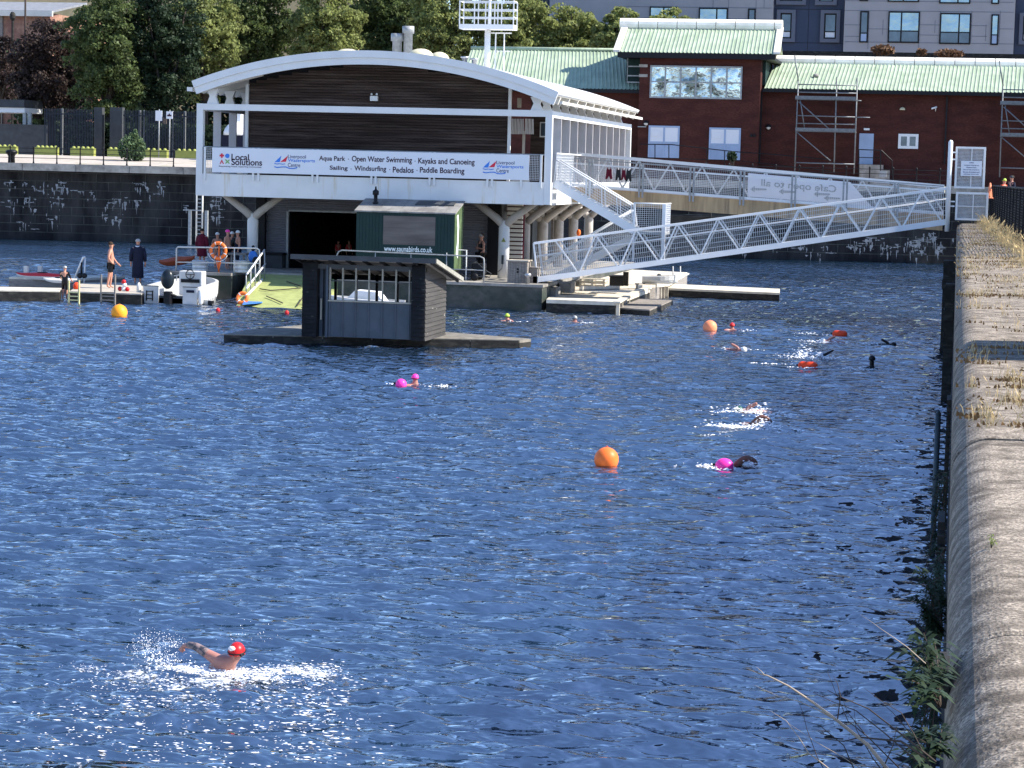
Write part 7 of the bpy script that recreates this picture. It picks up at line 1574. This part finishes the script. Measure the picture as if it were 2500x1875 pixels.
q = P(337, 705, by_+.2); solo('boat_fender', MB().lathe((q.x, by_+.3, .3), [(.03, 0), (.09, .06), (.10, .3), (.09, .45), (.03, .55)], 12), 'cream', 'single cream fender hung on the left side of the motor boat', 'fender', (q.x, by_+.3, .2), smooth=True)
q = G(510, 745); T_ = thing('float_roll', 'grey and white rolled float lying in the water beside the boat stern', 'float', (q.x, q.y, 0)); MB().lathe((q.x-.28, q.y, .10), [(.05, 0), (.13, .04), (.13, .42), (.05, .46)], 14, 'x').build('roll', 'galv', T_, True); MB().box(q.x-.02, q.x+.18, q.y-.14, q.y+.14, .02, .2).build('pad', 'neo', T_, bevel=.04)
# ---- railing, life ring, kegs on the platform
YR2 = 97.0
T_ = thing('railing', 'rusty white tube railing along the left platform edge by the life ring', 'railing', (-33, YR2, AZ))
pl = [P(x, y, YR2) for x, y in ((430, 668), (431, 607), (434, 603), (500, 604), (627, 606), (633, 610), (634, 625))]; pl = [(v.x, YR2, v.z) for v in pl]; pl[0] = (pl[0][0], YR2, AZ); pl.append((pl[-1][0], YR2, AZ))
MB().tube(pl, .035, 8).build('rail', 'cream', T_, True); a = P(431, 640, YR2); b = P(634, 643, YR2); MB().tube([(a.x, YR2, a.z), (b.x, YR2, b.z)], .028, 8).build('mid_rail', 'cream', T_, True)
x = P(572, 630, YR2).x; MB().tube([(x, YR2, AZ), (x, YR2, P(572, 606, YR2).z)], .028, 8).build('post', 'cream', T_, True)
c = P(533, 612, YR2-.25); T_ = thing('life_ring', 'orange life ring with white bands hung on a post at the railing', 'life ring', (c.x, YR2-.2, AZ))
k = MB(); Rm, rm = .335, .075; V = []; F_ = []; na, nb_ = 40, 12
for i in range(na):
    A_ = 2*math.pi*i/na
    for j in range(nb_): B_ = 2*math.pi*j/nb_; rr_ = Rm+rm*math.cos(B_); V.append((c.x+rr_*math.cos(A_), YR2-.25+rm*math.sin(B_), c.z+rr_*math.sin(A_)))
for i in range(na):
    for j in range(nb_): F_.append((i*nb_+j, i*nb_+(j+1) % nb_, ((i+1) % na)*nb_+(j+1) % nb_, ((i+1) % na)*nb_+j))
k.add(V, F_).build('ring', 'orange', T_, True)
for A_ in (.4, 1.2, 1.95, 2.75, 3.6, 4.3, 5.1, 5.9): MB().tube([(c.x+Rm*math.cos(A_-.05), YR2-.25, c.z+Rm*math.sin(A_-.05)), (c.x+Rm*math.cos(A_+.05), YR2-.25, c.z+Rm*math.sin(A_+.05))], rm*1.04, 12).build('band', 'whitec', T_, True)
MB().tube([(c.x+(Rm+.1)*math.cos(A_)*(1.05), YR2-.3, c.z-.05+(Rm+.1)*math.sin(A_)) for A_ in [3.3+i*.33 for i in range(9)]], .013, 5).build('rope', 'whitec', T_, True)
MB().box(c.x-.03, c.x+.03, YR2-.17, YR2-.12, AZ-.1, c.z+.2).build('post', 'orange', T_); MB().tube([(c.x-.12, YR2-.2, AZ+.75), (c.x-.05, YR2-.2, AZ+.3), (c.x, YR2-.2, AZ+.05), (c.x+.08, YR2-.2, AZ+.4), (c.x+.12, YR2-.2, AZ+.75)], .03, 6).build('rope_bag', 'orange', T_, True)
for (px, lab) in ((488, 'shiny steel barrel left of the life ring post'), (588, 'shiny steel barrel right of the life ring post')):
    a0, a1, c0, c1 = rect(px-19, 636, px+20, 675, 97.5); r = (a1-a0)/2; x = (a0+a1)/2; h = c1-AZ
    solo('barrel', MB().lathe((x, 97.5, AZ), [(r*.9, 0), (r*.97, .03), (r*.93, .08), (r*.93, h*.33), (r, h*.36), (r*.93, h*.40), (r*.93, h*.66), (r, h*.70), (r*.93, h*.74), (r*.93, h*.94), (r, h*.97), (r*.96, h), (r*.8, h-.03)], 24), 'alu', lab, 'barrel', (x, 97.5, AZ), smooth=True, group='steel barrels on the platform')
q = P(614, 640, 97.8); T_ = thing('rucksack', 'blue and black rucksack standing against the left column', 'bag', (q.x, 98, AZ)); MB().ball((q.x, 98, P(614, 627, 98).z), .22, .16, .28, 14, 10).build('bag', 'blue', T_, True); MB().ball((q.x+.12, 97.95, P(617, 640, 98).z), .15, .15, .3, 12, 8).build('pocket', 'neo', T_, True); MB().ball((q.x, 98, P(612, 606, 98).z), .09, .09, .14, 10, 8).build('hood', 'neo', T_, True)
a0, a1, c0, c1 = rect(648, 617, 689, 668, 102.6); T_ = thing('storage_bin', 'dark storage bin with lid against the grey shutter', 'bin', (a0, 102.6, AZ)); MB().box(a0, a1, 102.6, 103.2, AZ, c1-.12).build('body', 'dgrey', T_, bevel=.02); MB().box(a0-.03, a1+.03, 102.56, 103.24, c1-.118, c1).build('lid', 'black', T_, bevel=.02)
# table bench behind railing
a0, a1, c0, c1 = rect(556, 619, 600, 623, 99); solo('picnic_table', MB().box(a0, a1, 99, 99.8, c0, c1+.02).box(a0+.1, a0+.18, 99.1, 99.2, AZ, c0).box(a1-.18, a1-.1, 99.1, 99.2, AZ, c0), 'woodmid', 'grey timber table among the bathing group behind the barrels', 'table', (a0, 99, AZ))
# slipway handrail (double sloped)
T_ = thing('slip_handrail', 'white double handrail descending beside the algae covered slipway', 'handrail', (-29.6, 94, .3))
def Q(x, y, Y): v = P(x, y, Y); return (v.x, Y, v.z)
for (xa, ya, xb, yb_) in ((603, 669, 646, 610), (602, 704, 648, 644)):
    MB().tube([Q(xa, ya, 93.6), Q(xb, yb_, 97.4)], .04, 8).build('rail', 'whitec', T_, True)
for (x, y0, y1, Y) in ((601, 668, 716, 93.7), (612, 656, 716, 94.2), (623, 642, 700, 95), (634, 625, 690, 96.3), (646, 610, 680, 97.4)): MB().tube([Q(x, y0, Y), Q(x, y1, Y)], .028, 8).build('post', 'galv', T_, True)
c = P(590, 728, 92.3); T_ = thing('life_ring', 'orange life ring lying at the foot of the slipway half in the water', 'life ring', (c.x, 92.4, 0))
V = []; F_ = []; Rm, rm = .20, .085
for i in range(30):
    A_ = 2*math.pi*i/30
    for j in range(10): B_ = 2*math.pi*j/10; rr_ = Rm+rm*math.cos(B_); V.append((c.x+rr_*math.cos(A_), 92.4+rm*math.sin(B_)+.1*math.sin(A_), c.z+rr_*math.sin(A_)))
for i in range(30):
    for j in range(10): F_.append((i*10+j, i*10+(j+1) % 10, ((i+1) % 30)*10+(j+1) % 10, ((i+1) % 30)*10+j))
MB().add(V, F_).build('ring', 'orange', T_, True)
for A_ in (.7, 2.3, 3.9, 5.5): MB().tube([(c.x+Rm*math.cos(A_-.12), 92.4+.1*math.sin(A_), c.z+Rm*math.sin(A_-.12)), (c.x+Rm*math.cos(A_+.12), 92.4+.1*math.sin(A_), c.z+Rm*math.sin(A_+.12))], rm*1.05, 10).build('band', 'whitec', T_, True)
# pale edging of the slipway and drifted sticks
solo('slipway_edge', MB().tube([Q(602, 722, 92.8), Q(640, 683, 97.2)], .06, 6), 'cream', 'pale stone edging up the left side of the slipway', 'edging', (-29, 95, .4))
for i, (p_, lab) in enumerate((([(634, 706), (660, 710), (690, 708), (735, 704)], 'long thin dark weed line across the middle of the slipway'), ([(700, 688), (735, 700)], 'short dark stick near the top of the slipway'), ([(650, 724), (670, 732), (690, 741)], 'dark branch lying low on the slipway'), ([(725, 748), (738, 728)], 'dark stick leaning at the hut end of the slipway'))):
    pts = []
    for (x, y) in p_:
        d = ray(x, y); k_ = AZ/6.8; t = (CH+91.6*k_)/(d.y*k_-d.z); pts.append((d.x*t, d.y*t, CH+d.z*t+.02))
    solo('driftwood', MB().tube(pts, .025, 5), 'twigd', lab, 'driftwood', pts[0], group='sticks on the slipway')
# ladder and white pipe behind, under the left end of the deck
y_ = 150; T_ = thing('wall_ladder', 'steel ladder and white pipes fixed to the far dock wall left of the column', 'ladder', (P(495, 520, y_).x, 160, 2))
q = P(487, 520, 160); q2 = P(487, 470, 160); 
for px in (487.5, 501): x = P(px, 500, 160).x; yw = wallY(x)-1.85; MB().tube([(x, yw, 0), (x, yw, FZ+.1)], .07, 6).build('stile', 'cream', T_, True)
mb = MB(); z = .5; x0, x1 = P(490, 500, 160).x, P(501, 500, 160).x
while z < 5.5: mb.box(x0, x1, wallY(x0)-1.87, wallY(x0)-1.82, z, z+.06); z += .28
mb.build('rungs', 'galv', T_)
for (px, w_) in ((472, 6), (510, 6)): x = P(px, 540, 160).x; MB().box(x-.1, x+.12, wallY(x)-1.95, wallY(x)-1.75, -.2, P(px, 514, 160).z).build('guide_post', 'galv', T_)
x0, x1 = P(459, 514, 160).x, P(502, 514, 160).x; z = P(480, 514, 160).z; MB().box(x0, x1, wallY(x0)-2.1, wallY(x0)-1.96, z, z+.08).build('crossbar', 'galv', T_)
# white dinghy on the right pontoon, beneath the gangway
T_, w = boat('dinghy', 'white dinghy lying on the landing stage under the gangway', P(1612, 662, 108).x, 108, .78, 1.7, .8, .34, .15, 'hull')
solo('mooring_pole', MB().tube([P(1643, 680, 108), P(1643, 650, 108)], .03, 6).tube([P(1661, 682, 108), P(1661, 650, 108)], .03, 6), 'whitec', 'pair of thin white poles right of the white dinghy', 'pole', P(1650, 680, 108))
q = P(1362, 575, 106); solo('life_ring', MB().ball((q.x, 112, q.z), .11, .08, .17, 12, 8), 'orange', 'small orange life buoy hung on a column under the building side', 'life ring', (q.x, 112, q.z), smooth=True)
